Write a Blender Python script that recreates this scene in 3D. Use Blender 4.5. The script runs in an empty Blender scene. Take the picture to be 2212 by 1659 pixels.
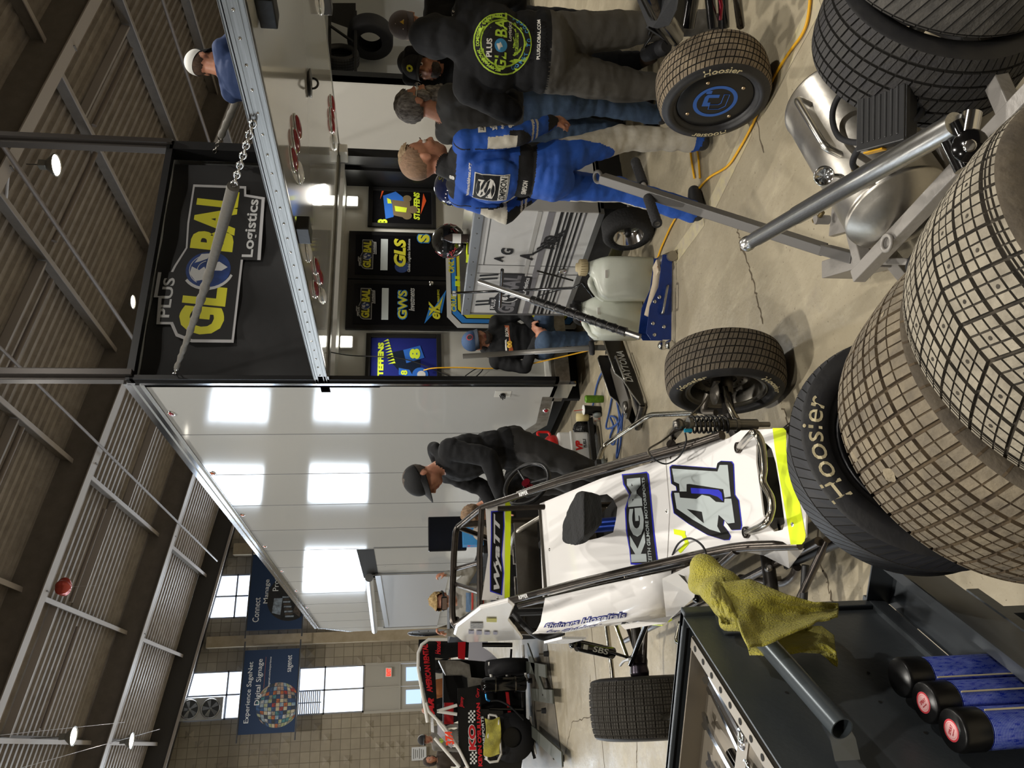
import bpy, bmesh, math, random
import numpy as np
from mathutils import Vector, Matrix, noise
R_ = random.Random(7)
PI = math.pi
scn = bpy.context.scene
COL = scn.collection
# ---------------- camera: portrait shot of a phone, stored lying on its side ----------------
CF, CP, CR, CY = 1650.0, .1334, .0027, .4429
CAMP = Vector((-2.93, -6.16, 1.64))
_f = Vector((math.sin(CY)*math.cos(CP), math.cos(CY)*math.cos(CP), -math.sin(CP)))
_r0 = Vector((math.cos(CY), -math.sin(CY), 0)); _u0 = _r0.cross(_f)
CRT = _r0*math.cos(CR)+_u0*math.sin(CR); CUP = -_r0*math.sin(CR)+_u0*math.cos(CR); CFW = _f
cam = bpy.data.cameras.new('camera'); camo = bpy.data.objects.new('camera', cam); COL.objects.link(camo)
cam.sensor_width = 36; cam.sensor_fit = 'HORIZONTAL'; cam.lens = CF/2212*36; cam.clip_start = .05; cam.clip_end = 300
m = Matrix.Identity(4)
for i in range(3):
    m[i][0] = -CUP[i]; m[i][1] = CRT[i]; m[i][2] = -CFW[i]; m[i][3] = CAMP[i]
camo.matrix_world = m
scn.camera = camo
def ray(x, y): return CFW + CRT*((1659-y-829.5)/CF) - CUP*((x-1106)/CF)
def at(x, y, **k):
    """point of the place seen at photo pixel x,y on the plane X=, Y= or Z= (or at distance t)"""
    d = ray(x, y); (a, v), = k.items()
    if a == 't': return CAMP + d*v
    i = 'XYZ'.index(a); return CAMP + d*((v-CAMP[i])/d[i])
# ---------------- world, exposure ----------------
w = bpy.data.worlds.new('world'); scn.world = w; w.use_nodes = True
bg = w.node_tree.nodes['Background']; bg.inputs[0].default_value = (.75, .85, 1, 1); bg.inputs[1].default_value = 1.0
scn.view_settings.view_transform = 'Standard'; scn.view_settings.look = 'None'
scn.view_settings.gamma = 1; scn.view_settings.use_curve_mapping = False
scn.view_settings.exposure = 0.0
def area(name, loc, size, power, col=(1, .93, .82), aim=(0, 0, -1), sy=None, spread=PI):
    l = bpy.data.lights.new(name, 'AREA'); l.size = size; l.energy = power; l.color = col
    if sy: l.shape = 'RECTANGLE'; l.size_y = sy
    else: l.shape = 'DISK'
    l.spread = spread
    o = bpy.data.objects.new(name, l); COL.objects.link(o); o.location = loc
    o.rotation_euler = Vector(aim).to_track_quat('-Z', 'Y').to_euler(); return o
# high-bay lamps hang in rows below the roof (lamp bodies are built further down at these spots)
def rz(X): return 11.35 - .173*X
LAMPS = [at(123, 357, Z=9.2), at(160, 1590, Z=10.6), at(285, 1600, Z=10.6)]
LAMPS += [Vector((x, y, rz(x)-1.9)) for x, y in ((-3.4, -9), (-3, -1.8), (-2.8, 10.5), (-10, -9), (-10, -1.5), (-10, 7), (-10, 18), (4.2, -8), (4.4, -1.0), (12, -3), (9.5, 20), (-10, 26))]
for i, L in enumerate(LAMPS):
    near = L.y < 9
    area('lamp_light', L-Vector((0, 0, .03)), .42, 330 if near else 260, (1, .95, .87), spread=2.6)
# the two work lamps under the ceiling of the trailer bay
TL = [Vector((.28, .1, 2.2)), Vector((2.08, .1, 2.2))]
for L in TL: area('lamp_light', L+Vector((0, -.06, -.02)), .2, 13, (1, .95, .85), (0, -.55, -1), .1)
# daylight falling through the gable windows
for k in range(-9, 4):
    X = -.5+4*k
    area('window_light', (X, 28.7, 4.9), 1.8, 170, (.8, .9, 1), (0, -1, -.1), 2.7)
    area('window_light', (X, 28.7, 9.7), 1.8, 170, (.8, .9, 1), (0, -1, -.1), 2.7)
# ---------------- materials ----------------
def lin(c):
    if isinstance(c, str):
        c = [int(c[i:i+2], 16)/255 for i in (0, 2, 4)]
        c = [v/12.92 if v <= .04045 else ((v+.055)/1.055)**2.4 for v in c]
    return (c[0], c[1], c[2], 1)
_M = {}
def mat(name, c='888888', rough=.5, metal=0, c2=None, ns=8, bump=0, bs=40, emit=0, coat=0, alpha=1, trans=0, ior=1.45, sharp=None, stretch=None, sheen=0):
    """principled material; c2 = second colour mixed by noise of scale ns (wear, dirt); bump = noise relief"""
    if name in _M: return _M[name]
    mt = bpy.data.materials.new(name); mt.use_nodes = True; nt = mt.node_tree; N = nt.nodes; Lk = nt.links
    b = N['Principled BSDF']; b.inputs['Base Color'].default_value = lin(c)
    b.inputs['Roughness'].default_value = rough; b.inputs['Metallic'].default_value = metal; b.inputs['IOR'].default_value = ior
    if coat: b.inputs['Coat Weight'].default_value = coat; b.inputs['Coat Roughness'].default_value = .05
    if trans: b.inputs['Transmission Weight'].default_value = trans
    if sheen: b.inputs['Sheen Weight'].default_value = sheen
    if alpha < 1: b.inputs['Alpha'].default_value = alpha
    if emit: b.inputs['Emission Color'].default_value = lin(c); b.inputs['Emission Strength'].default_value = emit
    if c2 or bump:
        tc = N.new('ShaderNodeTexCoord'); vec = tc.outputs['Object']
        if stretch:
            mp = N.new('ShaderNodeMapping'); mp.inputs['Scale'].default_value = stretch; Lk.new(vec, mp.inputs[0]); vec = mp.outputs[0]
    if c2:
        n = N.new('ShaderNodeTexNoise'); n.inputs['Scale'].default_value = ns; n.inputs['Detail'].default_value = 6; n.inputs['Roughness'].default_value = .65
        Lk.new(vec, n.inputs['Vector']); r = N.new('ShaderNodeValToRGB')
        lo, hi = sharp or (.35, .7)
        r.color_ramp.elements[0].position = lo; r.color_ramp.elements[1].position = hi
        r.color_ramp.elements[0].color = lin(c); r.color_ramp.elements[1].color = lin(c2)
        Lk.new(n.outputs['Fac'], r.inputs[0]); Lk.new(r.outputs[0], b.inputs['Base Color'])
    if bump:
        n = N.new('ShaderNodeTexNoise'); n.inputs['Scale'].default_value = bs; n.inputs['Detail'].default_value = 4
        Lk.new(vec, n.inputs['Vector']); bp = N.new('ShaderNodeBump'); bp.inputs['Strength'].default_value = bump; bp.inputs['Distance'].default_value = .01
        Lk.new(n.outputs['Fac'], bp.inputs['Height']); Lk.new(bp.outputs[0], b.inputs['Normal'])
    _M[name] = mt; return mt
# ---------------- mesh builder ----------------
def basis(z, up=None):
    z = Vector(z).normalized(); up = Vector(up) if up is not None else (Vector((0, 0, 1)) if abs(z.z) < .95 else Vector((0, 1, 0)))
    x = up.cross(z).normalized(); return x, z.cross(x).normalized(), z
class B:
    def __init__(s): s.v = []; s.f = []; s.mi = []; s.m = 0; s.sm = []; s.smooth = False
    def add(s, vs, fs):
        o = len(s.v); s.v += [tuple(v) for v in vs]
        for f in fs: s.f.append([i+o for i in f]); s.mi.append(s.m); s.sm.append(s.smooth)
        return s
    def box(s, c, d, rot=None, bev=0):
        """centre c, full size d; rot = Matrix or z angle; bev = chamfer of the edges"""
        hx, hy, hz = d[0]/2, d[1]/2, d[2]/2
        if rot is None: M_ = Matrix.Identity(3)
        elif isinstance(rot, (int, float)): M_ = Matrix.Rotation(rot, 3, 'Z')
        else: M_ = rot
        c = Vector(c); b = min(bev, hx*.9, hy*.9, hz*.9)
        if b <= 0:
            vs = [c+M_@Vector((x*hx, y*hy, z*hz)) for x in (-1, 1) for y in (-1, 1) for z in (-1, 1)]
            return s.add(vs, [(0, 1, 3, 2), (4, 6, 7, 5), (0, 4, 5, 1), (2, 3, 7, 6), (0, 2, 6, 4), (1, 5, 7, 3)])
        bm = bmesh.new(); bmesh.ops.create_cube(bm, size=1)
        for v in bm.verts: v.co = Vector((v.co.x*2*hx, v.co.y*2*hy, v.co.z*2*hz))
        bmesh.ops.bevel(bm, geom=bm.edges[:], offset=b, segments=2, profile=.5, affect='EDGES')
        bm.verts.index_update(); vs = [c+M_@v.co for v in bm.verts]; fs = [[v.index for v in f.verts] for f in bm.faces]; bm.free()
        return s.add(vs, fs)
    def b2(s, lo, hi, bev=0):
        return s.box([(a+b)/2 for a, b in zip(lo, hi)], [abs(b-a) for a, b in zip(lo, hi)], None, bev)
    def tube(s, path, r, n=10, caps=True, closed=False, sx=1):
        """round bar along a path; r number or list"""
        P = [Vector(p) for p in path]; k = len(P); rr = r if isinstance(r, (list, tuple)) else [r]*k
        vs = []; prev = None; sm0 = s.smooth; s.smooth = True
        for i, p in enumerate(P):
            if closed: t = P[(i+1) % k]-P[i-1]
            else: t = P[min(i+1, k-1)]-P[max(i-1, 0)]
            t.normalize()
            if prev is None: x, y, _ = basis(t)
            else:
                x = prev-t*prev.dot(t)
                if x.length < 1e-5: x, y, _ = basis(t)
                x.normalize(); y = t.cross(x)
            prev = x
            for j in range(n):
                a = 2*PI*j/n; vs.append(p+(x*math.cos(a)*sx+y*math.sin(a))*rr[i])
        fs = []
        for i in range(k if closed else k-1):
            a = i*n; b = ((i+1) % k)*n
            for j in range(n): j2 = (j+1) % n; fs.append((a+j, a+j2, b+j2, b+j))
        s.add(vs, fs); s.smooth = sm0
        if caps and not closed: s.add(vs[:n], [list(range(n))[::-1]]); s.add(vs[-n:], [list(range(n))])
        return s
    def cyl(s, a, b, r, n=20, r2=None): return s.tube([a, b], [r, r if r2 is None else r2], n)
    def lathe(s, prof, o=(0, 0, 0), ax=(0, 0, 1), n=32, up=None, ang=(0, 2*PI)):
        """prof = [(radius, height)] turned about axis ax through o"""
        x, y, z = basis(ax, up); o = Vector(o); vs = []; full = abs(ang[1]-ang[0]-2*PI) < 1e-6
        m_ = n if full else n+1; sm0 = s.smooth; s.smooth = True
        for (r, h) in prof:
            for j in range(m_):
                a = ang[0]+(ang[1]-ang[0])*j/n; vs.append(o+z*h+(x*math.cos(a)+y*math.sin(a))*max(r, 1e-4))
        fs = []
        for i in range(len(prof)-1):
            for j in range(n):
                j2 = (j+1) % m_; fs.append((i*m_+j, i*m_+j2, (i+1)*m_+j2, (i+1)*m_+j))
        s.add(vs, fs); s.smooth = sm0; return s
    def prism(s, poly, o, ex, ey, h):
        """outline poly (2D) in the plane o,ex,ey given thickness h along ex x ey"""
        o = Vector(o); ex = Vector(ex); ey = Vector(ey); ez = ex.cross(ey).normalized(); n = len(poly)
        vs = [o+ex*a+ey*b for a, b in poly]+[o+ex*a+ey*b+ez*h for a, b in poly]
        ar = sum(poly[i][0]*poly[(i+1) % n][1]-poly[(i+1) % n][0]*poly[i][1] for i in range(n))
        fs = [list(range(n))[::-1], [n+i for i in range(n)]]+[(i, (i+1) % n, n+(i+1) % n, n+i) for i in range(n)]
        if ar < 0: fs = [f[::-1] for f in fs]
        return s.add(vs, fs)
    def ball(s, c, r, n=16, m_=10, rot=None):
        """ellipsoid; r number or triple"""
        r = (r, r, r) if isinstance(r, (int, float)) else r; M_ = rot or Matrix.Identity(3); c = Vector(c); vs = []; sm0 = s.smooth; s.smooth = True
        for i in range(m_+1):
            t = PI*i/m_
            for j in range(n):
                a = 2*PI*j/n; vs.append(c+M_@Vector((r[0]*math.sin(t)*math.cos(a), r[1]*math.sin(t)*math.sin(a), r[2]*math.cos(t))))
        s.add(vs, [(i*n+j, (i+1)*n+j, (i+1)*n+(j+1) % n, i*n+(j+1) % n) for i in range(m_) for j in range(n)]); s.smooth = sm0; return s
    def grid(s, fn, nu, nv, cu=False, cv=False):
        """surface fn(u,v) for u,v in 0..1"""
        a = nu if cu else nu+1; b = nv if cv else nv+1
        vs = [fn(i/nu, j/nv) for i in range(a) for j in range(b)]
        sm0 = s.smooth; s.smooth = True
        s.add(vs, [(i*b+j, ((i+1) % a)*b+j, ((i+1) % a)*b+(j+1) % b, i*b+(j+1) % b) for i in range(nu) for j in range(nv)]); s.smooth = sm0; return s
    def quad(s, a, b, c, d): return s.add([a, b, c, d], [(0, 1, 2, 3)])
    def map(s, fn): s.v = [tuple(fn(Vector(v))) for v in s.v]; return s
    def build(s, name, mats, parent=None, label=None, origin=None):
        me = bpy.data.meshes.new(name); v = s.v
        if origin is not None: v = [(p[0]-origin[0], p[1]-origin[1], p[2]-origin[2]) for p in v]
        me.from_pydata(v, [], s.f); me.validate(clean_customdata=False)
        for mm in (mats if isinstance(mats, (list, tuple)) else [mats]): me.materials.append(mm)
        if len(me.polygons) == len(s.mi):
            me.polygons.foreach_set('material_index', s.mi); me.polygons.foreach_set('use_smooth', s.sm)
        me.update()
        o = bpy.data.objects.new(name, me); COL.objects.link(o)
        if origin is not None: o.location = origin
        if parent is not None: o.parent = parent
        if label: o['label'] = label
        return o
def thing(name, label, cat, loc=(0, 0, 0), rz_=0, group=None):
    o = bpy.data.objects.new(name, None); COL.objects.link(o); o.location = loc; o.rotation_euler = (0, 0, rz_)
    o.empty_display_size = .1; o['label'] = label; o['category'] = cat
    if group: o['group'] = group
    return o
def tag(o, label, cat, group=None, kind=None):
    o['label'] = label; o['category'] = cat
    if group: o['group'] = group
    if kind: o['kind'] = kind
    return o
def struct(o, label=None):
    o['kind'] = 'structure'
    if label: o['label'] = label
    return o
def dup(root, loc=None, rz_=None, label=None):
    def cp(o, par):
        c = o.copy(); COL.objects.link(c); c.parent = par
        for ch in list(o.children): cp(ch, c)
        return c
    r = cp(root, None)
    if loc is not None: r.location = loc
    if rz_ is not None: r.rotation_euler = (0, 0, rz_)
    if label: r['label'] = label
    return r
# lettering: text turned into real flat letters
_TX = {}
def tmesh(txt, bold=0.0, shear=0.0, ext=.5):
    k = (txt, bold, shear)
    if k in _TX: return _TX[k]
    c = bpy.data.curves.new('t', 'FONT'); c.body = txt; c.size = 1; c.offset = bold; c.shear = shear; c.extrude = ext; c.resolution_u = 3
    o = bpy.data.objects.new('t', c); COL.objects.link(o); dg = bpy.context.evaluated_depsgraph_get(); dg.update()
    me = bpy.data.meshes.new_from_object(o.evaluated_get(dg)); vs = [tuple(v.co) for v in me.vertices]; fs = [list(p.vertices) for p in me.polygons]
    bpy.data.objects.remove(o); bpy.data.curves.remove(c); bpy.data.meshes.remove(me)
    if not vs: vs = [(0, 0, 0)]*3; fs = [(0, 1, 2)]
    _TX[k] = (vs, fs); return _TX[k]
def text(b, txt, o, ex, ey, w_=None, h_=None, bold=.01, shear=0, th=.001, ref=None, mapf=None, off=0):
    """letters filling the box w_ x h_ (metres) centred at o with axes ex,ey; ref = the bold used to measure the box"""
    vs, fs = tmesh(txt, bold, shear)
    rv = tmesh(txt, ref, shear)[0] if ref is not None else vs
    x0, x1 = min(v[0] for v in rv), max(v[0] for v in rv); y0, y1 = min(v[1] for v in rv), max(v[1] for v in rv)
    if w_ is None: w_ = h_*(x1-x0)/(y1-y0)
    if h_ is None: h_ = w_*(y1-y0)/(x1-x0)
    sx, sy = w_/(x1-x0), h_/(y1-y0); cx, cy = (x0+x1)/2, (y0+y1)/2
    if mapf: out = [mapf((v[0]-cx)*sx, (v[1]-cy)*sy, (v[2]+.5)*th) for v in vs]
    else:
        o = Vector(o); ex = Vector(ex).normalized(); ey = Vector(ey).normalized(); ez = ex.cross(ey)
        out = [o+ex*((v[0]-cx)*sx)+ey*((v[1]-cy)*sy)+ez*((v[2]+.5)*th+off) for v in vs]
    b.add(out, fs); return b
def arcs(c, r, a0, a1, n=8): return [(c[0]+r*math.cos(a0+(a1-a0)*i/n), c[1]+r*math.sin(a0+(a1-a0)*i/n)) for i in range(n+1)]
def smooth(pts, n=6):
    """Catmull-Rom through points"""
    P = [Vector(p) for p in pts]; out = []
    for i in range(len(P)-1):
        a = P[max(i-1, 0)]; b = P[i]; c = P[i+1]; d = P[min(i+2, len(P)-1)]
        for k in range(n):
            t = k/n; out.append(.5*((2*b)+(c-a)*t+(2*a-5*b+4*c-d)*t*t+(3*b-a-3*c+d)*t**3))
    out.append(P[-1]); return out
def bend(pts, r=.06, n=5):
    """polyline with its corners rounded, as bent tubing"""
    P = [Vector(p) for p in pts]; out = [P[0]]
    for i in range(1, len(P)-1):
        a = (P[i-1]-P[i]); b = (P[i+1]-P[i]); q = min(r, a.length*.45, b.length*.45); a.normalize(); b.normalize()
        s0 = P[i]+a*q; s1 = P[i]+b*q
        for k in range(n+1):
            t = k/n; out.append(s0*(1-t)**2+P[i]*2*t*(1-t)+s1*t*t)
    out.append(P[-1]); return out
X_, Y_, Z_ = Vector((1, 0, 0)), Vector((0, 1, 0)), Vector((0, 0, 1))
# common materials
BLK = mat('black_paint', '0b0b0c', .4); BLKM = mat('black_plastic', '131314', .45, bump=.1)
ALU = mat('aluminium', 'b9b8b4', .28, 1, c2='9a9894', ns=30); CHR = mat('polished_metal', 'd8d8d8', .12, 1)
STL = mat('raw_steel', '8a8781', .33, 1, c2='5f5a54', ns=25); WHT = mat('white_vinyl', 'e4e4e2', .4)
RUB = mat('black_rubber', '17171a', .7, bump=.1); YLW = mat('yellow_vinyl', 'd3cf35', .45); CHT = mat('chartreuse_vinyl', 'd6ea1d', .4)
BLU = mat('royal_blue_vinyl', '2a2fb4', .4); RED = mat('red_plastic', 'c8201e', .4); GRY = mat('grey_vinyl', '9d9c9a', .45)
SIL = mat('silver_vinyl', 'c4c5c5', .4)
# ================= the hall =================
def node_floor():
    mt = mat('concrete_floor', 'a49a84', .45, c2='8c826c', ns=1.1, bump=.25, bs=30)
    nt = mt.node_tree; N = nt.nodes; L = nt.links; b = N['Principled BSDF']
    src = b.inputs['Base Color'].links[0].from_socket
    tc = N.new('ShaderNodeTexCoord')
    def noise_(s, d, lo, hi, det=8):
        mp = N.new('ShaderNodeMapping'); mp.inputs['Scale'].default_value = d; L.new(tc.outputs['Object'], mp.inputs[0])
        n = N.new('ShaderNodeTexNoise'); n.inputs['Scale'].default_value = s; n.inputs['Detail'].default_value = det; n.inputs['Roughness'].default_value = .7
        L.new(mp.outputs[0], n.inputs['Vector']); r = N.new('ShaderNodeMapRange'); r.inputs[1].default_value = lo; r.inputs[2].default_value = hi
        L.new(n.outputs['Fac'], r.inputs[0]); return r.outputs[0]
    def mix(fac, a, colr):
        m_ = N.new('ShaderNodeMix'); m_.data_type = 'RGBA'; L.new(fac, m_.inputs[0]); L.new(a, m_.inputs[6]); m_.inputs[7].default_value = lin(colr); return m_.outputs[2]
    c = mix(noise_(9, (1, .35, 1), .52, .8), src, 'b5ab93')     # trowel swirls
    c = mix(noise_(60, (1, 1, 1), .66, .72, 2), c, '6d6250')    # pits
    c = mix(noise_(4, (1, 1, 1), .6, .75), c, '8d8474')
    L.new(c, b.inputs['Base Color'])
    r = N.new('ShaderNodeMapRange'); r.inputs[3].default_value = .3; r.inputs[4].default_value = .6
    L.new(noise_(3, (1, 1, 1), .3, .7), r.inputs[0]); L.new(r.outputs[0], b.inputs['Roughness'])
    return mt
b = B(); b.b2((-38, -25, -.1), (25, 29.2, 0)); fl = struct(b.build('floor', node_floor()))
# joints, cracks and faded lane paint in the slab
b = B()
def crack(pts, w_=.006, jit=.012, n=14):
    P = []
    for i in range(len(pts)-1):
        for k in range(n):
            t = k/n; a = Vector(pts[i])*(1-t)+Vector(pts[i+1])*t; P.append(a+Vector((R_.uniform(-jit, jit), R_.uniform(-jit, jit), 0)))
    P.append(Vector(pts[-1])); vs = []; fs = []
    for i, p in enumerate(P):
        t = (P[min(i+1, len(P)-1)]-P[max(i-1, 0)]).normalized(); s = Vector((-t.y, t.x, 0))*w_*R_.uniform(.4, 1)
        vs += [(p.x+s.x, p.y+s.y, .0012), (p.x-s.x, p.y-s.y, .0012)]
        if i: fs.append((2*i-2, 2*i-1, 2*i+1, 2*i))
    b.add(vs, fs)
def fz(x, y): return at(x, y, Z=0)
for L in ([(1595, 0), (1600, 120), (1650, 330)], [(1590, 480), (1600, 530), (1625, 600), (1648, 700)], [(1690, 880), (1740, 1000)], [(1760, 1090), (1775, 1220), (1800, 1300)], [(1215, 1659), (1235, 1560), (1290, 1545)], [(1375, 1600), (1376, 1659)], [(1275, 1455), (1275, 1480), (1290, 1600)], [(1050, 1400), (1170, 1560)]):
    crack([fz(*q) for q in L])
crack([(-30, .9, 0), (25, .9, 0)], .008, .004, 40); crack([(-4.6, -20, 0), (-4.6, 28, 0)], .008, .004, 40)
struct(b.build('trim_1', mat('crack_dirt', '5b5040', .9)), 'thin dark cracks and joints in the concrete slab')
b = B()
def lane(P, Q, w_):
    P = fz(*P); Q = fz(*Q); t = (Q-P).normalized(); s = Vector((-t.y, t.x, 0))*w_/2
    b.add([(P+s)+Z_*.0015, (P-s)+Z_*.0015, (Q-s)+Z_*.0015, (Q+s)+Z_*.0015], [(0, 1, 2, 3)])
lane((1455, 560), (1520, 470), .1); lane((1535, 450), (1620, 275), .1); lane((1310, 860), (1330, 760), .1); lane((1640, 240), (1770, 0), .1)
lp = mat('faded_yellow_paint', 'b8ae88', .6, c2='a1978a', ns=14)
struct(b.build('trim_2', lp), 'faded pale yellow lane paint on the floor')
# roof deck: corrugated sheet, ribs running down the slope
b = B(); P = .3; y = -25
vs = []; prof = [(0, 0), (.1, 0), (.14, .07), (.26, .07)]
k = 0
while y < 29.2:
    for (dy, dz) in prof: vs += [(-38, y+dy, rz(-38)+dz), (25, y+dy, rz(25)+dz)]; k += 1
    y += P
b.add(vs, [(2*i, 2*i+1, 2*i+3, 2*i+2) for i in range(k-1)])
struct(b.build('ceiling', mat('roof_deck', '968d84', .5, c2='7d746c', ns=3)), 'corrugated steel roof deck')
rafm = mat('rafter_paint', '7a736c', .55, c2='6e6760', ns=4); flm = mat('pale_and_lit_steel', 'a8a09a', .5)  # rafter flanges share the web's paint; the light they catch is coloured in
sl = Vector((1, 0, -.173)).normalized()
ry = Matrix.Rotation(math.atan(.173), 3, 'Y')
t_i = 3
for i, Y in enumerate((-16.66, -9.04, -1.42, 6.2, 13.82, 21.44)):
    b = B(); c = Vector((-6.5, Y, 10.5+.173*6.5)); Ln = 64
    b.box(c+Z_*.42, (Ln, .03, .84), ry); b.m = 1; b.box(c, (Ln, .32, .03), ry)
    for q in range(-9, 7):       # stiffeners and braces
        X = 1.1+3.25*q-.1
        b.m = 0; b.box((X, Y+.09, rz(X)-.5), (.02, .14, .8))
    struct(b.build('trim_%d' % t_i, [rafm, flm]), 'deep steel roof rafter'); t_i += 1
for q in range(-10, 8):
    X = 1.1+3.25*q; b = B(); z = rz(X)
    b.box((X, 2, z-.16), (.03, 54, .3)); b.box((X+.05, 2, z-.02), (.1, 54, .02)); b.m = 1; b.box((X-.06, 2, z-.31), (.12, 54, .025))
    struct(b.build('trim_%d' % t_i, [rafm, flm]), 'roof purlin'); t_i += 1
# flange braces, joists between purlins, sprinkler pipes
b = B()
for Y in (-9.04, -1.42, 6.2, 13.82, 21.44):
    for q in (-4, -2, 0, 2, 4):
        X = 1.1+3.25*q; b.tube([(X, Y, rz(X)-.83), (X, Y+1.1, rz(X)-.3)], .035, 6)
for (Y0, q) in ((9.5, 1), (11.0, 0), (3.2, 2), (17.5, 0), (18.4, 1), (16.2, -1), (8.5, 3)):
    X = 1.1+3.25*q; b.box((X+1.62, Y0, rz(X+1.62)-.12), (3.2, .06, .2), ry)
struct(b.build('trim_%d' % t_i, flm), 'pale flange braces and joists under the roof'); t_i += 1
b = B()
for (X, Y0, Y1, r) in ((4.6, -12, 27, .035), (7.5, -12, 15, .05), (-5, -12, 27, .05), (14.5, -12, 25, .05)):
    b.tube([(X, Y0, rz(X)-.95-r), (X, Y1, rz(X)-.95-r)], r, 8)
for (X, Y) in ((3.0, 8.2), (5.9, 9.7), (9.4, 4.5), (12.2, 8.7), (2.8, 11), (6.2, 14), (2.5, 16.5), (9.2, 9.2), (-.6, 17.5)):
    b.tube([(X-1.3, Y, rz(X-1.3)-.36), (X+1.3, Y, rz(X+1.3)-.36)], .06, 8)
struct(b.build('trim_%d' % t_i, mat('pipe_paint', '7a7069', .5)), 'sprinkler pipes under the roof'); t_i += 1
b = B(); a_ = at(560/2.96, 0, Z=9.6)
for (p, q) in (((104, 0), (450, 307)), ((0, 1588), (270, 1560)), ((45, 1659), (345, 1575))):
    b.tube([at(*p, Z=10.2), at(*q, Z=9.8)], .006, 4)
struct(b.build('trim_%d' % t_i, flm), 'thin wires strung under the roof'); t_i += 1
# walls
def blockmat():
    mt = mat('split_block_wall', '8e7f68', .85); nt = mt.node_tree; N = nt.nodes; L = nt.links; bs = N['Principled BSDF']
    tc = N.new('ShaderNodeTexCoord'); mp = N.new('ShaderNodeMapping'); mp.inputs['Rotation'].default_value = (PI/2, 0, 0); L.new(tc.outputs['Object'], mp.inputs[0])
    br = N.new('ShaderNodeTexBrick'); br.offset = 0; br.inputs['Scale'].default_value = 1; br.inputs['Brick Width'].default_value = .4; br.inputs['Row Height'].default_value = .4
    br.inputs['Mortar Size'].default_value = .012; br.inputs['Color1'].default_value = lin('a09785'); br.inputs['Color2'].default_value = lin('958c7c'); br.inputs['Mortar'].default_value = lin('7d7464')
    L.new(mp.outputs[0], br.inputs['Vector'])
    n = N.new('ShaderNodeTexNoise'); n.inputs['Scale'].default_value = 2.5; L.new(mp.outputs[0], n.inputs['Vector'])
    mx = N.new('ShaderNodeMix'); mx.data_type = 'RGBA'; mx.blend_type = 'MULTIPLY'; mx.inputs[0].default_value = .3; L.new(br.outputs[0], mx.inputs[6]); L.new(n.outputs[0], mx.inputs[7]); L.new(mx.outputs[2], bs.inputs['Base Color'])
    bp = N.new('ShaderNodeBump'); bp.inputs['Distance'].default_value = .03; L.new(br.outputs['Fac'], bp.inputs['Height']); bp.invert = True; L.new(bp.outputs[0], bs.inputs['Normal'])
    return mt
BW = blockmat(); wins = list(range(-9, 6))
b = B()
xs = -38
for k in wins:
    x0 = -1.44+4*k; x1 = x0+1.9
    b.b2((xs, 29, 0), (x0, 29.3, 18)); b.b2((x0, 29, 6.24), (x1, 29.3, 8.43)); b.b2((x0, 29, 11.45), (x1, 29.3, 18))
    if k == 0: pass
    else: b.b2((x0, 29, 0), (x1, 29.3, 3.5))
    xs = x1
b.b2((xs, 29, 0), (25, 29.3, 12))
# little faceted pyramids on some of the blocks
for i in range(-7, 24):
    for j in range(0, 26):
        X = -3.6+.42*i*1.0; Zc = .3+.42*j
        if (i*7+j*5+(i*j) % 3) % 4: continue
        if any(-1.6+4*k < X < .6+4*k for k in wins): continue
        s = .17; b.add([(X-s, 29, Zc-s), (X+s, 29, Zc-s), (X+s, 29, Zc+s), (X-s, 29, Zc+s), (X, 28.93, Zc)], [(0, 1, 4), (1, 2, 4), (2, 3, 4), (3, 0, 4)])
struct(b.build('wall_back', BW), 'tan faceted block gable wall')
b = B()
for X in (-38.15, 25.15): b.box((X, 2, 9), (.3, 54.6, 18))
struct(b.build('wall_left', BW)); b = B(); b.box((-6.5, -25.15, 9), (63.6, .3, 18)); struct(b.build('wall_front', mat('far_wall_paint', '6e665c', .8)))
# dark soffit where the roof meets the gable
b = B(); vs = []
b.box(Vector((-6.5, 28.7, rz(-6.5)-.42)), (66, .6, .8), ry)
b.m = 1; b.box(Vector((-6.5, 28.38, rz(-6.5)-.86)), (66, .06, .1), ry)
struct(b.build('trim_%d' % t_i, [mat('soffit', '3d3a37', .7), flm]), 'dark soffit along the gable wall'); t_i += 1
# pilasters
b = B()
for k in range(-5, 4):
    X = 1.55+8*k*1.0
    b.b2((X-.22, 28.45, 0), (X+.22, 29.0, rz(X)-1.9 if k else 10.0))
for (X, z) in ((5.5, 9.3),): b.b2((X-.3, 28.5, 0), (X+.2, 29, z))
struct(b.build('trim_%d' % t_i, mat('pilaster_block', 'a39680', .8, c2='94876f', ns=3)), 'pale block pilasters on the gable wall'); t_i += 1
pane = mat('daylit_glass', 'dbe9ff', .1, emit=2.3)
fr = mat('window_frame_paint', '8b8c8d', .5)
n_ = 1
for k in wins:
    x0 = -1.44+4*k; x1 = x0+1.9
    for (z0, z1, zm) in ((3.5, 6.24, (5.15,)), (8.43, 11.45, (9.1, 10.75))):
        b = B(); b.b2((x0, 29.12, z0), (x1, 29.14, z1)); p = b.build('pane', pane)
        b = B()
        for (a, c) in (((x0, z0), (x1, z0+.07)), ((x0, z1-.07), (x1, z1)), ((x0, z0), (x0+.07, z1)), ((x1-.07, z0), (x1, z1)), ((x0+.92, z0), (x0+.98, z1))):
            b.b2((a[0], 29.02, a[1]), (c[0], 29.11, c[1]))
        for z in zm: b.b2((x0, 29.02, z-.03), (x1, 29.11, z+.03))
        o = struct(b.build('window_%d' % n_, fr)); n_ += 1; p.parent = o
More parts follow.
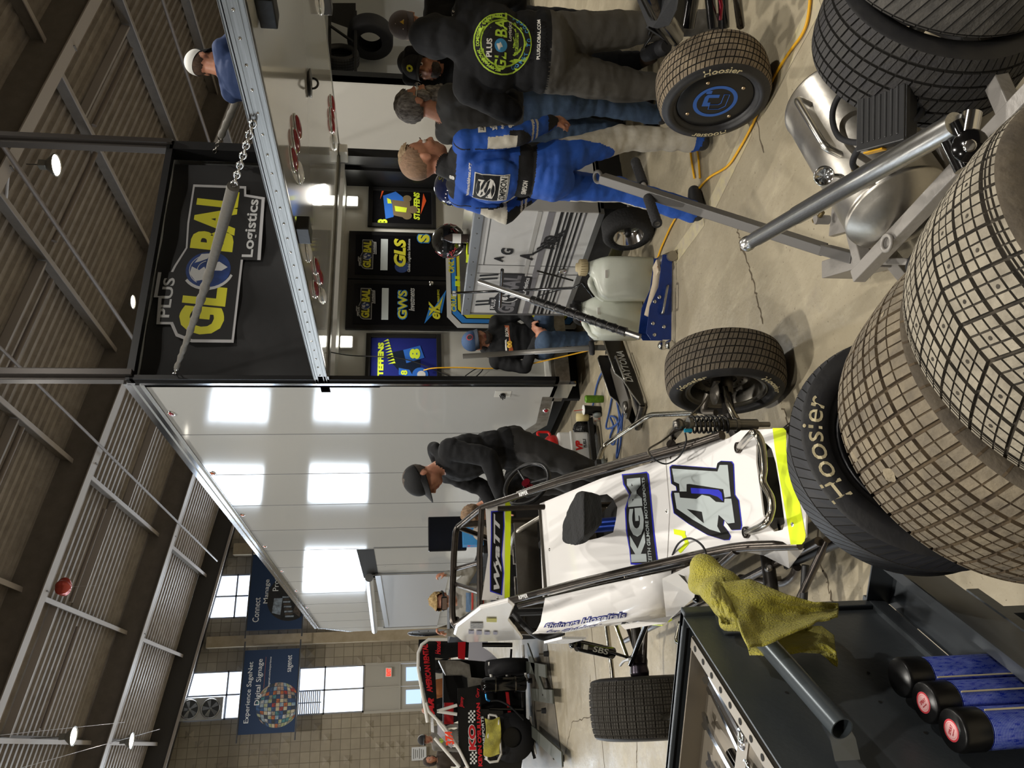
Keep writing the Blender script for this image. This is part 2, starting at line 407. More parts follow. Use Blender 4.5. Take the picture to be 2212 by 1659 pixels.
# door bay below the first window
b = B(); b.b2((-1.44, 29.05, 2.0), (.46, 29.3, 3.5)); b.b2((-1.44, 28.99, 1.98), (.46, 29.05, 2.06)); b.b2((-1.5, 28.98, 0), (-1.4, 29.05, 3.5)); b.b2((.42, 28.98, 0), (.5, 29.05, 3.5)); b.b2((-.52, 29, 2.06), (-.46, 29.06, 3.5))
struct(b.build('wall_back_door_panel', mat('door_grey', 'a6a39b', .6)), 'pale grey panel above the exit doors')
for i, x0 in enumerate((-1.4, -.49)):
    b = B(); b.b2((x0, 29.04, 0), (x0+.9, 29.1, 1.98)); d = struct(b.build('door_%d' % (i+1), mat('door_grey')))
    b = B(); b.b2((x0+.2, 29.0, 1.1), (x0+.75, 29.03, 1.75)); b.build('pane', mat('door_glass', 'a9c4e4', .2, emit=1.2), d)
    b = B(); b.b2((x0+.1, 28.96, .95), (x0+.8, 29.02, 1.02)); b.build('push_bar', ALU, d)
b = B(); b.b2((-.1, 28.93, 2.36), (.27, 28.99, 2.62)); s = tag(b.build('exit_sign', mat('sign_housing', 'd8d4cc', .5)), 'lit red EXIT sign above the far doors', 'sign')
b = B(); text(b, 'EXIT', (.085, 28.92, 2.49), X_, Z_, .3, .17, .03, th=.008); b.build('lettering', mat('exit_red', 'ff2a1c', .4, emit=3), s)
# ventilation unit with two fans, louvre
t = thing('ventilation_fan', 'grey box with two round fans set in the upper gable window', 'fan', (-1.0, 28.8, 9.1))
b = B(); b.b2((-.42, -.25, 0), (.42, .15, 1.75), .02); b.build('housing', mat('fan_box', 'a7a8a8', .5), t)
for i, z in enumerate((.47, 1.28)):
    b = B(); b.lathe([(.36, 0), (.38, .03), (.34, .06), (.33, .01)], (0, -.25, z), -Y_, 28); o = b.build('fan_ring', ALU, t)
    b = B(); b.lathe([(.0, .01), (.33, .01)], (0, -.25, z), -Y_, 24); b.build('fan_back', mat('fan_dark', '3c3f42' if not i else '6c7072', .4), o)
    b = B()
    for k in range(5):
        a = k*2*PI/5+.3; c, s_ = math.cos(a), math.sin(a)
        b.add([(c*.05-s_*.03, -.27, z+s_*.05+c*.03), (c*.05+s_*.03, -.29, z+s_*.05-c*.03), (c*.31+s_*.1, -.3, z+s_*.31-c*.1), (c*.31-s_*.07, -.265, z+s_*.31+c*.07)], [(0, 1, 2, 3)])
    b.lathe([(.0, .06), (.06, .05), (.06, .01)], (0, -.25, z), -Y_, 12); b.build('fan_blade', mat('fan_metal', '8d9194', .3, .8), o)
b = B()
for k in range(11): b.box((-.98+.042, 28.9, 5.32+k*.085), (.88, .06, .03), Matrix.Rotation(.6, 3, 'X'))
b.b2((-1.42, 28.86, 5.24), (-1.38, 28.98, 6.24)); b.b2((-.52, 28.86, 5.24), (-.48, 28.98, 6.24)); b.b2((-.98, 28.86, 5.24), (-.94, 28.98, 6.24))
tag(b.build('wall_louver', mat('louver_metal', 'a0a2a3', .4, .6)), 'grey slatted louver in the corner of the lower gable window', 'vent')
b = B(); q = at(905, 1628, Y=28.9); b.box(q, (.5, .03, .6)); sg = tag(b.build('wall_notice', mat('print_white', 'c9ccd0', .5)), 'small white printed notice on the tan block wall', 'sign'); b = B()
for k in range(6): b.box(q+Vector((0, -.018, .22-.08*k)), (.38-.05*(k % 3), .004, .025))
b.build('print_line', mat('seam_dark', '5c5c5a', .5), sg)
# sign on the far wall
# wall banners
def wall_banner(x0, x1, z0, z1, kind):
    t = thing('wall_banner', 'navy wall banner with %s' % ('a ball of small screens, left of the pale pilaster' if kind == 0 else 'a round office picture, half behind the trailer'), 'banner', ((x0+x1)/2, 27.95, z0))
    b = B(); X0 = -(x1-x0)/2; X1 = -X0; H_ = z1-z0
    b.b2((X0, 0, 0), (X1, .02, H_)); b.build('cloth', mat('navy_cloth', '1f3557', .7, bump=.2, bs=3), t)
    for z in (-.03, H_+.03):
        b = B(); b.cyl((X0-.3, .01, z), (X1+.35, .01, z), .03, 8); b.build('pole', mat('banner_pole', '3a3b3e', .4), t)
    wv = mat('banner_white', 'e3e7ec', .6); b = B()
    if kind == 0:
        text(b, 'Experience SageNet', (-.02, -.004, H_-.3), X_, Z_, 2.3, .24, .004); text(b, 'Digital Signage', (.35, -.004, H_-.66), X_, Z_, 1.75, .26, .004)
        text(b, 'sagenet.com/experience', (.72, -.004, H_-1.05), X_, Z_, 1.15, .1, .002); text(b, 'sagenet', (1.0, -.004, .33), X_, Z_, .65, .24, .0)
        b.m = 1; b.b2((.1, -.004, H_-.86), (1.3, -.002, H_-.85))
        b.build('lettering', [wv, mat('banner_orange', 'b7684a', .6)], t)
        cs = ['5f88a6', '2f3c4c', 'a7a08f', '7d8a45', 'c9703c', '35629a', '8f5f44', 'd4d7da', '4a8c94', 'b7a57a', '284a7c', 'b33a36']
        ms = [mat('screen_%d' % i, c, .5, c2='30302e' if i % 3 else 'b0b0a8', ns=9) for i, c in enumerate(cs)]; b = B()
        for i in range(11):
            for j in range(11):
                u0, u1, v0, v1 = [-1+2*q/11 for q in (i+.06, i+.94, j+.06, j+.94)]
                pts = [(u*math.sqrt(max(0, 1-v*v/2)), v*math.sqrt(max(0, 1-u*u/2))) for u, v in ((u0, v0), (u1, v0), (u1, v1), (u0, v1))]
                pts = [(p[0]*.85-.55, p[1]*.85+.72) for p in pts]
                pts = [(max(X0+.02, p[0]), max(.02, p[1])) for p in pts]
                b.m = R_.randrange(len(cs)); b.add([(p[0], -.003, p[1]) for p in pts], [(0, 1, 2, 3)])
        b.build('picture', ms, t)
    else:
        text(b, 'Connect', (-.75, -.004, H_-.33), X_, Z_, 1.0, .26, .004); text(b, 'Manage', (-.0, -.004, H_-.7), X_, Z_, 1.0, .24, .004); text(b, 'Protect', (.5, -.004, H_-1.05), X_, Z_, 1.0, .24, .004)
        b.build('lettering', wv, t)
        b = B(); pts = [(max(X0+.1, x_), max(.02, y_)) for x_, y_ in arcs((-.3, .55), .95, 0, 2*PI, 40)]; b.prism(pts, (0, -.003, 0), X_, Z_, -.001)
        b.m = 1; b.add([(-1.0, -.006, .9), (-.3, -.006, .85), (-.3, -.006, 1.2), (-.9, -.006, 1.25)], [(0, 1, 2, 3)])
        for k in range(9): b.m = 2 if k % 2 else 1; b.b2((-1.1+k*.1, -.007, .35+.03*k), (-1.03+k*.1, -.005, .7+.02*k))
        b.m = 2; b.add([(-1.1, -.006, .1), (-.1, -.006, .02), (.3, -.006, .02), (-.9, -.006, .4)], [(0, 1, 2, 3)])
        for k in range(3): b.m = 1; b.b2((-.25+k*.22, -.007, .35), (-.12+k*.22, -.005, .5))
        b.build('picture', [mat('office_dark', '17191d', .5, c2='2c2b2c', ns=4), mat('office_light', '9fb0c4', .5, c2='4a4d52', ns=6), mat('office_brown', '5a5048', .5, c2='2a2a2c', ns=9)], t)
wall_banner(-2.06, 1.1, 6.13, 8.3, 0); wall_banner(1.88, 5.05, 6.1, 8.32, 1)
# high-bay lamps
lampm = mat('lamp_glow', 'fff6e4', .3, emit=14)
def make_lamp():
    t = thing('ceiling_lamp', '', 'lamp')
    b = B(); b.lathe([(.0, .14), (.12, .13), (.2, .05), (.24, .0), (.25, .0), (.25, .03), (.14, .16), (.1, .2), (0, .2)], (0, 0, 0), Z_, 24); b.build('lamp_shade', mat('lamp_body', '8a8880', .4, .5), t)
    b = B(); b.lathe([(.0, .02), (.22, .02)], (0, 0, 0), Z_, 24); b.build('lamp_lens', lampm, t)
    b = B(); b.b2((-.08, -.08, .2), (.08, .08, .36), .01); b.build('ballast', mat('lamp_body'), t)
    b = B(); b.tube([(0, 0, .36), (0, 0, 1.1)], .012, 6); b.build('hanger', STL, t); return t
l0 = make_lamp()
labs = {0: 'glaring ceiling lamp seen just beside the trailer lift mast', 1: 'glaring ceiling lamp, higher of the two over the far windows', 2: 'glaring ceiling lamp, lower of the two by the gable wall'}
for i, L in enumerate(LAMPS):
    o = l0 if i == 0 else dup(l0); o.location = L; o['label'] = labs.get(i, 'ceiling lamp hanging out of the picture over the hall'); o['group'] = 'ceiling lamps' if i < 3 else 'lamps out of view'
L = at(288, 652, Z=9.0); o = thing('ceiling_lamp', 'small unaimed ceiling lamp peeking out beside the black trailer top', 'lamp', L)
b = B(); b.lathe([(0, .12), (.1, .1), (.2, 0), (.18, .0)], (0, 0, 0), Z_, 20); b.build('lamp_shade', mat('lamp_body'), o); b = B(); b.lathe([(0, .02), (.17, .02)], (0, 0, 0), Z_, 20); b.build('lamp_lens', lampm, o)
# red foil balloon caught under the roof
L = at(137, 1268, Z=9.6); b = B(); b.grid(lambda u, v: Vector((.2*math.sin(PI*v)*math.cos(2*PI*u)*(1+.12*math.cos(10*PI*u)), .2*math.sin(PI*v)*math.sin(2*PI*u)*(1+.12*math.cos(10*PI*u)), .17*math.cos(PI*v))), 32, 16, True)
o = tag(b.build('foil_balloon', mat('red_foil', 'b8483c', .25, .3, bump=.5, bs=12), origin=None), 'crumpled red balloon stuck up under the roof', 'balloon'); o.location = L
b = B(); b.tube([L+Z_*-.17-L, (0.02, .05, -.7)], .003, 4); b.build('string', mat('string', 'cccccc', .6), o)
# ================= the race trailer =================
BODY = mat('trailer_white', 'b9bab8', .06, coat=0, ior=1.38, bump=.022, bs=1.1, stretch=(1, 1, .5))
INW = mat('bay_white', 'bdbcb6', .35); ALR = mat('ribbed_aluminium', '8f8e8a', .33, 1, c2='767470', ns=12, stretch=(1, .2, 8)); TBLK = mat('trailer_black', '141415', .35)
T = thing('race_trailer', 'long white race trailer with open rear bays and black mast frame', 'trailer')
b = B(); LT = 14.6
b.add([(0, 0, .3), (0, 1.0, .24), (0, 1.35, .42), (0, 2.2, .5), (0, LT, .5), (0, LT+.9, .9), (0, LT+.9, 3.2), (0, LT, 3.97), (0, 0, 3.97)], [list(range(9))])
b.add([(2.6, 0, .3), (2.6, LT, .5), (2.6, LT, 3.97), (2.6, 0, 3.97)], [(3, 2, 1, 0)])
b.add([(0, 0, 3.97), (0, LT, 3.97), (2.6, LT, 3.97), (2.6, 0, 3.97)], [(0, 1, 2, 3)])
b.add([(0, LT, 3.97), (0, LT+.9, 3.2), (2.6, LT+.9, 3.2), (2.6, LT, 3.97)], [(0, 1, 2, 3)]); b.add([(0, LT+.9, .9), (2.6, LT+.9, .9), (2.6, LT+.9, 3.2), (0, LT+.9, 3.2)], [(0, 1, 2, 3)])
b.build('body', BODY, T)
b = B()
for k in range(12):
    y = 1.21+1.3*k*.95; b.b2((-.003, y-.003, .52), (.0005, y+.003, 3.9))
b.b2((-.004, 7.5, 2.05), (.0005, 7.512, 2.06)); b.build('panel_seam', mat('seam_dark', '5c5c5a', .5), T)
b = B()
b.add([(-.006, 0, 3.88), (-.006, LT, 3.88), (-.006, LT+.9, 3.1), (-.006, LT+.9, 3.25), (-.006, LT, 4.02), (-.006, 0, 4.02)], [(0, 5, 4, 1), (1, 4, 3, 2)])
b.b2((-.03, 0, 3.9), (-.005, LT, 3.935)); b.b2((-.02, 0, 3.97), (.0, LT, 4.03)); b.b2((-.02, -.02, .14), (.012, .02, 4.0)); b.b2((-.012, .0, .16), (.0, .3, .3))
b.build('roof_rail', mat('polished_trim', 'c9cdd2', .1, 1), T)
b = B()     # skirt, deck sill and chassis
b.add([(-.002, .3, .3), (-.002, 1.0, .24), (-.002, 1.35, .42), (-.002, 2.2, .5), (-.002, 2.2, .6), (-.002, 1.3, .53), (-.002, .95, .36), (-.002, .3, .4)], [list(range(8))])
b.b2((.0, -.06, .2), (2.6, .4, .33)); b.b2((.02, -.03, .33), (2.58, -.01, .36)); b.build('sill', mat('scuffed_aluminium', '9b968c', .4, .8, c2='6a6256', ns=9), T)
b = B(); b.b2((.1, .6, .12), (2.5, 10, .5)); b.b2((.05, .45, .0), (2.55, .5, .2)); b.build('chassis', mat('chassis_black', '050505', .8), T)
for y in (3.4, 4.4, 5.4):
    b = B(); b.lathe([(.0, 0), (.2, 0), (.36, .01), (.38, .08), (.38, .2), (.3, .22)], (.02, y, .38), X_, 28); b.build('road_wheel', RUB, T)
b = B()
b.b2((.0, -.02, 1.9), (.05, .1, 3.97)); b.b2((0, -.06, .3), (.04, .08, 3.97)); b.b2((2.5, -.06, .3), (2.6, .1, 3.97)); b.b2((0, -.06, 3.94), (2.6, .02, 4.0)); b.b2((.0, .08, 2.34), (2.6, .2, 2.42)); b.b2((.04, .1, .3), (.07, .35, 2.35)); b.b2((2.46, .1, .3), (2.5, .35, 2.35))
b.build('rear_frame', TBLK, T)
b = B(); b.b2((.05, .35, .33), (2.5, .38, 2.36)); b.b2((.05, .05, 2.3), (2.5, .38, 2.35)); b.b2((.05, 1.2, 2.45), (2.5, 1.22, 3.9)); b.b2((.05, .02, .33), (2.5, .35, .35)); b.build('bay_lining', INW, T)
for x in (.012, 2.53):
    b = B(); b.b2((x-.01, -.05, 3.95), (x+.1, .05, 6.6), .01); b.b2((x+.02, -.09, 3.95), (x+.07, -.05, 6.6)); b.build('lift_mast', mat('mast_dark', '3b3734', .3, .5), T)
# canopy curtain with printed logo
def logo(b, o, ex, ey, k, th=.0008, cols=(0, 1, 2, 3, 4), flat=0):
    """round-the-globe freight logo about o; k = scale; material slots: border, letters, globe blue, land grey, dark"""
    o = Vector(o); ex = Vector(ex); ey = Vector(ey)
    def P(pts): return [((x-1.32)*k, (z-3.48)*k) for x, z in pts]
    dn = ex.cross(ey)
    out = [(.44, 3.2), (.44, 3.56), (.5, 3.7), (.62, 3.76), (.62, 3.88), (.9, 3.9), (.9, 3.94), (1.17, 3.94), (1.17, 3.83), (1.24, 3.81), (1.45, 3.73), (1.74, 3.75), (2.2, 3.75), (2.2, 3.25), (2.1, 3.24), (2.07, 3.06), (1.33, 3.04), (1.33, 3.2)]
    b.m = cols[0]; b.prism(P(out), o, ex, ey, th)
    b.m = cols[4]; cx, cz = 1.32, 3.5; ins = [(cx+(x-cx)*.965, cz+(z-cz)*.93) for x, z in out]; b.prism(P(ins), o+dn*th, ex, ey, th)
    o2 = o+dn*2*th; D = lambda x, z: o2+ex*((x-1.32)*k)+ey*((z-3.48)*k)
    b.m = cols[1]
    text(b, 'GL', D(.77, 3.5), ex, ey, .5*k, .39*k, .045, .12, th); text(b, 'BAL', D(1.77, 3.5), ex, ey, .72*k, .39*k, .045, .12, th)
    b.m = cols[3]; text(b, 'Logistics', D(1.7, 3.15), ex, ey, .68*k, .13*k, .02, 0, th); text(b, 'PLUS', D(.9, 3.83), ex, ey, .42*k, .1*k, .02, 0, th)
    b.m = cols[2]; c = (1.21, 3.5); b.prism(P(arcs(c, .2, 0, 2*PI, 28)[:-1]), o2, ex, ey, th)
    b.m = cols[3]; o3 = o2+dn*th
    b.prism(P([(1.08, 3.6), (1.16, 3.66), (1.24, 3.65), (1.2, 3.58), (1.24, 3.54), (1.17, 3.5), (1.14, 3.53), (1.1, 3.52)]), o3, ex, ey, th)
    b.prism(P([(1.2, 3.48), (1.28, 3.47), (1.3, 3.41), (1.24, 3.33), (1.2, 3.38)]), o3, ex, ey, th); b.prism(P([(1.28, 3.63), (1.38, 3.58), (1.39, 3.5), (1.33, 3.52), (1.3, 3.58)]), o3, ex, ey, th)
    for rr in (.1, .17): b.prism(P(arcs(c, rr, .3, 2.6, 12)+arcs(c, rr-.006, 2.6, .3, 12)), o3+dn*th, ex, ey, th*.5)
    b.prism(P(arcs((1.22, 3.5), .235, 2.2, 4.4, 12)+arcs((1.23, 3.5), .215, 4.4, 2.2, 12)), o3, ex, ey, th)
b = B(); b.grid(lambda u, v: Vector((.12+2.34*u, .13+.02*math.sin(9*u+3*v)*math.sin(5*v)+.012*math.sin(23*u), 3.96-1.5*v)), 60, 30)
o = b.build('canopy_curtain', mat('black_tarp', '242425', .6, bump=.3, bs=6), T)
b = B(); logo(b, (1.32, .1, 3.48), X_, Z_, 1.0, .001); b.build('printed_logo', [mat('logo_border', 'b9b9bb', .5), YLW, mat('logo_blue', '2f4a8c', .4, c2='16223f', ns=3), SIL, mat('logo_dark', '1c1c1d', .5)], o)
b = B(); b.b2((.02, .2, 2.45), (.03, 1.2, 3.86)); b.build('canopy_side', TBLK, T)
# cabinet doors on the bulkhead
def decal(b, P, o, ex, ey, th=.0008): b.prism(P, o, ex, ey, th)
Yd = .35
for i, (x0, x1) in enumerate(((.72, 1.275), (1.285, 1.86))):
    b = B(); b.b2((x0, Yd-.035, .4), (x1, Yd-.002, 2.25), .004); d = b.build('cabinet_door', mat('door_black', '131315', .25), T)
    b = B(); b.b2((x0+.05, Yd-.04, .46), (x1-.05, Yd-.036, 2.18)); b.b2((x0+.055, Yd-.0402, .465), (x1-.055, Yd-.0398, 2.175)); b.build('door_panel', mat('door_gloss', '0d0d10', .15), d)
    cx = (x0+x1)/2
    b = B(); b.b2((x0+.1, Yd-.046, 1.86 if i else 1.845), (x1-.1, Yd-.041, 1.93 if i else 1.91)); b.build('door_window', mat('frosted_slot', 'c6cfd2', .3), d)
    b = B(); logo(b, (cx, Yd-.041, 2.06), X_, Z_, .2, .0004); b.build('logo_sticker', [mat('logo_border'), YLW, mat('logo_blue'), SIL, mat('logo_dark')], d)
b = B(); b.lathe([(.0, .025), (.018, .025), (.022, .02), (.028, 0)], (1.24, Yd-.04, 1.43), -Y_, 16); b.build('latch', CHR, T)
b = B(); b.b2((1.215, Yd-.06, 1.12), (1.265, Yd-.04, 1.19)); b.b2((1.3, Yd-.05, 1.1), (1.33, Yd-.038, 1.19)); b.build('label_tape', CHT, T)
b = B(); z1 = .002; Yt = Yd-.044
text(b, 'GWS', (.99, Yt, 1.71), X_, Z_, .34, .1, .07); b.m = 1; text(b, 'GWS', (.99, Yt-z1, 1.71), X_, Z_, .32, .085, .03, ref=.03)
b.m = 2; text(b, 'Investments', (1.05, Yt-z1, 1.62), X_, Z_, .26, .055, .01, .3)
b.m = 1; text(b, 'GLS', (1.6, Yt, 1.74), X_, Z_, .34, .12, .05, .2); b.m = 2; text(b, 'Global Logistics Solutions', (1.57, Yt, 1.645), X_, Z_, .4, .035, .008)
b.m = 3; b.prism(arcs((1.43, 1.72), .07, 0, 2*PI, 20), (0, Yt+.001, 0), X_, Z_, -.0005)
b.m = 0; b.prism([(.78, 1.5), (.93, 1.38), (.9, 1.33), (1.17, 1.28), (.97, 1.4), (1.0, 1.44), (.78, 1.5)][:-1], (0, Yt, 0), X_, Z_, -.001)
b.m = 1; b.prism([(.86, 1.46), (.96, 1.38), (.93, 1.35), (1.1, 1.31), (.94, 1.385), (.98, 1.42)], (0, Yt-z1, 0), X_, Z_, -.001); text(b, 'eK', (.93, Yt-z1*1.5, 1.4), X_, Z_, .2, .11, .03, .3)
text(b, 'ALL TRAILER SERVICE', (1.08, Yt, 1.36), X_, Z_, .18, .02, .005)
text(b, 'CRÜE', (1.02, Yt, 1.215), X_, Z_, .2, .06, .03, .1); text(b, 'ONLY', (1.47, Yt, 1.225), X_, Z_, .2, .06, .03, .1); b.m = 0; text(b, 'S', (1.78, Yt, 1.5), X_, Z_, .12, .14, .12); b.m = 1; text(b, 'S', (1.78, Yt-z1, 1.5), X_, Z_, .1, .12, .06, ref=.06)
# the big figure 8: grey, blue, black, yellow layers
def eight(s): 
    h_ = .68; w_ = .55
    o_ = [(-w_, -h_+.1), (-w_+.12, -h_), (w_-.12, -h_), (w_, -h_+.1), (w_, -.12), (w_-.09, 0), (w_, .12), (w_, h_-.1), (w_-.12, h_), (-w_+.12, h_), (-w_, h_-.1), (-w_, .12), (-w_+.09, 0), (-w_, -.12)]
    return [(x*(1+s/w_), z*(1+s/h_)) for x, z in o_]
for k, (s, mm) in enumerate(((.0, 2), (-.045, 4), (-.055, 0), (-.1, 4), (-.11, 1))): b.m = mm; b.prism(eight(s), (1.29, Yt+.003-.0012*k, .6), X_, Z_, .0008)
b.build('vinyl_stickers', [mat('sky_blue_vinyl', '2f7fd0', .4), YLW, SIL, mat('logo_blue'), BLK], T)
b = B(); b.b2((0, 0, 0), (.1, .1, .1)); 
# wall lamps in the bay
for i, L in enumerate(((.57, .33, 2.23), (2.22, .33, 2.23))):
    t = thing('work_lamp', 'square white work lamp glowing on the %s of the trailer bay' % ('left' if i == 0 else 'right'), 'lamp', L, 0, 'work lamps in the trailer bay')
    b = B(); b.box((0, -.01, 0), (.13, .04, .12), None, .006); b.build('lamp_housing', mat('lamp_white', 'dcdcdc', .4), t); b = B(); b.box((0, -.035, 0), (.11, .008, .1)); b.build('lamp_lens', mat('work_lamp_glow', 'fffdf0', .3, emit=9), t)
# framed posters
def poster(x0, x1, z0, z1, kind):
    t = thing('framed_poster', 'black-framed %s racing poster on the bay wall' % ('navy' if kind == 0 else 'black'), 'poster', ((x0+x1)/2, Yd, z0)); W = (x1-x0)/2; H_ = z1-z0; f = .045
    b = B()
    for a, c in (((-W, 0), (W, f)), ((-W, H_-f), (W, H_)), ((-W, f), (-W+f, H_-f)), ((W-f, f), (W, H_-f))): b.b2((a[0], -.03, a[1]), (c[0], -.003, c[1]), .004)
    b.build('picture_frame', BLKM, t); b = B(); b.b2((-W+f, -.012, f), (W-f, -.004, H_-f)); b.build('print', mat('poster_navy' if kind == 0 else 'poster_black', '232a6e' if kind == 0 else '111113', .12), t)
    b = B(); Yp = -.014
    if kind == 0:
        text(b, 'STEFFENS', (.0, Yp, H_-.14), X_, Z_, .4, .055, .06); b.m = 3
        b.prism([(-.18, .2), (-.1, .4), (.05, .52), (.1, .45), (.14, .28), (.05, .2)], (0, Yp, 0), X_, Z_, -.001); b.m = 1; b.prism([(-.02, .33), (.12, .36), (.17, .2), (.04, .16)], (0, Yp-.002, 0), X_, Z_, -.001)
        b.prism([(-.17, .26), (-.09, .3), (-.07, .4), (-.14, .4)], (0, Yp-.002, 0), X_, Z_, -.001)
        b.m = 0; text(b, '8', (.08, Yp-.003, .25), X_, Z_, .11, .1, .06); text(b, '8', (-.12, Yp-.003, .35), X_, Z_, .05, .06, .04); b.m = 1; b.prism(arcs((-.14, .2), .075, 0, 2*PI, 20), (0, Yp-.003, 0), X_, Z_, -.001); b.m = 2; b.prism(arcs((-.14, .19), .04, 0, 2*PI, 16), (0, Yp-.0045, 0), X_, Z_, -.001)
        b.m = 0
        for k in range(9): b.prism([(-.02+.03*k, .43+.008*k), (0+.03*k, .44+.008*k), (-.03+.03*k, .5+.006*k)], (0, Yp-.002, 0), X_, Z_, -.001)
    else:
        text(b, 'STEFFENS', (.03, Yp, .2), X_, Z_, .36, .065, .05, .2); b.m = 1; b.prism([(-.15, .52), (.15, .55), (.21, .42), (.1, .3), (.05, .4), (-.12, .44)], (0, Yp, 0), X_, Z_, -.001)
        b.m = 4; b.prism([(-.1, .44), (.1, .46), (.08, .27), (-.14, .27)], (0, Yp-.001, 0), X_, Z_, -.001); b.m = 5; b.prism([(.1, .58), (.24, .56), (.24, .4), (.22, .54)], (0, Yp-.002, 0), X_, Z_, -.001); b.prism([(-.08, .16), (.2, .13), (.1, .1)], (0, Yp-.002, 0), X_, Z_, -.001)
        b.m = 0; text(b, '8', (-.19, Yp-.002, .55), X_, Z_, .07, .1, .05); b.prism([(-.05, .42), (.02, .43), (0, .3), (-.06, .31)], (0, Yp-.003, 0), X_, Z_, -.001); b.prism([(.05, .5), (.12, .51), (.1, .47), (.05, .46)], (0, Yp-.003, 0), X_, Z_, -.001)
        b.m = 4
        for (x, z, r) in ((-.02, .24, .05), (.12, .3, .045), (-.1, .3, .05)): b.prism(arcs((x, z), r, 0, 2*PI, 16), (0, Yp-.002, 0), X_, Z_, -.001)
    b.build('artwork', [mat('poster_lime', 'c9dc3a', .4), mat('poster_blue', '2b62b8', .4), SIL, mat('poster_dark', '0f1a2c', .4), mat('poster_bronze', '6e6048', .4), mat('poster_orange', 'd4542a', .4)], t)
poster(.09, .68, 1.34, 2.05, 0); poster(1.93, 2.44, 1.37, 2.07, 1)
# rear lift gate held out level
GZ0, GZ1, GY = 2.34, 2.46, -4.6
G = thing('lift_gate', 'white lift gate with aluminium edge held level above the crew', 'gate', (0, 0, 0))
b = B(); b.b2((.03, GY, GZ0+.005), (2.57, -.1, GZ0+.09)); b.build('gate_panel', mat('gate_white', 'c6c5c0', .1, coat=.5, bump=.06, bs=1.5), G)
b = B(); b.b2((0, GY, GZ0), (.03, -.02, GZ1), .004); b.b2((2.57, GY, GZ0), (2.6, -.02, GZ1), .004); b.b2((0, GY-.02, GZ0), (2.6, GY, GZ1)); b.b2((0, -.12, GZ0-.01), (2.6, -.02, GZ1-.04))
for x in (-.004,):
    for z in (.012, .035, .085, .108): b.b2((x, GY, GZ0+z-.004), (0, -.02, GZ0+z+.004))
b.build('edge_rail', ALR, G)
b = B()
for k in range(30): b.lathe([(.008, 0), (.006, .004), (0, .004)], (-.001, -.15-.15*k, GZ0+.06), -X_, 8)
b.build('rivet', CHR, G)
b = B(); b.b2((.0, GY, GZ1-.02), (2.6, -.1, GZ1+.0)); b.build('gate_deck', mat('deck_plate', '6b6a68', .4, .7), G)
def lens(x, y, m_, name, rr=(.035, .1)):
    b = B(); b.ball((x, y, GZ0), (rr[0]*1.2, rr[1]*1.15, .012)); o = b.build(name, CHR, G); b = B(); b.ball((x, y, GZ0-.008), (rr[0], rr[1], .022)); b.build('lens', m_, o)
TR = mat('tail_light_red', '8a1420', .15, coat=.5); TW = mat('clear_lens', 'e8e8e8', .1, coat=.5)
for (px, py, mm) in ((690, 598, TR), (682, 575, TR), (680, 625, TR), (697, 639, TW), (633, 345, TR), (637, 305, TR), (641, 275, TR), (646, 372, TW), (716, 252, TR), (717, 225, TR), (717, 270, TR), (722, 308, TW), (665, 545, TW), (692, 8, TW)):
    p = at(px, py, Z=GZ0); 
    if .05 < p.x < 2.57 and p.y > GY: lens(p.x, p.y, mm, 'tail_light')
for (px, py) in ((650, 497), (568, 15), (738, 330), (700, 5)):
    p = at(px, py, Z=GZ0-.02); b = B(); b.box((min(p.x, 2.5), p.y, GZ0-.04), (.1, .16, .08), None, .006); b.build('rubber_stop', BLKM if px != 738 else mat('lamp_white'), G)
p = at(668, 180, Z=GZ0); b = B(); b.lathe([(.02, 0), (.09, .0), (.1, .01), (.02, .014)], p, -Z_, 24); b.tube([p+Vector((.05*math.cos(a), .0, -.02-.04*math.sin(a))) for a in [PI*i/10 for i in range(11)]], .008, 8); b.build('ring_pull', BLK, G)
# lift chains in their sleeves
def chain(b, P, Q, link=.055, r=.006):
    P = Vector(P); Q = Vector(Q); n = max(2, int((Q-P).length/(link*.78))); t = (Q-P).normalized(); x, y, _ = basis(t)
    for i in range(n):
        c = P+(Q-P)*((i+.5)/n); s = x if i % 2 else y
        b.tube([c+t*(link*.5*math.cos(a))*(1)+s*(link*.3*math.sin(a)) for a in [2*PI*k/10 for k in range(10)]], r, 6, closed=True)
def hanger(P, Q, lo, f0, f1, r0, r1, label):
    P = Vector(P); Q = Vector(Q); t = thing('lift_chain', label, 'chain', P, 0, 'lift gate chains'); D = Q-P
    b = B(); chain(b, (0, 0, 0), D*f0); b.build('chain', CHR if lo else STL, t); b = B(); chain(b, D*f1, D); b.build('chain', CHR if lo else STL, t)
    b = B(); n = 46; pts = [D*(f0+(f1-f0)*i/n)+Vector((0, 0, -.02*math.sin(PI*i/n))) for i in range(n+1)]
    b.tube(pts, [r0+(r1-r0)*i/n+(.004*math.sin(i*2.1)+.003*R_.random() if i < 30 else 0) for i in range(n+1)], 14); b.build('sleeve', mat('grey_sleeve', '55524c', .7, bump=.5, bs=30), t)
hanger(at(376, 811, Y=-.03), at(548, 262, X=-.02), 1, .05, .83, .018, .035, 'padded lift chain crossing in front of the black banner')
hanger(at(463, 330, Y=-.03), Vector((2.55, -2.3, 2.46)), 0, .1, .97, .03, .04, 'padded lift chain behind the man sitting on the gate')
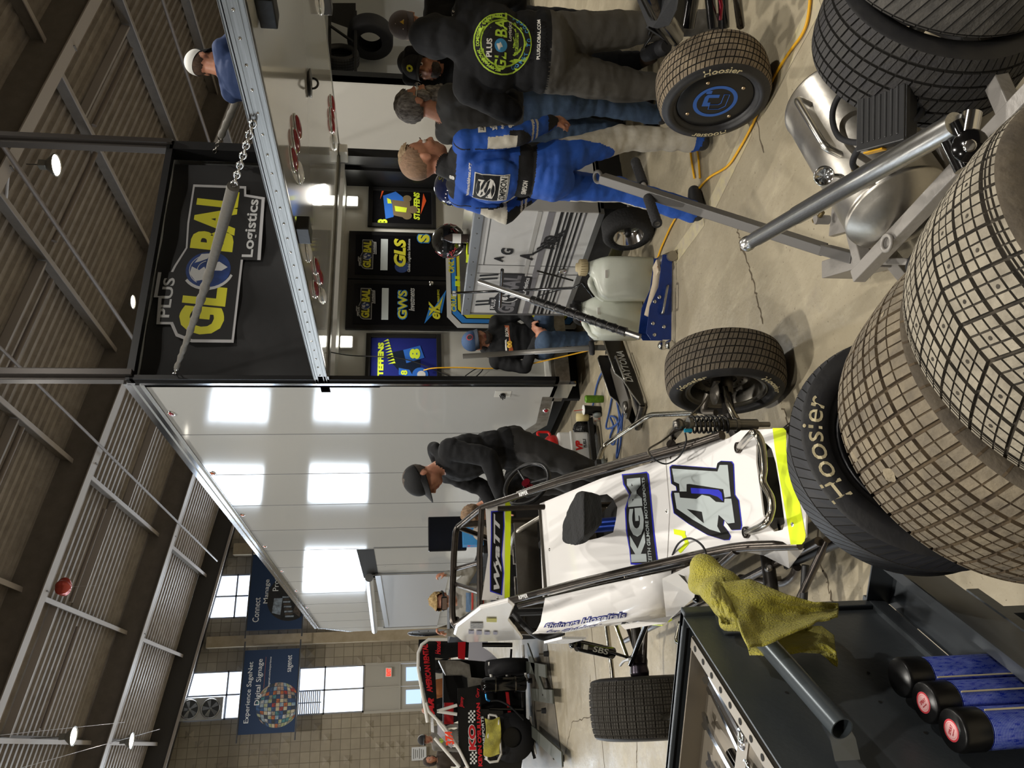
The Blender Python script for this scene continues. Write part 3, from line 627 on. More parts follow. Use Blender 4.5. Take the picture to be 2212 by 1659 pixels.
# side marker lamps, latch plate, awning, open bay high on the side
for k, (px, py) in enumerate([(370, 893), (460, 1022), (524, 1112), (572, 1180), (609, 1233), (640, 1276), (663, 1312)]):
    p = at(px, py, X=0); b = B(); b.ball(p, (.012, .06, .035)); o = b.build('marker_light', CHR, T); b = B(); b.ball(p+Vector((-.006, 0, 0)), (.014, .045, .024)); b.build('lens', TR if k == 0 else mat('amber_lens', 'c05a20', .2, coat=.5), o)
p = at(1180, 886, X=0); b = B(); b.ball(p, (.012, .05, .035)); o = b.build('marker_light', CHR, T); b = B(); b.ball(p+Vector((-.006, 0, 0)), (.016, .036, .025)); b.build('lens', TR, o)
p = at(1086, 851, X=0); b = B(); b.box(p, (.006, .13, .15)); o = b.build('socket_plate', mat('plate_white', 'd2d2cc', .4), T); b = B(); b.lathe([(0, .02), (.02, .02), (.026, 0)], p, -X_, 12)
for k in range(5): b.tube([p+Vector((-.01, .03*math.cos(k*1.3), .03*math.sin(k*1.3))), p+Vector((-.05, .02*math.cos(k*2), .02*math.sin(k)))], .005, 5)
b.build('plug', BLKM, o)
a = at(770, 1187, X=0); c = at(800, 1248, X=0)
b = B(); b.b2((-.004, a.y, 2.2), (.01, c.y, a.z)); b.build('hatch_opening', mat('void_black', '060606', .9), T)
p0 = at(798, 1248, X=-.08); b = B(); b.cyl((-.1, p0.y-.1, p0.z), (-.1, LT+.2, 2.52), .075, 16); b.b2((-.05, p0.y, p0.z-.2), (-.01, LT, p0.z-.1)); b.build('awning_roller', mat('awning_metal', 'b3b5b8', .3, .7), T)
b = B(); b.b2((-.02, p0.y+.05, .9), (-.006, LT+.3, 2.25)); b.build('service_door', mat('mesh_grey', 'a2a3a5', .35), T)
b = B(); b.b2((-.03, p0.y+.02, .55), (-.004, p0.y+.06, 2.3)); b.b2((-.03, LT+.25, .9), (-.004, LT+.3, 2.3)); b.b2((-.012, 6.1, .55), (-.003, 6.13, 2.2)); b.build('door_trim', mat('polished_trim'), T)
# interior cords: yellow extension lead out of the bay, black lead from the lamp
b = B(); pts = [at(915, 800, Y=.3), at(940, 795, Y=.25), at(1000, 794, Y=.2), at(1060, 796, Y=.1), at(1120, 791, Y=0), at(1160, 783, Y=-.1)]
pts += [at(*q, Z=.012) for q in ((1290, 752), (1325, 735), (1355, 720), (1375, 700), (1392, 660), (1420, 560), (1435, 520), (1460, 470), (1500, 420), (1530, 385), (1570, 360), (1595, 325), (1625, 270), (1665, 180), (1700, 120), (1735, 70), (1748, 20), (1752, -60))]
b.tube(smooth(pts, 6), .0065, 8); tag(b.build('extension_cord', mat('yellow_cord', 'd9a21a', .45)), 'yellow extension cord from the trailer bay across the floor', 'cord')
b = B(); b.tube(smooth([at(700, 758, Y=-.1), at(760, 768, Y=.2), at(850, 772, Y=.28), at(905, 785, Y=.3), at(960, 808, Y=.3), at(1010, 822, Y=.3), at(1042, 800, Y=.28), at(1030, 796, Y=.28), at(1005, 812, Y=.3)], 6), .005, 6); tag(b.build('black_cable', RUB), 'thin black cable drooping over the navy poster in the bay', 'cable')
b = B(); b.tube(smooth([at(1500, 385, Z=.01), at(1492, 330, Z=.01), at(1497, 310, Z=.012), at(1507, 330, Z=.01), at(1512, 385, Z=.01)], 6), .0065, 8); tag(b.build('extension_cord', mat('yellow_cord')), 'short loop of yellow cord behind the blue-suited man\'s feet', 'cord')
# blue rope tangled on the floor
b = B(); P = [(1300, 690), (1330, 700), (1335, 735), (1320, 770), (1328, 830), (1335, 880), (1342, 905), (1338, 925), (1325, 960), (1318, 945), (1325, 920), (1318, 900), (1332, 905), (1336, 935), (1332, 990), (1340, 960), (1345, 900), (1352, 850), (1335, 870), (1337, 910), (1310, 925), (1318, 880), (1330, 800), (1305, 800), (1290, 830), (1280, 880), (1262, 950)]
b.tube(smooth([at(*q, Z=.012+.008*(i % 3)) for i, q in enumerate(P)], 5), .0085, 7); tag(b.build('rope', mat('blue_rope', '33508c', .8, bump=.6, bs=200)), 'blue rope lying in loose loops by the trailer skirt', 'rope')
# ---------- neighbouring trailer on the right ----------
N2 = thing('race_trailer', 'neighbouring white trailer behind the crew with a hung tire rack', 'trailer')
b = B(); b.b2((2.85, .6, .3), (4.28, .66, 3.1)); b.b2((4.2, .6, .3), (4.28, 2.4, 3.1)); b.build('side_wall', mat('gate_white'), N2)
b = B(); b.b2((4.28, 2.3, .3), (9, 2.36, 3.2)); b.b2((4.2, .66, 3.1), (9, 2.4, 3.2)); b.b2((4.28, .7, .3), (9, 2.3, .4)); b.build('bay_lining', mat('bay_grey', '9fa1a0', .5), N2)
b = B(); b.b2((4.26, .56, .3), (4.34, .6, 3.1)); b.b2((4.4, 1.2, 2.32), (4.46, 1.24, 2.9)); b.build('corner_trim', mat('polished_trim'), N2)
b = B(); b.b2((4.9, 2.0, 1.15), (6.5, 2.28, 1.2)); b.build('shelf', ALU, N2)
# ================= tyres =================
def tyre_mesh(Ro, W, Rr, period=.05, gr=.007, depth=.006, ribs=(-.3, -.1, .1, .3), rg=.008, skew=0.0, sipe=0, rsipe=0, chev=False, nper=None, sidecut=True):
    """tyre turned about local Z (outer side +Z) with real tread grooves; slot 0 tread face, 1 groove floor, 2 sidewall"""
    n = nper or max(12, int(round(2*PI*Ro/period))); p = 2*PI/n; g = gr/Ro; e = .0012/Ro
    node = [(0, 1), (g-e, 1), (g, 0)]
    if sipe:
        m_ = [p*(i+1)/(sipe+1)+g*.5 for i in range(sipe)]; s = .0012/Ro
        for q in m_: node += [(q-s-e*.3, 0), (q-s, .45), (q+s, .45), (q+s+e*.3, 0)]
    node += [(p-e, 0)]
    th = []; dt = []
    for k in range(n):
        for (a, d) in node: th.append(k*p+a); dt.append(d)
    hw = W*.47; hs = [(-hw, .0)]
    for r in ribs:
        c = r*W; hs += [(c-rg/2-.001, 0), (c-rg/2, 1), (c+rg/2, 1), (c+rg/2+.001, 0)]
    if rsipe:
        ed = [-.47*W]+[r*W for r in ribs]+[.47*W]
        for a, c in zip(ed, ed[1:]):
            for q in range(rsipe):
                m_ = a+(c-a)*(q+1)/(rsipe+1); hs += [(m_-.0016, 0), (m_-.001, .45), (m_+.001, .45), (m_+.0016, 0)]
    hs.append((hw, 0)); hs.sort(); nh = len(hs); nt_ = len(th)
    b = B(); vs = []
    for i in range(nt_):
        for (h, dh) in hs:
            cr = (h/hw); rr = Ro-.012*cr**4-.004*cr*cr; d = max(dt[i], dh)*depth
            if abs(h) > hw*.985 and not sidecut: d = 0
            a = th[i]+(skew*(abs(h) if chev else h))/Ro; rr -= d; vs.append((rr*math.cos(a), rr*math.sin(a), h))
    fs = []; mi = []
    for i in range(nt_):
        i2 = (i+1) % nt_
        for j in range(nh-1):
            f = (i*nh+j, i2*nh+j, i2*nh+j+1, i*nh+j+1); dd = [max(dt[i], hs[j][1]), max(dt[i2], hs[j][1]), max(dt[i2], hs[j+1][1]), max(dt[i], hs[j+1][1])]
            fs.append(f); mi.append(1 if min(dd) > .2 or max(dd)-min(dd) > .3 else 0)
    b.add(vs, fs); b.mi = mi; b.m = 2; rs = Ro-.016
    for s in (1, -1):
        pr = [(rs, .47*W), (rs-.006, .495*W), (rs-.02, .512*W), ((rs+Rr)/2+.01, .535*W), ((rs+Rr)/2-.015, .53*W), (Rr+.02, .5*W), (Rr+.008, .47*W), (Rr, .42*W), (Rr-.002, .3*W)]
        b.lathe([(r, h*s) for r, h in (pr if s < 0 else pr[::-1])], n=96)
    return b
def on_axis(o, c, n, spin=0):
    x, y, z = basis(n, Z_); m_ = Matrix((x, y, z)).transposed().to_4x4() @ Matrix.Rotation(spin, 4, 'Z'); m_.translation = Vector(c); o.matrix_world = m_; return o
def polar_text(b, txt, r, a0, h, size, zt, W_, bold=.03, shear=.15, flip=False, fit=None):
    """letters bent round the sidewall; a0 = angle of the middle, r = radius of the letters' middle"""
    wd = fit or W_
    def f(x, y, z): 
        a = a0-x/r if not flip else a0+x/r; rr = r+y if not flip else r-y
        return (rr*math.cos(a), rr*math.sin(a), zt(rr)+z)
    text(b, txt, None, None, None, wd, size, bold, shear, .0012, mapf=f)
def side_h(Ro, W, Rr, rr):
    rs = Ro-.016; pr = [(rs, .47*W), (rs-.006, .495*W), (rs-.02, .512*W), ((rs+Rr)/2+.01, .535*W), ((rs+Rr)/2-.015, .53*W), (Rr+.02, .5*W), (Rr+.008, .47*W), (Rr, .42*W)]
    for (r0, h0), (r1, h1) in zip(pr, pr[1:]):
        if r1 <= rr <= r0: return h1+(h0-h1)*(rr-r1)/(r0-r1)
    return .5*W
def dusty(name, face, face2, ns=18, lo=.3, hi=.65, b=.35): return mat(name, face, .85, c2=face2, ns=ns, sharp=(lo, hi), bump=b, bs=90)
SWL = mat('sidewall', '1d1d20', .5, c2='2b2a29', ns=12, bump=.08, bs=60)
CREAM = mat('cream_lettering', 'c9bd98', .6, c2='a99d7c', ns=60)
def hoosier(t, Ro, W, Rr, angs, size=.03, width=.2, flips=()):
    for i, a in enumerate(angs):
        b = B(); r = (Ro+Rr)/2+(.008 if Ro < .263 and W < .17 else -.006)
        polar_text(b, 'Hoosier', r, a, 0, size, lambda q: side_h(Ro, W, Rr, q)+.0002, width, .0, .1, flip=i in flips); b.build('lettering', CREAM, t)
def rim(b, Rr, W, dish=.5, ax=Z_):
    b.lathe([(Rr-.03, -.4*W), (Rr+.004, -.42*W), (Rr+.006, -.46*W), (Rr-.004, -.46*W), (Rr-.012, -.36*W), (Rr-.02, 0), (Rr-.012, .36*W), (Rr-.004, .46*W), (Rr+.006, .46*W), (Rr+.004, .42*W), (Rr-.02, .4*W)], n=48)
# --- three tyres racked on the left rod of the pump cart
TA = Vector((.1, -.99, .1)).normalized()
def mk(name, label, c, n, Ro, W, Rr, mats, grp, spin=0, post=None, **k):
    t = thing(name, label, 'tire', c, 0, grp); b = tyre_mesh(Ro, W, Rr, **k)
    if post: post(b)
    o = b.build('tread_and_sidewall', mats, t); on_axis(t, c, n, spin); return t, o
def pins(b):
    n = int(round(2*PI*.302/.062)); b.m = 1
    for i in range(n):
        for r in (-.3, -.1, .1, .3):
            h = r*.282; a = (i+.55)*2*PI/n+.35*abs(h)/.302; rr = .302-.012*(h/.1325)**4-.004*(h/.1325)**2+.0003
            e1 = Vector((-math.sin(a), math.cos(a), 0)); c = Vector((rr*math.cos(a), rr*math.sin(a), h)); b.add([c+e1*(.0033*math.cos(q))+Z_*(.0033*math.sin(q)) for q in [2*PI*k/8 for k in range(8)]], [list(range(8))])
def lugs(b):
    n = int(round(2*PI*.3/.045)); b.m = 1
    for i in range(n):
        a = 2*PI*i/n+.16; V = []
        for r in (.284, .278, .264, .25, .236): h = side_h(.3, .282, .172, r)+.0008; V += [(r*math.cos(a-.007), r*math.sin(a-.007), h), (r*math.cos(a+.007), r*math.sin(a+.007), h)]
        b.add(V, [(2*k, 2*k+1, 2*k+3, 2*k+2) for k in range(4)])
GD = mat('groove_dust', '5a4c38', .9, c2='33291f', ns=30); GK = mat('groove_dark', '1c1a17', .9)
t1, _ = mk('race_tire', 'black front tire with cream script lettering, farthest of three racked tires', (-2.418, -4.751, .577), Vector((.03, -.97, .25)), .262, .165, .172, [mat('clean_tread', '202125', .6, c2='2b2b2e', ns=10), GK, SWL], 'tires racked on the left', 0, period=.024, gr=.0016, depth=.003, ribs=(.2,), rg=.0025, skew=.7)
x, y, z = basis(TA, Z_)   # up direction in the tyre plane is angle 90 deg
hoosier(t1, .262, .165, .172, (PI*.5,), .04, .24)
b = B(); rim(b, .17, .165); b.lathe([(0, .02), (.05, .025), (.1, .01), (.15, .03), (.16, .04)], n=48); o = b.build('wheel_rim', mat('black_anodised', '0e0e10', .35, .3), t1)
b = B(); polar_text(b, 'KEISER FORGED', .158, PI*.42, 0, .014, lambda q: .088, .17, .02, 0); b.build('rim_lettering', WHT, o)
D2 = dusty('dusty_tread', '827763', '5f574b'); D3 = dusty('pale_dusty_tread', '9c9483', '7d7668', 26); 
t2, _ = mk('race_tire', 'wide dusty brown block-tread tire, middle of three racked tires', (-2.443, -5.07, .567), TA, .30, .282, .172, [D2, mat('groove_dust'), mat('dusty_sidewall', '5c5345', .85, c2='463f36', ns=20, bump=.3, bs=60)], 'tires racked on the left', .2, post=lugs, period=.045, gr=.006, depth=.006, ribs=(-.42, -.25, -.08, .09, .26), rg=.007, skew=.12, sipe=1, rsipe=1)
t3, o3 = mk('race_tire', 'wide pale dusty tire with pin holes, nearest of three racked tires', (-2.40, -5.362, .60), TA, .302, .282, .172, [D3, mat('groove_grey', '2e2a24', .9, c2='4a4338', ns=40), mat('dusty_sidewall')], 'tires racked on the left', .1, post=pins, period=.062, gr=.005, depth=.006, ribs=(-.40, -.2, 0, .2, .4), rg=.005, skew=.35, sipe=2, rsipe=2, chev=True)
def top_spots(t, Ro, W, col, n, amp):   # dried mud cakes
    b = B()
    for _ in range(n):
        a = R_.uniform(.6, 2.4); h = R_.uniform(-.4, .4)*W; s = R_.uniform(.006, .02); rr = Ro-.012*(h/(W*.47))**4-.004*(h/(W*.47))**2+.0002
        e1 = Vector((-math.sin(a), math.cos(a), 0)); er = Vector((math.cos(a), math.sin(a), 0)); c = er*rr+Z_*h
        ring = [c+e1*(s*R_.uniform(.5, 1)*math.cos(q))+Z_*(s*R_.uniform(.5, 1)*math.sin(q)) for q in [2*PI*k/9 for k in range(9)]]
        b.add(ring+[c+er*.002], [(k, (k+1) % 9, 9) for k in range(9)])
    b.build('dried_mud', mat('mud', col, .95, c2='7b705c', ns=50, bump=.6, bs=100), t)
top_spots(t2, .30, .272, '8f846e', 4, 1)
# --- two tyres on the right
DB = mat('dark_tread', '34322f', .75, c2='27262a', ns=16, bump=.3, bs=120)
tr, _ = mk('race_tire', 'dark cross-grooved tire over the aluminium tank, right rack', (-1.35, -4.93, .345), TA, .262, .205, .172, [DB, GK, SWL], 'tires racked on the right', .3, period=.043, gr=.004, depth=.006, ribs=(-.38, -.2, -.02, .16, .34), rg=.005, skew=.3, sipe=1)
tr2, _ = mk('race_tire', 'dark tire with slanted cuts at the picture corner, nearest on right rack', (-1.285, -5.145, .36), TA, .268, .2, .172, [mat('worn_tread', '4a4742', .8, c2='34322f', ns=30, bump=.3, bs=150), GK, SWL], 'tires racked on the right', 0, period=.03, gr=.003, depth=.003, ribs=(-.44, .44), rg=.003, skew=.5)
# ================= pump cart =================
PC = thing('pump_cart', 'grey square-tube cart carrying tires, air tank and tow tongue', 'cart', (-1.7, -4.6, 0)); GP = mat('cart_grey', '8c8883', .4, .2, bump=.15, bs=60)
def loc(b, name, m_, par, lb=None): return b.build(name, m_, par, lb)
def pbuild(b, name, m_, par, lb=None):     # world-space mesh under a moved parent
    bpy.context.view_layer.update(); M_ = par.matrix_world.inverted(); b.v = [tuple(M_ @ Vector(v)) for v in b.v]; return b.build(name, m_, par, lb)
def bar(b, P, Q, w_=.04, h_=.04, bev=.003):
    P = Vector(P); Q = Vector(Q); x, y, z = basis(Q-P, Z_); M_ = Matrix((x, y, z)).transposed(); b.box((P+Q)/2, (w_, h_, (Q-P).length), M_, bev)
b = B(); bar(b, (-1.715, -4.36, .3), (-1.715, -5.7, .3)); bar(b, (-1.72, -4.4, .3), (-1.36, -4.28, .2)); bar(b, (-1.05, -4.4, .3), (-1.05, -5.7, .3)); bar(b, (-1.74, -5.0, .28), (-1.0, -5.0, .28))
bar(b, (-1.72, -4.62, .12), (-1.0, -4.62, .12)); bar(b, (-1.72, -4.36, .3), (-1.72, -4.36, .1)); bar(b, (-1.75, -4.95, .24), (-2.35, -4.95, .24)); bar(b, (-1.75, -5.4, .24), (-2.35, -5.4, .24)); bar(b, (-1.72, -4.33, .1), (-1.4, -4.2, .1))
pbuild(b, 'frame', GP, PC)
b = B(); b.add([at(1790, 510, Z=.2), at(1905, 480, Z=.2), at(1850, 330, Z=.2), at(1800, 420, Z=.2)], [(0, 1, 2, 3)]); bar(b, (-1.6, -4.3, .16), (-1.5, -4.08, .16), .06, .12)
b.add([at(1790, 510, Z=.2), at(1905, 480, Z=.2), at(1920, 480, Z=.12), at(1800, 512, Z=.12)], [(0, 1, 2, 3)]); pbuild(b, 'nose_plate', GP, PC)
P0 = Vector((-1.57, -4.25, .2)); P1 = Vector((-1.43, -4.1, .2)); P2 = at(1300, 385, Z=.87)
b = B(); bar(b, P0, P1+(P1-P0)*.05, .035, .05); bar(b, P1, P2, .035, .05); P3 = at(1262, 372, Z=.91)
x, y, z = basis(P3-P2, Z_); ring = [P2+z*(.035+.032*math.sin(a))+y*0+x*(.022*math.cos(a)) for a in [2*PI*k/16 for k in range(16)]]; b.tube(ring, .007, 8, closed=True); pbuild(b, 'tow_tongue', mat('tongue_grey', '5c5a58', .45, .2), PC)
g0 = at(1372, 348, Z=.72); g1 = at(1420, 484, Z=.72); gm = (g0+g1)/2
b = B(); b.cyl(g0, g1, .011, 12); pbuild(b, 'cross_handle', GP, PC)
for a, c in ((g0, gm+(g0-gm)*.22), (g1, gm+(g1-gm)*.2)):
    b = B(); D = c-a; b.tube([a+D*i/16 for i in range(17)], [.019+.0015*(i % 2) for i in range(17)], 14); pbuild(b, 'foam_grip', mat('foam_grip', '1d1d1f', .8, bump=.4, bs=120), PC)
b = B(); b.cyl((-2.413, -4.66, .582), (-2.41, -5.75, .63), .02, 12); b.cyl((-1.35, -4.75, .345), (-1.22, -5.75, .37), .02, 12); pbuild(b, 'tire_rod', STL, PC)
for c in ((-1.75, -4.5, .11), (-1.05, -4.5, .11)):
    b = B(); b.lathe([(.04, -.03), (.1, -.03), (.11, -.015), (.11, .015), (.1, .03), (.04, .03)], c, X_, 24); pbuild(b, 'wheel', RUB, PC)
# round tie-down eyes and lock pin
b = B(); c = at(1915, 525, Z=.33); b.tube([c+Vector((.022*math.cos(a), .022*math.sin(a), 0)) for a in [2*PI*k/14 for k in range(14)]], .006, 8, closed=True); c = at(1790, 475, Z=.22); b.cyl(c, c+Z_*.05, .016, 12); bar(b, at(1895, 565, Z=.2), at(1965, 565, Z=.2), .02, .02); pbuild(b, 'tie_eye', GP, PC)
b = B(); c = at(1762, 478, Z=.26); b.cyl(c, c+Vector((.0, -.05, 0)), .008, 8); b.tube([c+Vector((.012*math.cos(a), 0, .012*math.sin(a))) for a in [2*PI*k/10 for k in range(10)]], .002, 6, closed=True); pbuild(b, 'lock_pin', mat('brass_pin', '7b6b48', .4, .8), PC)
# aluminium air tank with handle, gauge, hose, inflator head
AT = thing('air_tank', 'dented round aluminium air tank on the pump cart', 'tank', (-1.45, -4.6, .14)); TK = mat('tank_aluminium', 'cfcbc2', .36, 1, c2='b0aba2', ns=7, bump=.12, bs=14)
ta, tb = Vector((-1.63, -4.57, .27)), Vector((-1.12, -4.47, .3)); ax = (tb-ta).normalized(); r = .145; Ln = (tb-ta).length
b = B(); b.lathe([(0, -.065), (.05, -.06), (.09, -.045), (.125, -.02), (.142, -.002), (r, .0), (r+.003, .008), (r, .016), (r, Ln-.016), (r+.003, Ln-.008), (r, Ln), (.125, Ln+.02), (.09, Ln+.045), (0, Ln+.065)], ta, ax, 48); pbuild(b, 'tank_shell', TK, AT)
x, y, z = basis(ax, Z_); 
def tk(a, h, rr=r): return ta+ax*h+(x*math.cos(a)+y*math.sin(a))*rr
h0 = tk(PI*.62, .18); h1 = tk(PI*.62, .42); o = (x*math.cos(PI*.62)+y*math.sin(PI*.62))
b = B(); b.tube(bend([h0, h0+o*.06, h1+o*.06, h1], .04), .011, 10); pbuild(b, 'carry_handle', mat('bright_aluminium', 'c8c6c0', .3, 1), AT)
g = tk(PI*.55, .12)+Z_*.05; b = B(); d = (CAMP-g).normalized(); b.lathe([(0, .0), (.026, 0), (.028, .004), (.028, .02), (.024, .021), (.023, .017), (0, .017)], g, d, 24); b.cyl(g-Z_*.06, g-Z_*.0, .008, 8); gg = pbuild(b, 'pressure_gauge', CHR, AT)
b = B(); b.lathe([(0, .017), (.018, .017)], g, d, 20); pbuild(b, 'gauge_dial', mat('dial_white', 'd5dbe0', .3), gg)
b = B(); b.tube(smooth([at(1848, 366, Z=.44), at(1842, 350, Z=.47), at(1856, 320, Z=.48), at(1885, 296, Z=.5), at(1960, 270, Z=.46), at(1990, 240, Z=.42), at(1960, 210, Z=.4)], 8), .0085, 10)
b.tube(smooth([at(1965, 262, Z=.45), at(1900, 297, Z=.46), at(1850, 308, Z=.45), at(1812, 295, Z=.44), at(1798, 255, Z=.43), at(1808, 215, Z=.42), at(1840, 180, Z=.4), at(1880, 150, Z=.36)], 8), .0085, 10); pbuild(b, 'air_hose', RUB, AT)
b = B(); b.tube([at(1850, 378, Z=.43), at(1848, 364, Z=.445)], .011, 8); pbuild(b, 'brass_fitting', mat('brass', 'b59a55', .3, 1), AT)
c = at(1905, 248, Z=.5); IN = thing('battery_charger', 'black ribbed tool battery box lying on the aluminium tank', 'battery', c)
bx, by, bz = basis(Vector((-.2, -.4, 1)), Vector((.9, -.45, 0))); M_ = Matrix((bx, by, bz)).transposed()
b = B(); b.box((0, 0, -.02), (.12, .15, .05), M_, .012); b.build('case', BLKM, IN); b = B()
for k in range(7): b.box(M_@Vector((-.045+.015*k, 0, .008)), (.006, .12, .006), M_, .002)
b.box(M_@Vector((0, 0, .006)), (.125, .155, .006), M_, .003); b.build('ribbed_cover', mat('case_black', '1a1a1b', .35), IN)
b = B(); text(b, 'DEWALT', M_@Vector((.062, 0, -.02)), M_@Vector((0, 1, 0)), M_@Vector((0, 0, 1)), .08, .02, .02); b.m = 0; b.box(M_@Vector((-.03, -.078, -.02)), (.05, .004, .02), M_); b.build('yellow_marks', mat('tool_yellow', 'e0a81c', .4), IN)
# silver tube held by black clamps
JT = thing('aluminium_tube', 'long bare aluminium tube sticking out over the tank', 'tube', (-1.7, -4.7, .6)); p = at(1613, 527, Z=.62); q = at(2065, 268, Z=.58); d = (q-p).normalized()
b = B(); b.tube([p, p+d*.012, p+d*.014, p+d*.06, p+d*.061, p+d*.28, p+d*.281, q], [.0235, .0235, .021, .021, .0225, .0225, .0245, .0245], 24); pbuild(b, 'tube', mat('brushed_tube', 'b5b5b3', .3, 1, c2='a09f9c', ns=30, stretch=(8, 1, 8)), JT)
b = B(); b.lathe([(.0, -.0004), (.017, -.0004)], p, d, 20); pbuild(b, 'tube_bore', GK, JT)
QC = thing('clamp_coupler', 'glossy black clamp coupler with bolt gripping the aluminium tube', 'clamp', at(2050, 300, Z=.55)); c = at(2095, 315, Z=.56); x, y, z = basis(d, Z_)
b = B(); c0 = at(2035, 262, Z=.58); c1 = at(2085, 365, Z=.55); b.tube([c0, c1], .02, 12); b.tube([at(2065, 262, Z=.58), at(2105, 345, Z=.55)], .013, 12); b.lathe([(0, .02), (.03, .02), (.032, .015), (.032, -.02)], c, (CAMP-c).normalized(), 20); pbuild(b, 'clamp_body', mat('gloss_black', '0a0a0b', .12, coat=.5), QC)
b = B(); b.lathe([(0, .024), (.008, .024), (.012, .0235), (.012, .02)], c, (CAMP-c).normalized(), 16); b.cyl(at(2100, 245, Z=.55), at(2092, 290, Z=.56), .018, 16); pbuild(b, 'chrome_bolt', CHR, QC)
b = B(); b.tube([at(1768, 241, Z=.28), at(1800, 240, Z=.28)], .012, 10); pbuild(b, 'side_tube', GP, PC)
# printed banner scrap under the tank
b = B(); P = [at(1755, 283, Z=.2), at(1772, 276, Z=.2), at(1792, 278, Z=.2), at(1845, 385, Z=.2), at(1832, 375, Z=.16), at(1800, 340, Z=.17)]
b.add(P, [(0, 1, 2, 5), (2, 3, 4, 5)]); b.m = 1; b.add([P[2]+Z_*.001, P[3]+Z_*.001, P[3]*.6+P[4]*.4+Z_*.001, P[2]*.4+P[1]*.6+Z_*.001], [(0, 1, 2, 3)])
tag(b.build('printed_sheet', [mat('print_white', 'c9ccd0', .5, c2='2a3038', ns=30, sharp=(.5, .55)), mat('print_blue', '2b57a0', .5, c2='dddddd', ns=25, sharp=(.55, .6))]), 'curled blue and white printed sheet under the tank handle', 'sheet')
# ================= tool cart =================
C0 = Vector((-2.69, -4.494, 1.05)); E1 = Vector((-.635, -.772, 0)); E2 = Vector((-.772, .635, 0)); EO = -E2
def tc(a, c, z): return C0+E1*a+E2*c+Z_*(z-1.05)
TCt = thing('tool_cart', 'dark slate steel tool cart with end panel and wrench tray', 'cart', tc(.3, .4, 0)); SLT = mat('slate_steel', '4a4f53', .4, .2, c2='404549', ns=3, bump=.06, bs=80)
MC = Matrix((E1, E2, Z_)).transposed()
if MC.determinant() < 0: MC = Matrix((E1, -E2, Z_)).transposed()
def cb(b, lo, hi, bev=0):    # box in cart coordinates (along the panel, into the cart, height)
    c = tc((lo[0]+hi[0])/2, (lo[1]+hi[1])/2, (lo[2]+hi[2])/2); b.box(c, (abs(hi[0]-lo[0]), abs(hi[1]-lo[1]), abs(hi[2]-lo[2])), MC, bev)
b = B(); cb(b, (0, 0, .6), (.62, .004, 1.05)); cb(b, (-.02, -.012, .58), (.64, .0, .61)); cb(b, (-.004, -.01, .6), (.02, .03, 1.05), .003); pbuild(b, 'end_panel', SLT, TCt)
b = B(); cb(b, (0, 0, .98), (.62, .8, .985)); cb(b, (0, .0, .98), (.012, .8, 1.05)); cb(b, (.6, 0, .98), (.612, .8, 1.05)); cb(b, (0, .0, 1.04), (.02, .8, 1.05), .002); cb(b, (0, .0, .6), (.01, .8, .98)); cb(b, (0, .78, .6), (.6, .8, 1.0)); pbuild(b, 'top_tray', SLT, TCt)
b = B(); 
for i in range(6):
    for j in range(2): cc = tc(.12+.085*i+.04*j, -.0006, .95-.16*j-.03*(i % 2)); b.lathe([(0, .0005), (.0035, .0005)], cc, EO, 10)
pbuild(b, 'screw_hole', GK, TCt)
b = B(); cb(b, (.0, -.11, .553), (.62, -.0, .558)); cb(b, (.0, -.112, .5), (.62, -.108, .615)); cb(b, (-.002, -.112, .5), (.002, 0, .615)); cb(b, (0, -.13, .612), (.64, -.108, .616)); cb(b, (-.01, -.012, .575), (.63, .0, .605)); pbuild(b, 'side_bin', mat('slate_lip', '4a4e52', .35, .3), TCt)
b = B(); cb(b, (0, .02, .22), (.6, .78, .235)); cb(b, (.0, -.03, .34), (.6, .0, .37)); cb(b, (.2, -.2, .33), (.9, -.02, .345))
for a in (.02, .58):
    for c in (.03, .76): cb(b, (a-.015, c-.015, .1), (a+.015, c+.015, 1.0))
pbuild(b, 'lower_shelf', SLT, TCt)
for a in (.05, .55):
    for c in (.08, .7):
        b = B(); q = tc(a, c, .05); b.lathe([(0, -.016), (.045, -.016), (.05, -.01), (.05, .01), (.045, .016), (0, .016)], q, E1, 18); b.cyl(q, q+Z_*.07, .01, 8); pbuild(b, 'caster', RUB, TCt)
HZ = .985; b = B(); ha, hb = tc(-.06, -.065, HZ), tc(.47, -.065, HZ-.03)
n = 24; x, y, z = basis(hb-ha); 
b.tube([ha, hb], .019, 24, caps=False); b.tube([hb, ha], .017, 24, caps=False); b.lathe([(.017, 0), (.019, 0)], hb, (hb-ha).normalized(), 24); pbuild(b, 'push_handle', mat('handle_slate', '50575c', .3, .4), TCt)
for a, z_ in ((.02, 1.0), (.44, .97)):
    b = B(); P = [tc(a, -.05, z_-.02), tc(a+.015, -.03, z_-.03), tc(a+.035, -.006, z_-.03), tc(a+.08, -.003, z_-.03)]
    for p_, q_ in zip(P, P[1:]): b.add([p_+Z_*.022, p_-Z_*.022, q_-Z_*.022, q_+Z_*.022], [(0, 1, 2, 3)]); b.add([p_+Z_*.022+EO*.003, p_-Z_*.022+EO*.003, q_-Z_*.022+EO*.003, q_+Z_*.022+EO*.003], [(3, 2, 1, 0)])
    b.lathe([(0, .0005), (.009, .0005)], tc(a+.06, -.007, z_-.03), EO, 14); pbuild(b, 'handle_bracket', mat('bracket_grey', '6a7076', .35, .5), TCt)
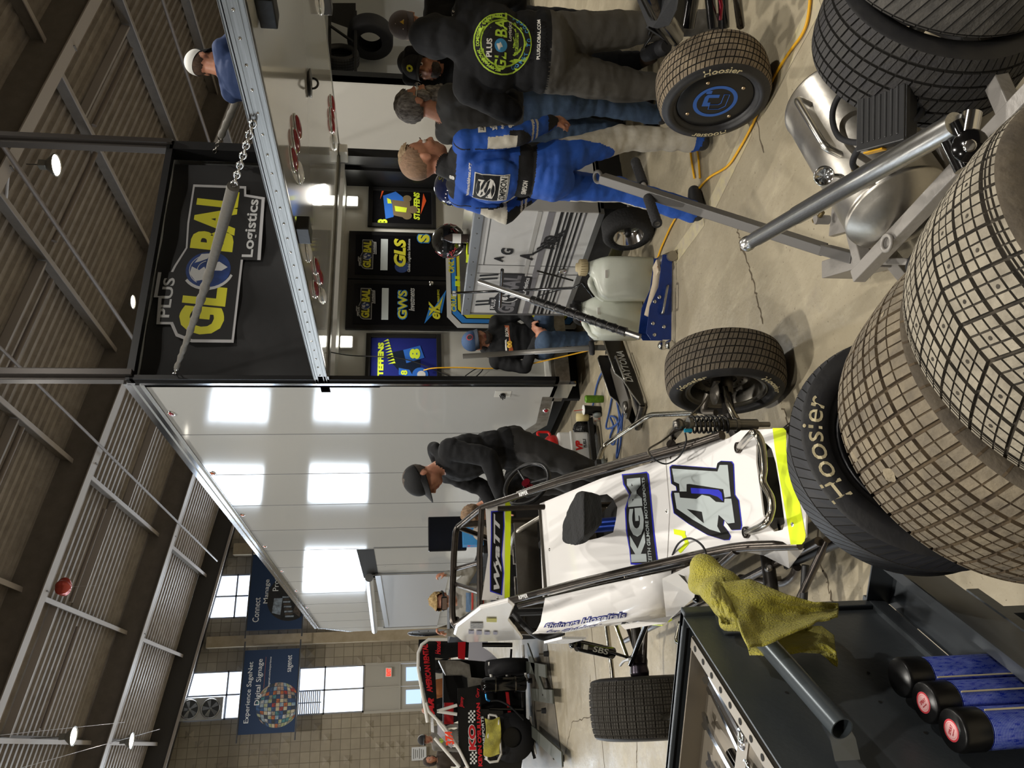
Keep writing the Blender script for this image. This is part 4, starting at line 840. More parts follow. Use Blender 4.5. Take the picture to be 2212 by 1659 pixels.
# wrench tray: drilled strip, angled dividers, wrenches
b = B(); cb(b, (.03, .05, .99), (.032, .1, 1.03))
pbuild(b, 'tray_divider', mat('bare_steel_sheet', '8d8578', .4, .8), TCt)
WS = thing('wrench_rack', 'bare steel rack with a drilled strip inside the tool cart tray', 'rack', tc(.1, .1, .99)); BSS = mat('bare_steel_sheet')
b = B(); cb(b, (.045, .035, 1.036), (.6, .06, 1.039)); cb(b, (.045, .035, .99), (.6, .037, 1.038)); cb(b, (.045, .035, .988), (.6, .62, .99)); cb(b, (.04, .035, .988), (.045, .62, 1.035)); cb(b, (.27, .06, 1.02), (.31, .62, 1.023)); pbuild(b, 'rack_sheet', BSS, WS)
b = B()
for k in range(12): b.lathe([(0, .0006), (.0065, .0006)], tc(.07+.046*k, .0475, 1.039), Z_, 14)
pbuild(b, 'rack_hole', GK, WS)
def wrench(L=.2, s=1.0):
    t = thing('wrench', '', 'wrench'); b = B(); pts = [(-L/2+.008, -.005*s), (L/2-.012, -.0065*s), (L/2, -.014*s), (L/2+.016, -.013*s), (L/2+.012, -.005*s), (L/2+.004, 0), (L/2+.012, .005*s), (L/2+.016, .013*s), (L/2, .014*s), (L/2-.012, .0065*s), (-L/2+.008, .005*s)]
    b.prism(pts, (0, 0, -.003), X_, Y_, .006); b.build('shank', mat('chrome_tool', 'd8dade', .08, 1), t)
    b = B(); ring = [Vector((-L/2+.011*s*math.cos(a), .011*s*math.sin(a), 0)) for a in [2*PI*k/16 for k in range(16)]]; b.tube(ring, .0042*s, 8, closed=True); b.build('box_end', mat('chrome_tool'), t); return t
w0 = wrench(); ws = ['longest chrome wrench beside the drilled strip', 'chrome wrench second from the drilled strip', 'chrome wrench third from the drilled strip', 'chrome wrench with thin shank in mid tray', 'chrome wrench tilted across mid tray', 'short chrome wrench behind the tilted one', 'chrome wrench lying near the cart rim', 'chrome wrench lowest in the tray pile', 'chrome wrench crossing on top of the pile', 'chrome wrench with big ring by the rim corner']
spots = [(.19, .085, .0, 1.02), (.18, .11, .05, 1.012), (.2, .135, -.04, 1.01), (.21, .2, .1, 1.014), (.25, .24, .2, 1.02), (.27, .27, .05, 1.006), (.3, .3, -.1, 1.004), (.36, .36, .15, 1.012), (.38, .33, .5, 1.024), (.33, .4, .3, 1.016)]
for i, (a, c, rr, z_) in enumerate(spots):
    o = w0 if i == 0 else dup(w0); p = tc(a, c, z_+.002); o.location = p; o.rotation_euler = (.15*math.sin(i*2), .06, math.atan2(-E1.y, -E1.x)+rr); s = 1.0+.05*(i % 4); o.scale = (s, s, s); o['label'] = ws[i]; o['group'] = 'wrenches in the tray'
b = B(); b.cyl(tc(.2, .2, .998), tc(.32, .2, .998), .011, 14); tag(b.build('socket_bar', mat('gloss_black')), 'short black round bar lying beside the wrenches', 'tool')
# spray cans in the side bin
def can(t, seal):
    b = B(); b.lathe([(0, 0), (.03, 0), (.033, .004), (.033, .155), (.031, .16), (.028, .165)], n=40); b.build('can_body', CANM, t)
    b = B(); b.lathe([(.0335, .16), (.0345, .162), (.0345, .2), (.0335, .205), (.031, .2075), (0, .2078)], n=40); cp = b.build('cap', mat('cap_black', '0c0c0d', .35), t)
    if seal:
        b = B(); b.lathe([(0, .0002), (.0175, .0002)], (0, 0, .2078), Z_, 28); b.m = 1; b.lathe([(.0145, .0004), (.0175, .0004)], (0, 0, .2078), Z_, 28); b.lathe([(.012, .0004), (.0125, .0004)], (0, 0, .2078), Z_, 28); text(b, 'SPRAY', (0, .002, .2082), X_, Y_, .018, .006, .02, th=.0003); text(b, 'aerosol', (0, -.005, .2082), X_, Y_, .012, .003, .01, th=.0003); b.build('seal_sticker', [mat('seal_pink', 'e9b9b9', .5), mat('seal_red', 'c23c46', .5)], cp)
    b = B(); b.tube([(.0355, 0, .005), (.0355, 0, .156)], .0016, 6); b.build('straw', mat('straw', 'cfc3a0', .4), t)
def canmat():
    m_ = mat('can_blue', '2438b0', .25, .3); nt = m_.node_tree; N = nt.nodes; L = nt.links; bs = N['Principled BSDF']; tcn = N.new('ShaderNodeTexCoord'); mp = N.new('ShaderNodeMapping'); mp.inputs['Scale'].default_value = (1, 1, 1); L.new(tcn.outputs['Object'], mp.inputs[0])
    w_ = N.new('ShaderNodeTexWave'); w_.wave_type = 'BANDS'; w_.bands_direction = 'Z'; w_.inputs['Scale'].default_value = 120; w_.inputs['Distortion'].default_value = 0; L.new(mp.outputs[0], w_.inputs[0])
    n = N.new('ShaderNodeTexNoise'); n.inputs['Scale'].default_value = 220; mp2 = N.new('ShaderNodeMapping'); mp2.inputs['Scale'].default_value = (1, 1, .3); L.new(tcn.outputs['Object'], mp2.inputs[0]); L.new(mp2.outputs[0], n.inputs[0])
    ma = N.new('ShaderNodeMath'); ma.operation = 'MULTIPLY'; L.new(w_.outputs['Fac'], ma.inputs[0]); L.new(n.outputs['Fac'], ma.inputs[1]); gt = N.new('ShaderNodeMath'); gt.operation = 'GREATER_THAN'; gt.inputs[1].default_value = .36; L.new(ma.outputs[0], gt.inputs[0])
    mx = N.new('ShaderNodeMix'); mx.data_type = 'RGBA'; L.new(gt.outputs[0], mx.inputs[0]); mx.inputs[6].default_value = lin('2438b0'); mx.inputs[7].default_value = lin('8ea2e0'); L.new(mx.outputs[2], bs.inputs['Base Color']); return m_
CANM = canmat()
cz = .56
for i, (px, py, seal, lab) in enumerate(((1948, 1468, 0, 'blue spray can with plain black cap, first in the cart bin'), (1985, 1513, 1, 'blue spray can with pink seal, middle of the cart bin'), (2030, 1563, 1, 'blue spray can with pink seal, nearest in the cart bin'))):
    p = tc(.337+.07*i, -.055, cz); t = thing('spray_can', lab, 'can', (p.x, p.y, cz), .6+i*.5-2.3, 'spray cans'); can(t, seal)
# yellow-green towel hung over the push handle
def pnl(x, y, off):     # photo pixel on the plane standing off the end panel
    d = ray(x, y); o_ = C0+EO*off; return CAMP+d*((o_-CAMP).dot(EO)/d.dot(EO))
def towel():
    b = B(); hd = (hb-ha).normalized()
    def wrap(u, v):
        a = 2*PI*v; r_ = .036+.006*math.sin(3*a+9*u)+.004*math.sin(17*u); r_ *= 1-.42*max(0, u-.8)/.2; return ha+hd*(-.0+.215*u+.012*math.sin(a))+Z_*(r_*math.sin(a))+EO*(r_*math.cos(a))
    b.grid(wrap, 26, 28, cv=True)
    def flap(L, R__, off, ph):
        def f(u, v):
            i = v*(len(L)-1); k = min(int(i), len(L)-2); g = i-k
            a = (L[k][0]*(1-g)+L[k+1][0]*g, L[k][1]*(1-g)+L[k+1][1]*g); c = (R__[k][0]*(1-g)+R__[k+1][0]*g, R__[k][1]*(1-g)+R__[k+1][1]*g)
            x = a[0]*(1-u)+c[0]*u; y = a[1]*(1-u)+c[1]*u
            return pnl(x, y, off+.016*math.sin(5*u+3.5*v+ph)*min(1, 4*v)+.006*noise.noise(Vector((u*5, v*7, ph)))+.02*v*(1-v))
        b.grid(f, 40, 60)
    flap([(1560, 1256), (1620, 1250), (1700, 1284), (1770, 1304), (1812, 1307)], [(1615, 1395), (1650, 1392), (1715, 1362), (1770, 1340), (1808, 1332)], .112, 0)
    flap([(1600, 1330), (1680, 1350), (1740, 1352), (1775, 1352), (1802, 1372)], [(1618, 1412), (1670, 1414), (1730, 1410), (1772, 1412), (1808, 1440)], .045, 2)
    flap([(1560, 1250), (1548, 1252), (1540, 1268), (1535, 1290)], [(1600, 1340), (1585, 1348), (1570, 1350), (1556, 1346)], .1, 4)
    o = b.build('towel', mat('microfibre', 'bcb23a', .95, c2='9c9636', ns=14, bump=1.0, bs=260, sheen=.2)); md = o.modifiers.new('s', 'SOLIDIFY'); md.thickness = .004
    return tag(o, 'yellow-green microfibre towel draped over the tool cart handle', 'towel')
towel()
# ================= white race car 41 =================
def pl(x, y, p):
    z0, y0, s = p; d = ray(x, y); return CAMP+d*((z0+s*(CAMP.y-y0)-CAMP.z)/(d.z-s*d.y))
RAIL = (1.22, -1.88, .448); HOOD = (.88, -1.95, .267)
c3 = lambda x, y: (850+x/2.518, 1000+y/2.518)
c4 = lambda x, y: (1100+x/3.318, 900+y/3.318)
CAR = thing('midget_race_car', 'white open-wheel race car number 41 with black tube cage', 'race car', (-2.1, -2.6, 0))
TUBE = mat('raw_tube', '3e3a36', .28, .8, c2='57504a', ns=9); CWH = mat('car_white', 'e6e4e2', .13, coat=.6, bump=.03, bs=2); DK = mat('car_black', '111112', .5, bump=.1); NK = mat('nickel_tube', 'b9b3a4', .2, 1, c2='8e887c', ns=20)
def cpart(b, name, m_, par=None, lb=None): return pbuild(b, name, m_, par or CAR, lb)
def holed(outer, holes, th, mt, name, par=None):
    """sheet with holes cut in it"""
    bm = bmesh.new(); es = []
    for loop in [outer]+holes:
        vs = [bm.verts.new(p) for p in loop]
        for i in range(len(vs)): es.append(bm.edges.new((vs[i], vs[(i+1) % len(vs)])))
    bmesh.ops.triangle_fill(bm, use_beauty=True, use_dissolve=False, edges=es)
    b = B(); bm.verts.index_update(); n = None
    vs = [v.co.copy() for v in bm.verts]; fs = []
    for f in bm.faces:
        idx = [v.index for v in f.verts]
        nn = (vs[idx[1]]-vs[idx[0]]).cross(vs[idx[2]]-vs[idx[0]])
        if nn.z < 0: idx = idx[::-1]
        fs.append(idx)
    bm.free(); k = len(vs); dn = Vector((0, 0, -th))
    b.add(vs+[v+dn for v in vs], fs+[[i+k for i in f[::-1]] for f in fs])
    o = 0
    for loop in [outer]+holes:
        m_ = len(loop); b.add(list(loop)+[Vector(p)+dn for p in loop], [(i, (i+1) % m_, m_+(i+1) % m_, m_+i) for i in range(m_)])
    return cpart(b, name, mt, par)
def ell(pts, n=1): return pts
def ov(P, up=0): return [pl(*q, HOOD)+Z_*up for q in P]
# hood and nose (holes for the injector and the nose slot)
hole = [c4(*q) for q in ((520, 600), (600, 570), (700, 555), (745, 590), (775, 650), (765, 740), (745, 830), (640, 870), (500, 900), (440, 920), (440, 800))]
top = [(1166, 1088), (1168, 1180), (1172, 1290), (1300, 1255), (1440, 1222), (1446, 1100), (1437, 990), (1300, 1033)]
hoodP = holed(ov(top), [ov(hole)], .006, CWH, 'hood')
slot = [c4(*q) for q in ((1770, 200), (1840, 190), (1880, 230), (1910, 330), (1940, 500), (1975, 760), (1960, 810), (1900, 825), (1860, 790), (1820, 700), (1795, 500), (1770, 330))]
nose = [(1439, 990), (1448, 1100), (1442, 1221), (1600, 1181), (1625, 1176), (1700, 1176)]
noseR = [(1725, 1174), (1740, 1160), (1741, 1100), (1715, 1040), (1702, 990), (1699, 940), (1690, 925), (1600, 930), (1575, 946)]
noseP = holed(ov(nose+noseR), [ov(slot)], .006, CWH, 'nose_panel')
b = B(); yb = [c4(*q) for q in ((1890, 82), (1970, 82), (1988, 100), (1988, 240), (2010, 400), (2075, 560), (2100, 700), (2128, 850), (2120, 890), (2100, 915), (2020, 917), (1985, 700), (1930, 380), (1905, 220))]
b.add(ov(yb, .0015), [list(range(len(yb)))]); tp = [[(1180, 805), (1265, 820), (1262, 860), (1185, 842)], [(1235, 845), (1262, 838), (1292, 910), (1262, 905)], [(1262, 905), (1292, 910), (1230, 980), (1212, 960)]]
for q in tp: b.add(ov([c4(*w_) for w_ in q], .0018), [list(range(4))])
cpart(b, 'chartreuse_band', CHT, noseP)
def poly(b, pts, up, m_): b.m = m_; b.add(ov([c4(*q) for q in pts], up), [list(range(len(pts)))[::-1]])
b = B()
O41 = [(1150, 360), (1168, 345), (1488, 368), (1497, 330), (1520, 316), (1598, 320), (1613, 340), (1622, 560), (1650, 600), (1672, 780), (1665, 812), (1600, 815), (1562, 762), (1545, 742), (1538, 780), (1575, 825), (1592, 858), (1582, 885), (1545, 887), (1420, 848), (1290, 772), (1180, 692), (1160, 560), (1165, 532), (1200, 530), (1195, 500), (1162, 480)]
cx_, cy_ = 1410, 600; I41 = [(cx_+(x-cx_)*.975, cy_+(y-cy_)*.985) for x, y in O41]
poly(b, O41, .0012, 0); poly(b, I41, .0018, 1)
poly(b, [(1170, 372), (1497, 393), (1512, 346), (1570, 346), (1592, 572), (1548, 580), (1538, 520), (1295, 482), (1275, 484), (1275, 536), (1226, 536), (1222, 482), (1186, 466)], .0024, 2)
poly(b, [(1186, 546), (1222, 546), (1228, 580), (1345, 590), (1385, 560), (1440, 572), (1485, 610), (1545, 616), (1548, 588), (1596, 588), (1612, 700), (1620, 760), (1572, 766), (1505, 704), (1495, 786), (1520, 832), (1440, 808), (1320, 738), (1204, 658)], .0024, 2)
poly(b, [(1278, 662), (1385, 682), (1400, 764)], .003, 1); poly(b, [(1305, 510), (1505, 524), (1528, 545), (1538, 606), (1500, 575), (1440, 555), (1310, 550)], .003, 0)
poly(b, [(808, 412), (935, 402), (985, 394), (1002, 410), (1014, 520), (1040, 800), (1070, 1046), (1000, 1068), (872, 1060), (862, 950), (838, 820), (830, 660), (862, 562), (818, 486)], .0012, 0)
poly(b, [(816, 420), (990, 404), (1006, 520), (1030, 800), (1060, 1042), (1000, 1052), (880, 1050), (868, 945), (848, 820), (840, 665), (872, 562), (828, 484)], .0018, 1)
def qtext(b, txt, quad, m_, bold=.02, up=.0026, shear=0, plane=None, th=.0006):
    """letters stretched over the four corners TL, BL, BR, TR (reading order)"""
    vs, fs = tmesh(txt, bold, shear); x0, x1 = min(v[0] for v in vs), max(v[0] for v in vs); y0, y1 = min(v[1] for v in vs), max(v[1] for v in vs)
    TL_, BL_, BR_, TR_ = quad; nrm = (BR_-BL_).cross(TL_-BL_).normalized(); out = []
    for v in vs:
        s = (v[0]-x0)/(x1-x0); t = (v[1]-y0)/(y1-y0); p = (BL_*(1-s)+BR_*s)*(1-t)+(TL_*(1-s)+TR_*s)*t; out.append(p+nrm*(up+(v[2]+.5)*th))
    b.m = m_; b.add(out, fs)
H4 = lambda P: [pl(*c4(*q), HOOD) for q in P]
qtext(b, 'KGM', H4(((878, 1045), (992, 1040), (944, 437), (845, 446))), 2, .05)
qtext(b, 'KEITH GILMORE MOTORSPORTS', H4(((1003, 1056), (1030, 1058), (972, 436), (954, 438))), 2, .015)
cpart(b, 'number_and_sponsor_vinyl', [BLU, BLK, mat('silver_pearl', 'b9c2c2', .3, .2)], hoodP)
b = B()
for q in ((1440, 1105), (1187, 1187), (1710, 965+0), (1712, 1133), (1448, 988)): b.lathe([(0, .004), (.006, .003), (.009, 0)], pl(*q, HOOD), Vector((0, -.26, 1)), 12)
cpart(b, 'panel_fastener', CHR)
# dark engine bay below
b = B(); b.b2((-2.22, -3.5, .2), (-1.98, -2.0, .38)); b.b2((-2.15, -2.7, .38), (-1.85, -2.1, .62)); b.tube([(-2.38, -3.8, .2), (-2.38, -3.4, .22), (-2.08, -3.4, .22), (-2.06, -3.8, .2)], .016, 8); cpart(b, 'engine_block', DK)
b = B(); hc = pl(1310, 1115, HOOD); b.cyl(hc+Vector((-.03, .02, -.1)), hc+Vector((-.02, .1, .04)), .035, 14); cpart(b, 'injector', mat('anodised_blue', '1f3a8c', .3, .7))
# fabric filter cover
ft = [at(x, y, Z=.96) for x, y in ((1214, 1130), (1243, 1063), (1262, 1060), (1262, 1160), (1243, 1180), (1216, 1174))]
fb = [at(x, y, Z=.84) for x, y in ((1228, 1118), (1262, 1064), (1300, 1068), (1302, 1132), (1268, 1172), (1225, 1168))]
b = B(); n = 6; b.add(ft+fb, [list(range(6))]+[(i, i+6, (i+1) % 6+6, (i+1) % 6) for i in range(6)]+[list(range(11, 5, -1))])
o = cpart(b, 'filter_cover', mat('black_fabric', '161616', .9, bump=.9, bs=70)); md = o.modifiers.new('b', 'BEVEL'); md.width = .02; md.segments = 3
md = o.modifiers.new('s', 'SUBSURF'); md.subdivision_type = 'SIMPLE'; md.levels = md.render_levels = 3; tx = bpy.data.textures.new('w', 'CLOUDS'); tx.noise_scale = .06; md = o.modifiers.new('d', 'DISPLACE'); md.texture = tx; md.strength = .012
# tubes
RR = lambda *P: [pl(x, y, RAIL) for x, y in P]
def tubep(name, pts, r, m_=TUBE, par=None, n=12): b = B(); b.tube(pts, r, n); return cpart(b, name, m_, par)
hp = [at(989, 1139, Y=-1.4), at(982, 1180, Y=-1.4), at(979, 1238, Y=-1.4), at(977, 1318, Y=-1.4), at(984, 1350, Y=-1.4)]
R0 = hp[0]; L0 = hp[-1]
tubep('rear_hoop', smooth([Vector((R0.x+.06, -1.35, .7)), R0+Vector((.02, 0, -.1))]+hp+[L0+Vector((-.03, 0, -.1)), Vector((L0.x-.06, -1.35, .7))], 5), .02)
ra = [R0]+bend([pl(1041, 1096, RAIL), pl(1043, 1095, RAIL)], .01)
tubep('side_tube', bend([R0]+RR((1041, 1096), (1211, 1040), (1486, 965), (1560, 940)), .07), .0185)
tubep('side_tube', bend([L0]+RR((1039, 1314), (1251, 1258), (1522, 1196), (1597, 1181), (1728, 1176)), .07), .0185)
tubep('side_tube', [v+Vector((.03, .0, -.05)) for v in bend(RR((1100, 1078), (1211, 1040), (1486, 968)), .05)], .014)
tubep('side_tube', [v+Vector((-.03, .0, -.05)) for v in bend(RR((1100, 1296), (1251, 1258), (1522, 1196)), .05)], .014)
tubep('front_bar', RR((1041, 1097), (1036, 1199), (1037, 1312)), .0175)
b = B(); b.tube([at(*c3(345, 575), Y=-1.4), pl(*c3(465, 540), RAIL)], .014, 10); cpart(b, 'roof_strut', TUBE); b = B(); b.tube([at(*c3(340, 660), Y=-1.4), pl(*c3(470, 702), RAIL)], .014, 10); cpart(b, 'roof_strut', TUBE)
tubep('cage_brace', [at(*c3(345, 850), Y=-1.4), at(*c3(400, 900), Y=-1.15)], .016); tubep('cage_brace', [R0, Vector((-1.75, -.85, .75))], .016); tubep('cage_brace', [L0, Vector((-2.28, -.85, .75))], .016)
for X in (-1.72, -2.24): tubep('cage_upright', [Vector((X, -1.95, 1.14)), Vector((X, -2.0, .45))], .016)
for s in (-1.93, -2.36): tubep('lower_rail', [Vector((s, -3.7, .24)), Vector((s+.1 if s > -2 else s, -1.0, .22))], .017)
tubep('rail_post', [pl(1483, 1216, RAIL), at(1545, 1255, Z=.45)], .011); tubep('rail_post', [pl(1590, 1188, RAIL), at(1505, 1262, Z=.5)], .018); tubep('rail_post', [pl(1450, 960, RAIL), at(1455, 940, Z=.5), at(1470, 920, Z=.57)], .02)
b = B(); b.lathe([(.0, .02), (.022, .02), (.026, 0), (.022, -.02), (0, -.02)], at(1508, 1290, Z=.45), Y_, 14); b.box(at(1490, 1285, Z=.45), (.03, .08, .02)); cpart(b, 'torsion_arm', mat('gloss_black'))
# name visor
Yv = -1.93; VQ = lambda x, y, dz=0: at(*c3(x, y), Y=Yv-dz)
b = B(); P = [VQ(500, 240), VQ(515, 500), VQ(480, 745), VQ(632, 745), VQ(640, 235), VQ(630, 215)]; b.add(P, [(0, 1, 2, 3, 4, 5)]); b.add([p+Vector((0, .004, 0)) for p in P], [(5, 4, 3, 2, 1, 0)])
vis = cpart(b, 'name_visor', CWH); b = B(); P = [VQ(604, 745, .002), VQ(632, 745, .002), VQ(640, 235, .002), VQ(630, 213, .002), VQ(608, 218, .002)]; b.add(P, [(4, 3, 2, 1, 0)]); cpart(b, 'chartreuse_strip', CHT, vis)
b = B(); b.m = 0; b.add([VQ(x, y, .002) for x, y in ((530, 262), (600, 258), (603, 345), (590, 500), (600, 600), (590, 720), (525, 700), (525, 560), (530, 400))], [list(range(9))[::-1]])
b.m = 1; b.add([VQ(x, y, .003) for x, y in ((536, 268), (596, 264), (598, 345), (585, 500), (594, 600), (584, 714), (531, 694), (531, 560), (536, 400))], [list(range(9))[::-1]])
qtext(b, 'WyaTT', [VQ(x, y) for x, y in ((545, 690), (585, 702), (588, 285), (545, 275))], 2, .04, .004, .25); cpart(b, 'name_vinyl', [BLU, BLK, SIL], vis)
b = B()
for q in ((580, 240), (568, 735)): b.lathe([(0, .004), (.005, .003), (.008, 0)], VQ(*q), -Y_, 12)
cpart(b, 'visor_bolt', CHR, vis)
# cockpit
b = B(); c = at(1138, 1045, Y=-1.75); ax = Vector((.35, -.75, .55)).normalized(); x, y, z = basis(ax, Z_); b.tube([c+x*.15*math.cos(a)+y*.15*math.sin(a) for a in [2*PI*k/32 for k in range(32)]], .014, 10, closed=True)
for a in (.3, 2.4, 4.5): b.tube([c, c+x*.14*math.cos(a)+y*.14*math.sin(a)], .009, 6)
sw = cpart(b, 'steering_wheel', mat('leather_black', '17181a', .35)); b = B(); b.cyl(c-z*.06, c+z*.015, .028, 16); cpart(b, 'quick_release', mat('anodised_red', '7a1024', .2, .8), sw)
b = B(); b.b2((-2.2, -1.6, .35), (-1.75, -1.2, .45)); b.b2((-2.2, -1.25, .4), (-1.75, -1.12, 1.12), .04); b.b2((-2.22, -1.6, .45), (-2.16, -1.15, .8), .02); b.b2((-1.8, -1.6, .45), (-1.74, -1.15, .8), .02); cpart(b, 'seat', mat('seat_black', '101011', .7, bump=.3))
b = B(); b.b2((-2.24, -1.93, .5), (-1.7, -1.91, .9)); cpart(b, 'dash_panel', mat('bare_panel', '6e6a64', .4, .7, c2='5a554e', ns=6))
b = B()
for (x0, x1, z0, z1) in ((-1.98, -1.88, .93, .97), (-2.16, -2.06, .93, .97)): b.tube([(x0, -1.7, z0), (x1, -1.7, z0), (x1, -1.7, z1+.06), (x0, -1.7, z1+.06)], .008, 6, closed=True)
b.b2((-2.24, -1.72, .88), (-1.74, -1.705, 1.02)); cpart(b, 'seat_bracket', mat('bare_panel'))
tubep('cockpit_tube', bend([Vector((-1.73, -1.85, .85)), Vector((-1.8, -1.7, 1.02)), Vector((-1.85, -1.4, 1.0))], .06), .015, mat('grey_tube', '8b877e', .3, .6))
b = B(); q = [at(1385, 1300, Y=-1.8)]; b.tube(smooth([at(*c3(655, 820), Y=-1.9), at(*c3(700, 870), Y=-1.92), at(*c3(760, 925), Y=-1.95), at(*c3(830, 950), Y=-1.95), at(*c3(925, 920), Y=-2.0)], 6), .018, 8); cpart(b, 'harness_strap', DK)
# left side panels
def sp(x, y, X): return at(x, y, X=X)
cS = lambda x, y: (1150+x/3.463, 1180+y/3.463)
ed = [(95, 395), (95, 490), (0, 590)]
b = B(); T_ = [(1170, 1292), (1230, 1278), (1300, 1262), (1370, 1247), (1440, 1232)]; Bm = [(1150, 1368), (1215, 1366), (1290, 1352), (1370, 1346), (1440, 1348)]
n = len(T_); V = []
for (tx_, ty_), (bx_, by_) in zip(T_, Bm):
    a = pl(tx_, ty_, RAIL)-Z_*.02; c = sp(bx_, by_, -2.46); mm_ = (a+c)/2+Vector((-.03, -.02, .0)); V += [a, a*.6+c*.4+Vector((-.045, 0, 0)), a*.25+c*.75+Vector((-.03, 0, 0)), c]
b.smooth = True; b.add(V, [(i*4+j, (i+1)*4+j, (i+1)*4+j+1, i*4+j+1) for i in range(n-1) for j in range(3)]); sd = cpart(b, 'side_panel', CWH); md = sd.modifiers.new('s', 'SOLIDIFY'); md.thickness = .004
def sidev(s, t):   # point on the side panel, s front-back 0..1, t top-bottom 0..1
    f = s*(n-1); i = min(int(f), n-2); f -= i; g = t*3; j = min(int(g), 2); g -= j
    return (V[i*4+j]*(1-g)+V[i*4+j+1]*g)*(1-f)+(V[(i+1)*4+j]*(1-g)+V[(i+1)*4+j+1]*g)*f
def stext(b, txt, s0, s1, t0, t1, m_, bold=.02, up=.004):
    vs, fs = tmesh(txt, bold, 0); x0, x1 = min(v[0] for v in vs), max(v[0] for v in vs); y0, y1 = min(v[1] for v in vs), max(v[1] for v in vs); b.m = m_
    b.add([sidev(s0+(s1-s0)*(v[0]-x0)/(x1-x0), t1+(t0-t1)*(v[1]-y0)/(y1-y0))+Vector((-.8, -.3, .5))*up*(1+v[2]*.2) for v in vs], fs)
b = B(); stext(b, 'Shriners Hospitals', .05, .68, .38, .62, 0, .1); stext(b, 'Shriners Hospitals', .06, .67, .4, .6, 2, .0, .008); stext(b, 'for Children', .1, .52, .64, .86, 0, .1); stext(b, 'for Children', .11, .51, .66, .84, 2, .0, .008)
stext(b, 'KGM', .66, .98, .72, .92, 1, .05)
cpart(b, 'sponsor_vinyl', [mat('navy_vinyl', '262a78', .4), BLK, mat('pale_vinyl', 'c9c9d0', .4)], sd)
b = B(); b.add([sp(1430, 1250, -2.4), sp(1505, 1215, -2.38), sp(1500, 1290, -2.46), sp(1440, 1345, -2.48)], [(0, 1, 2, 3)]); b.m = 1; b.add([sp(1465, 1240, -2.405), sp(1500, 1252, -2.405), sp(1522, 1300, -2.465)], [(0, 1, 2)]); cpart(b, 'rear_side_panel', [CWH, BLK])
# belly pieces and fins
b = B(); b.add([pl(1600, 1190, HOOD), pl(1700, 1178, HOOD), at(1738, 1185, Z=.3), at(1705, 1228, Z=.24), at(1650, 1200, Z=.3)], [(0, 1, 2, 3, 4)]); b.add([sp(1340, 1350, -2.48), sp(1452, 1330, -2.5), sp(1440, 1345, -2.5), sp(1350, 1360, -2.5)], [(0, 1, 2, 3)]); cpart(b, 'underpan', CWH)
b = B(); b.add([at(1330, 1352, Z=.4), at(1450, 1330, Z=.4), at(1452, 1340, Z=.36), at(1430, 1352, Z=.36), at(1400, 1350, Z=.36)], [(0, 1, 2, 3, 4)]); b.add([at(1390, 1350, Z=.4), at(1452, 1322, Z=.4), at(1445, 1338, Z=.37), at(1395, 1352, Z=.37)], [(0, 1, 2, 3)]); cpart(b, 'chartreuse_fin', CHT)
# tail tank panel behind the cage with stickers
Yt_ = -1.3; b = B(); tp_ = [(985, 1354), (1035, 1316), (1100, 1300), (1112, 1310), (1100, 1340), (1128, 1376), (1130, 1382), (1010, 1388), (996, 1385), (980, 1372)]
b.prism([((at(x, y, X=-2.38).y), (at(x, y, X=-2.38).z)) for x, y in tp_], (-2.38, 0, 0), Y_, Z_, .02); tl = cpart(b, 'tail_panel', CWH); md = tl.modifiers.new('b', 'BEVEL'); md.width = .008
b = B()
for (x, y, w_, h_, m_) in ((1030, 1352, 28, 12, 0), (1018, 1366, 12, 7, 1), (1035, 1367, 12, 8, 1), (1052, 1368, 12, 7, 1), (1070, 1368, 9, 6, 1), (1062, 1340, 22, 8, 2)):
    b.m = m_; a = [at(x+i*w_/2, y+j*h_/2, X=-2.385) for i, j in ((-1, -1), (-1, 1), (1, 1), (1, -1))]; b.add(a, [(0, 1, 2, 3)])
cpart(b, 'small_sticker', [mat('sticker_grey', '4c4a50', .5, c2='a9a7a0', ns=60), mat('sticker_blue', '55547a', .5, c2='b0aeb8', ns=80), mat('sticker_yellow', 'b5b03a', .5)], tl)
b = B(); b.box(at(1220, 1383, X=-2.55), (.01, .14, .12), Matrix.Rotation(.4, 3, 'X')); cpart(b, 'card_tag', mat('card_white', 'e0e2e6', .6, c2='6a6f86', ns=40, sharp=(.6, .65)))
# wheels
def car_wheel(c, n, Ro, W, Rr, face, name='front_wheel', mats=None, **k):
    o = bpy.data.objects.new(name, None); COL.objects.link(o); on_axis(o, c, n); return o
def car_tyre(par, c, n, Ro, W, Rr, mats, spin=0, **k):
    b = tyre_mesh(Ro, W, Rr, **k); x, y, z = basis(n, Z_); M_ = Matrix((x, y, z)).transposed().to_4x4() @ Matrix.Rotation(spin, 4, 'Z'); M_.translation = Vector(c)
    b.v = [tuple(M_ @ Vector(v)) for v in b.v]; return pbuild(b, 'tire', mats, par), M_
def xf(b, M_): b.v = [tuple(M_ @ Vector(v)) for v in b.v]; return b
TRD = mat('used_tread', '5b5244', .85, c2='453e36', ns=14, bump=.3, bs=90); GV = mat('groove_mid', '2a2620', .9)
NF = Vector((-1, .01, .1)).normalized()
ty, M_ = car_tyre(CAR, (-1.505, -3.27, .26), NF, .26, .2, .172, [TRD, GV, SWL], .2, period=.04, gr=.004, depth=.005, ribs=(-.34, -.17, 0, .17, .34), rg=.0045, skew=.35, sipe=1)
b = B()
for a in (PI*.3, -PI*.32): polar_text(b, 'Hoosier', .213, a, 0, .026, lambda q: side_h(.26, .2, .172, q)+.0004, .17, .015, .1)
cpart(xf(b, M_), 'lettering', CREAM, ty)
b = B(); rim(b, .172, .2); b.lathe([(.165, .07), (.15, .0), (.12, -.03), (.03, -.03)], n=40); w1 = cpart(xf(b, M_), 'wheel_rim', mat('rim_steel', '7c7870', .35, .9, c2='5b574f', ns=9))
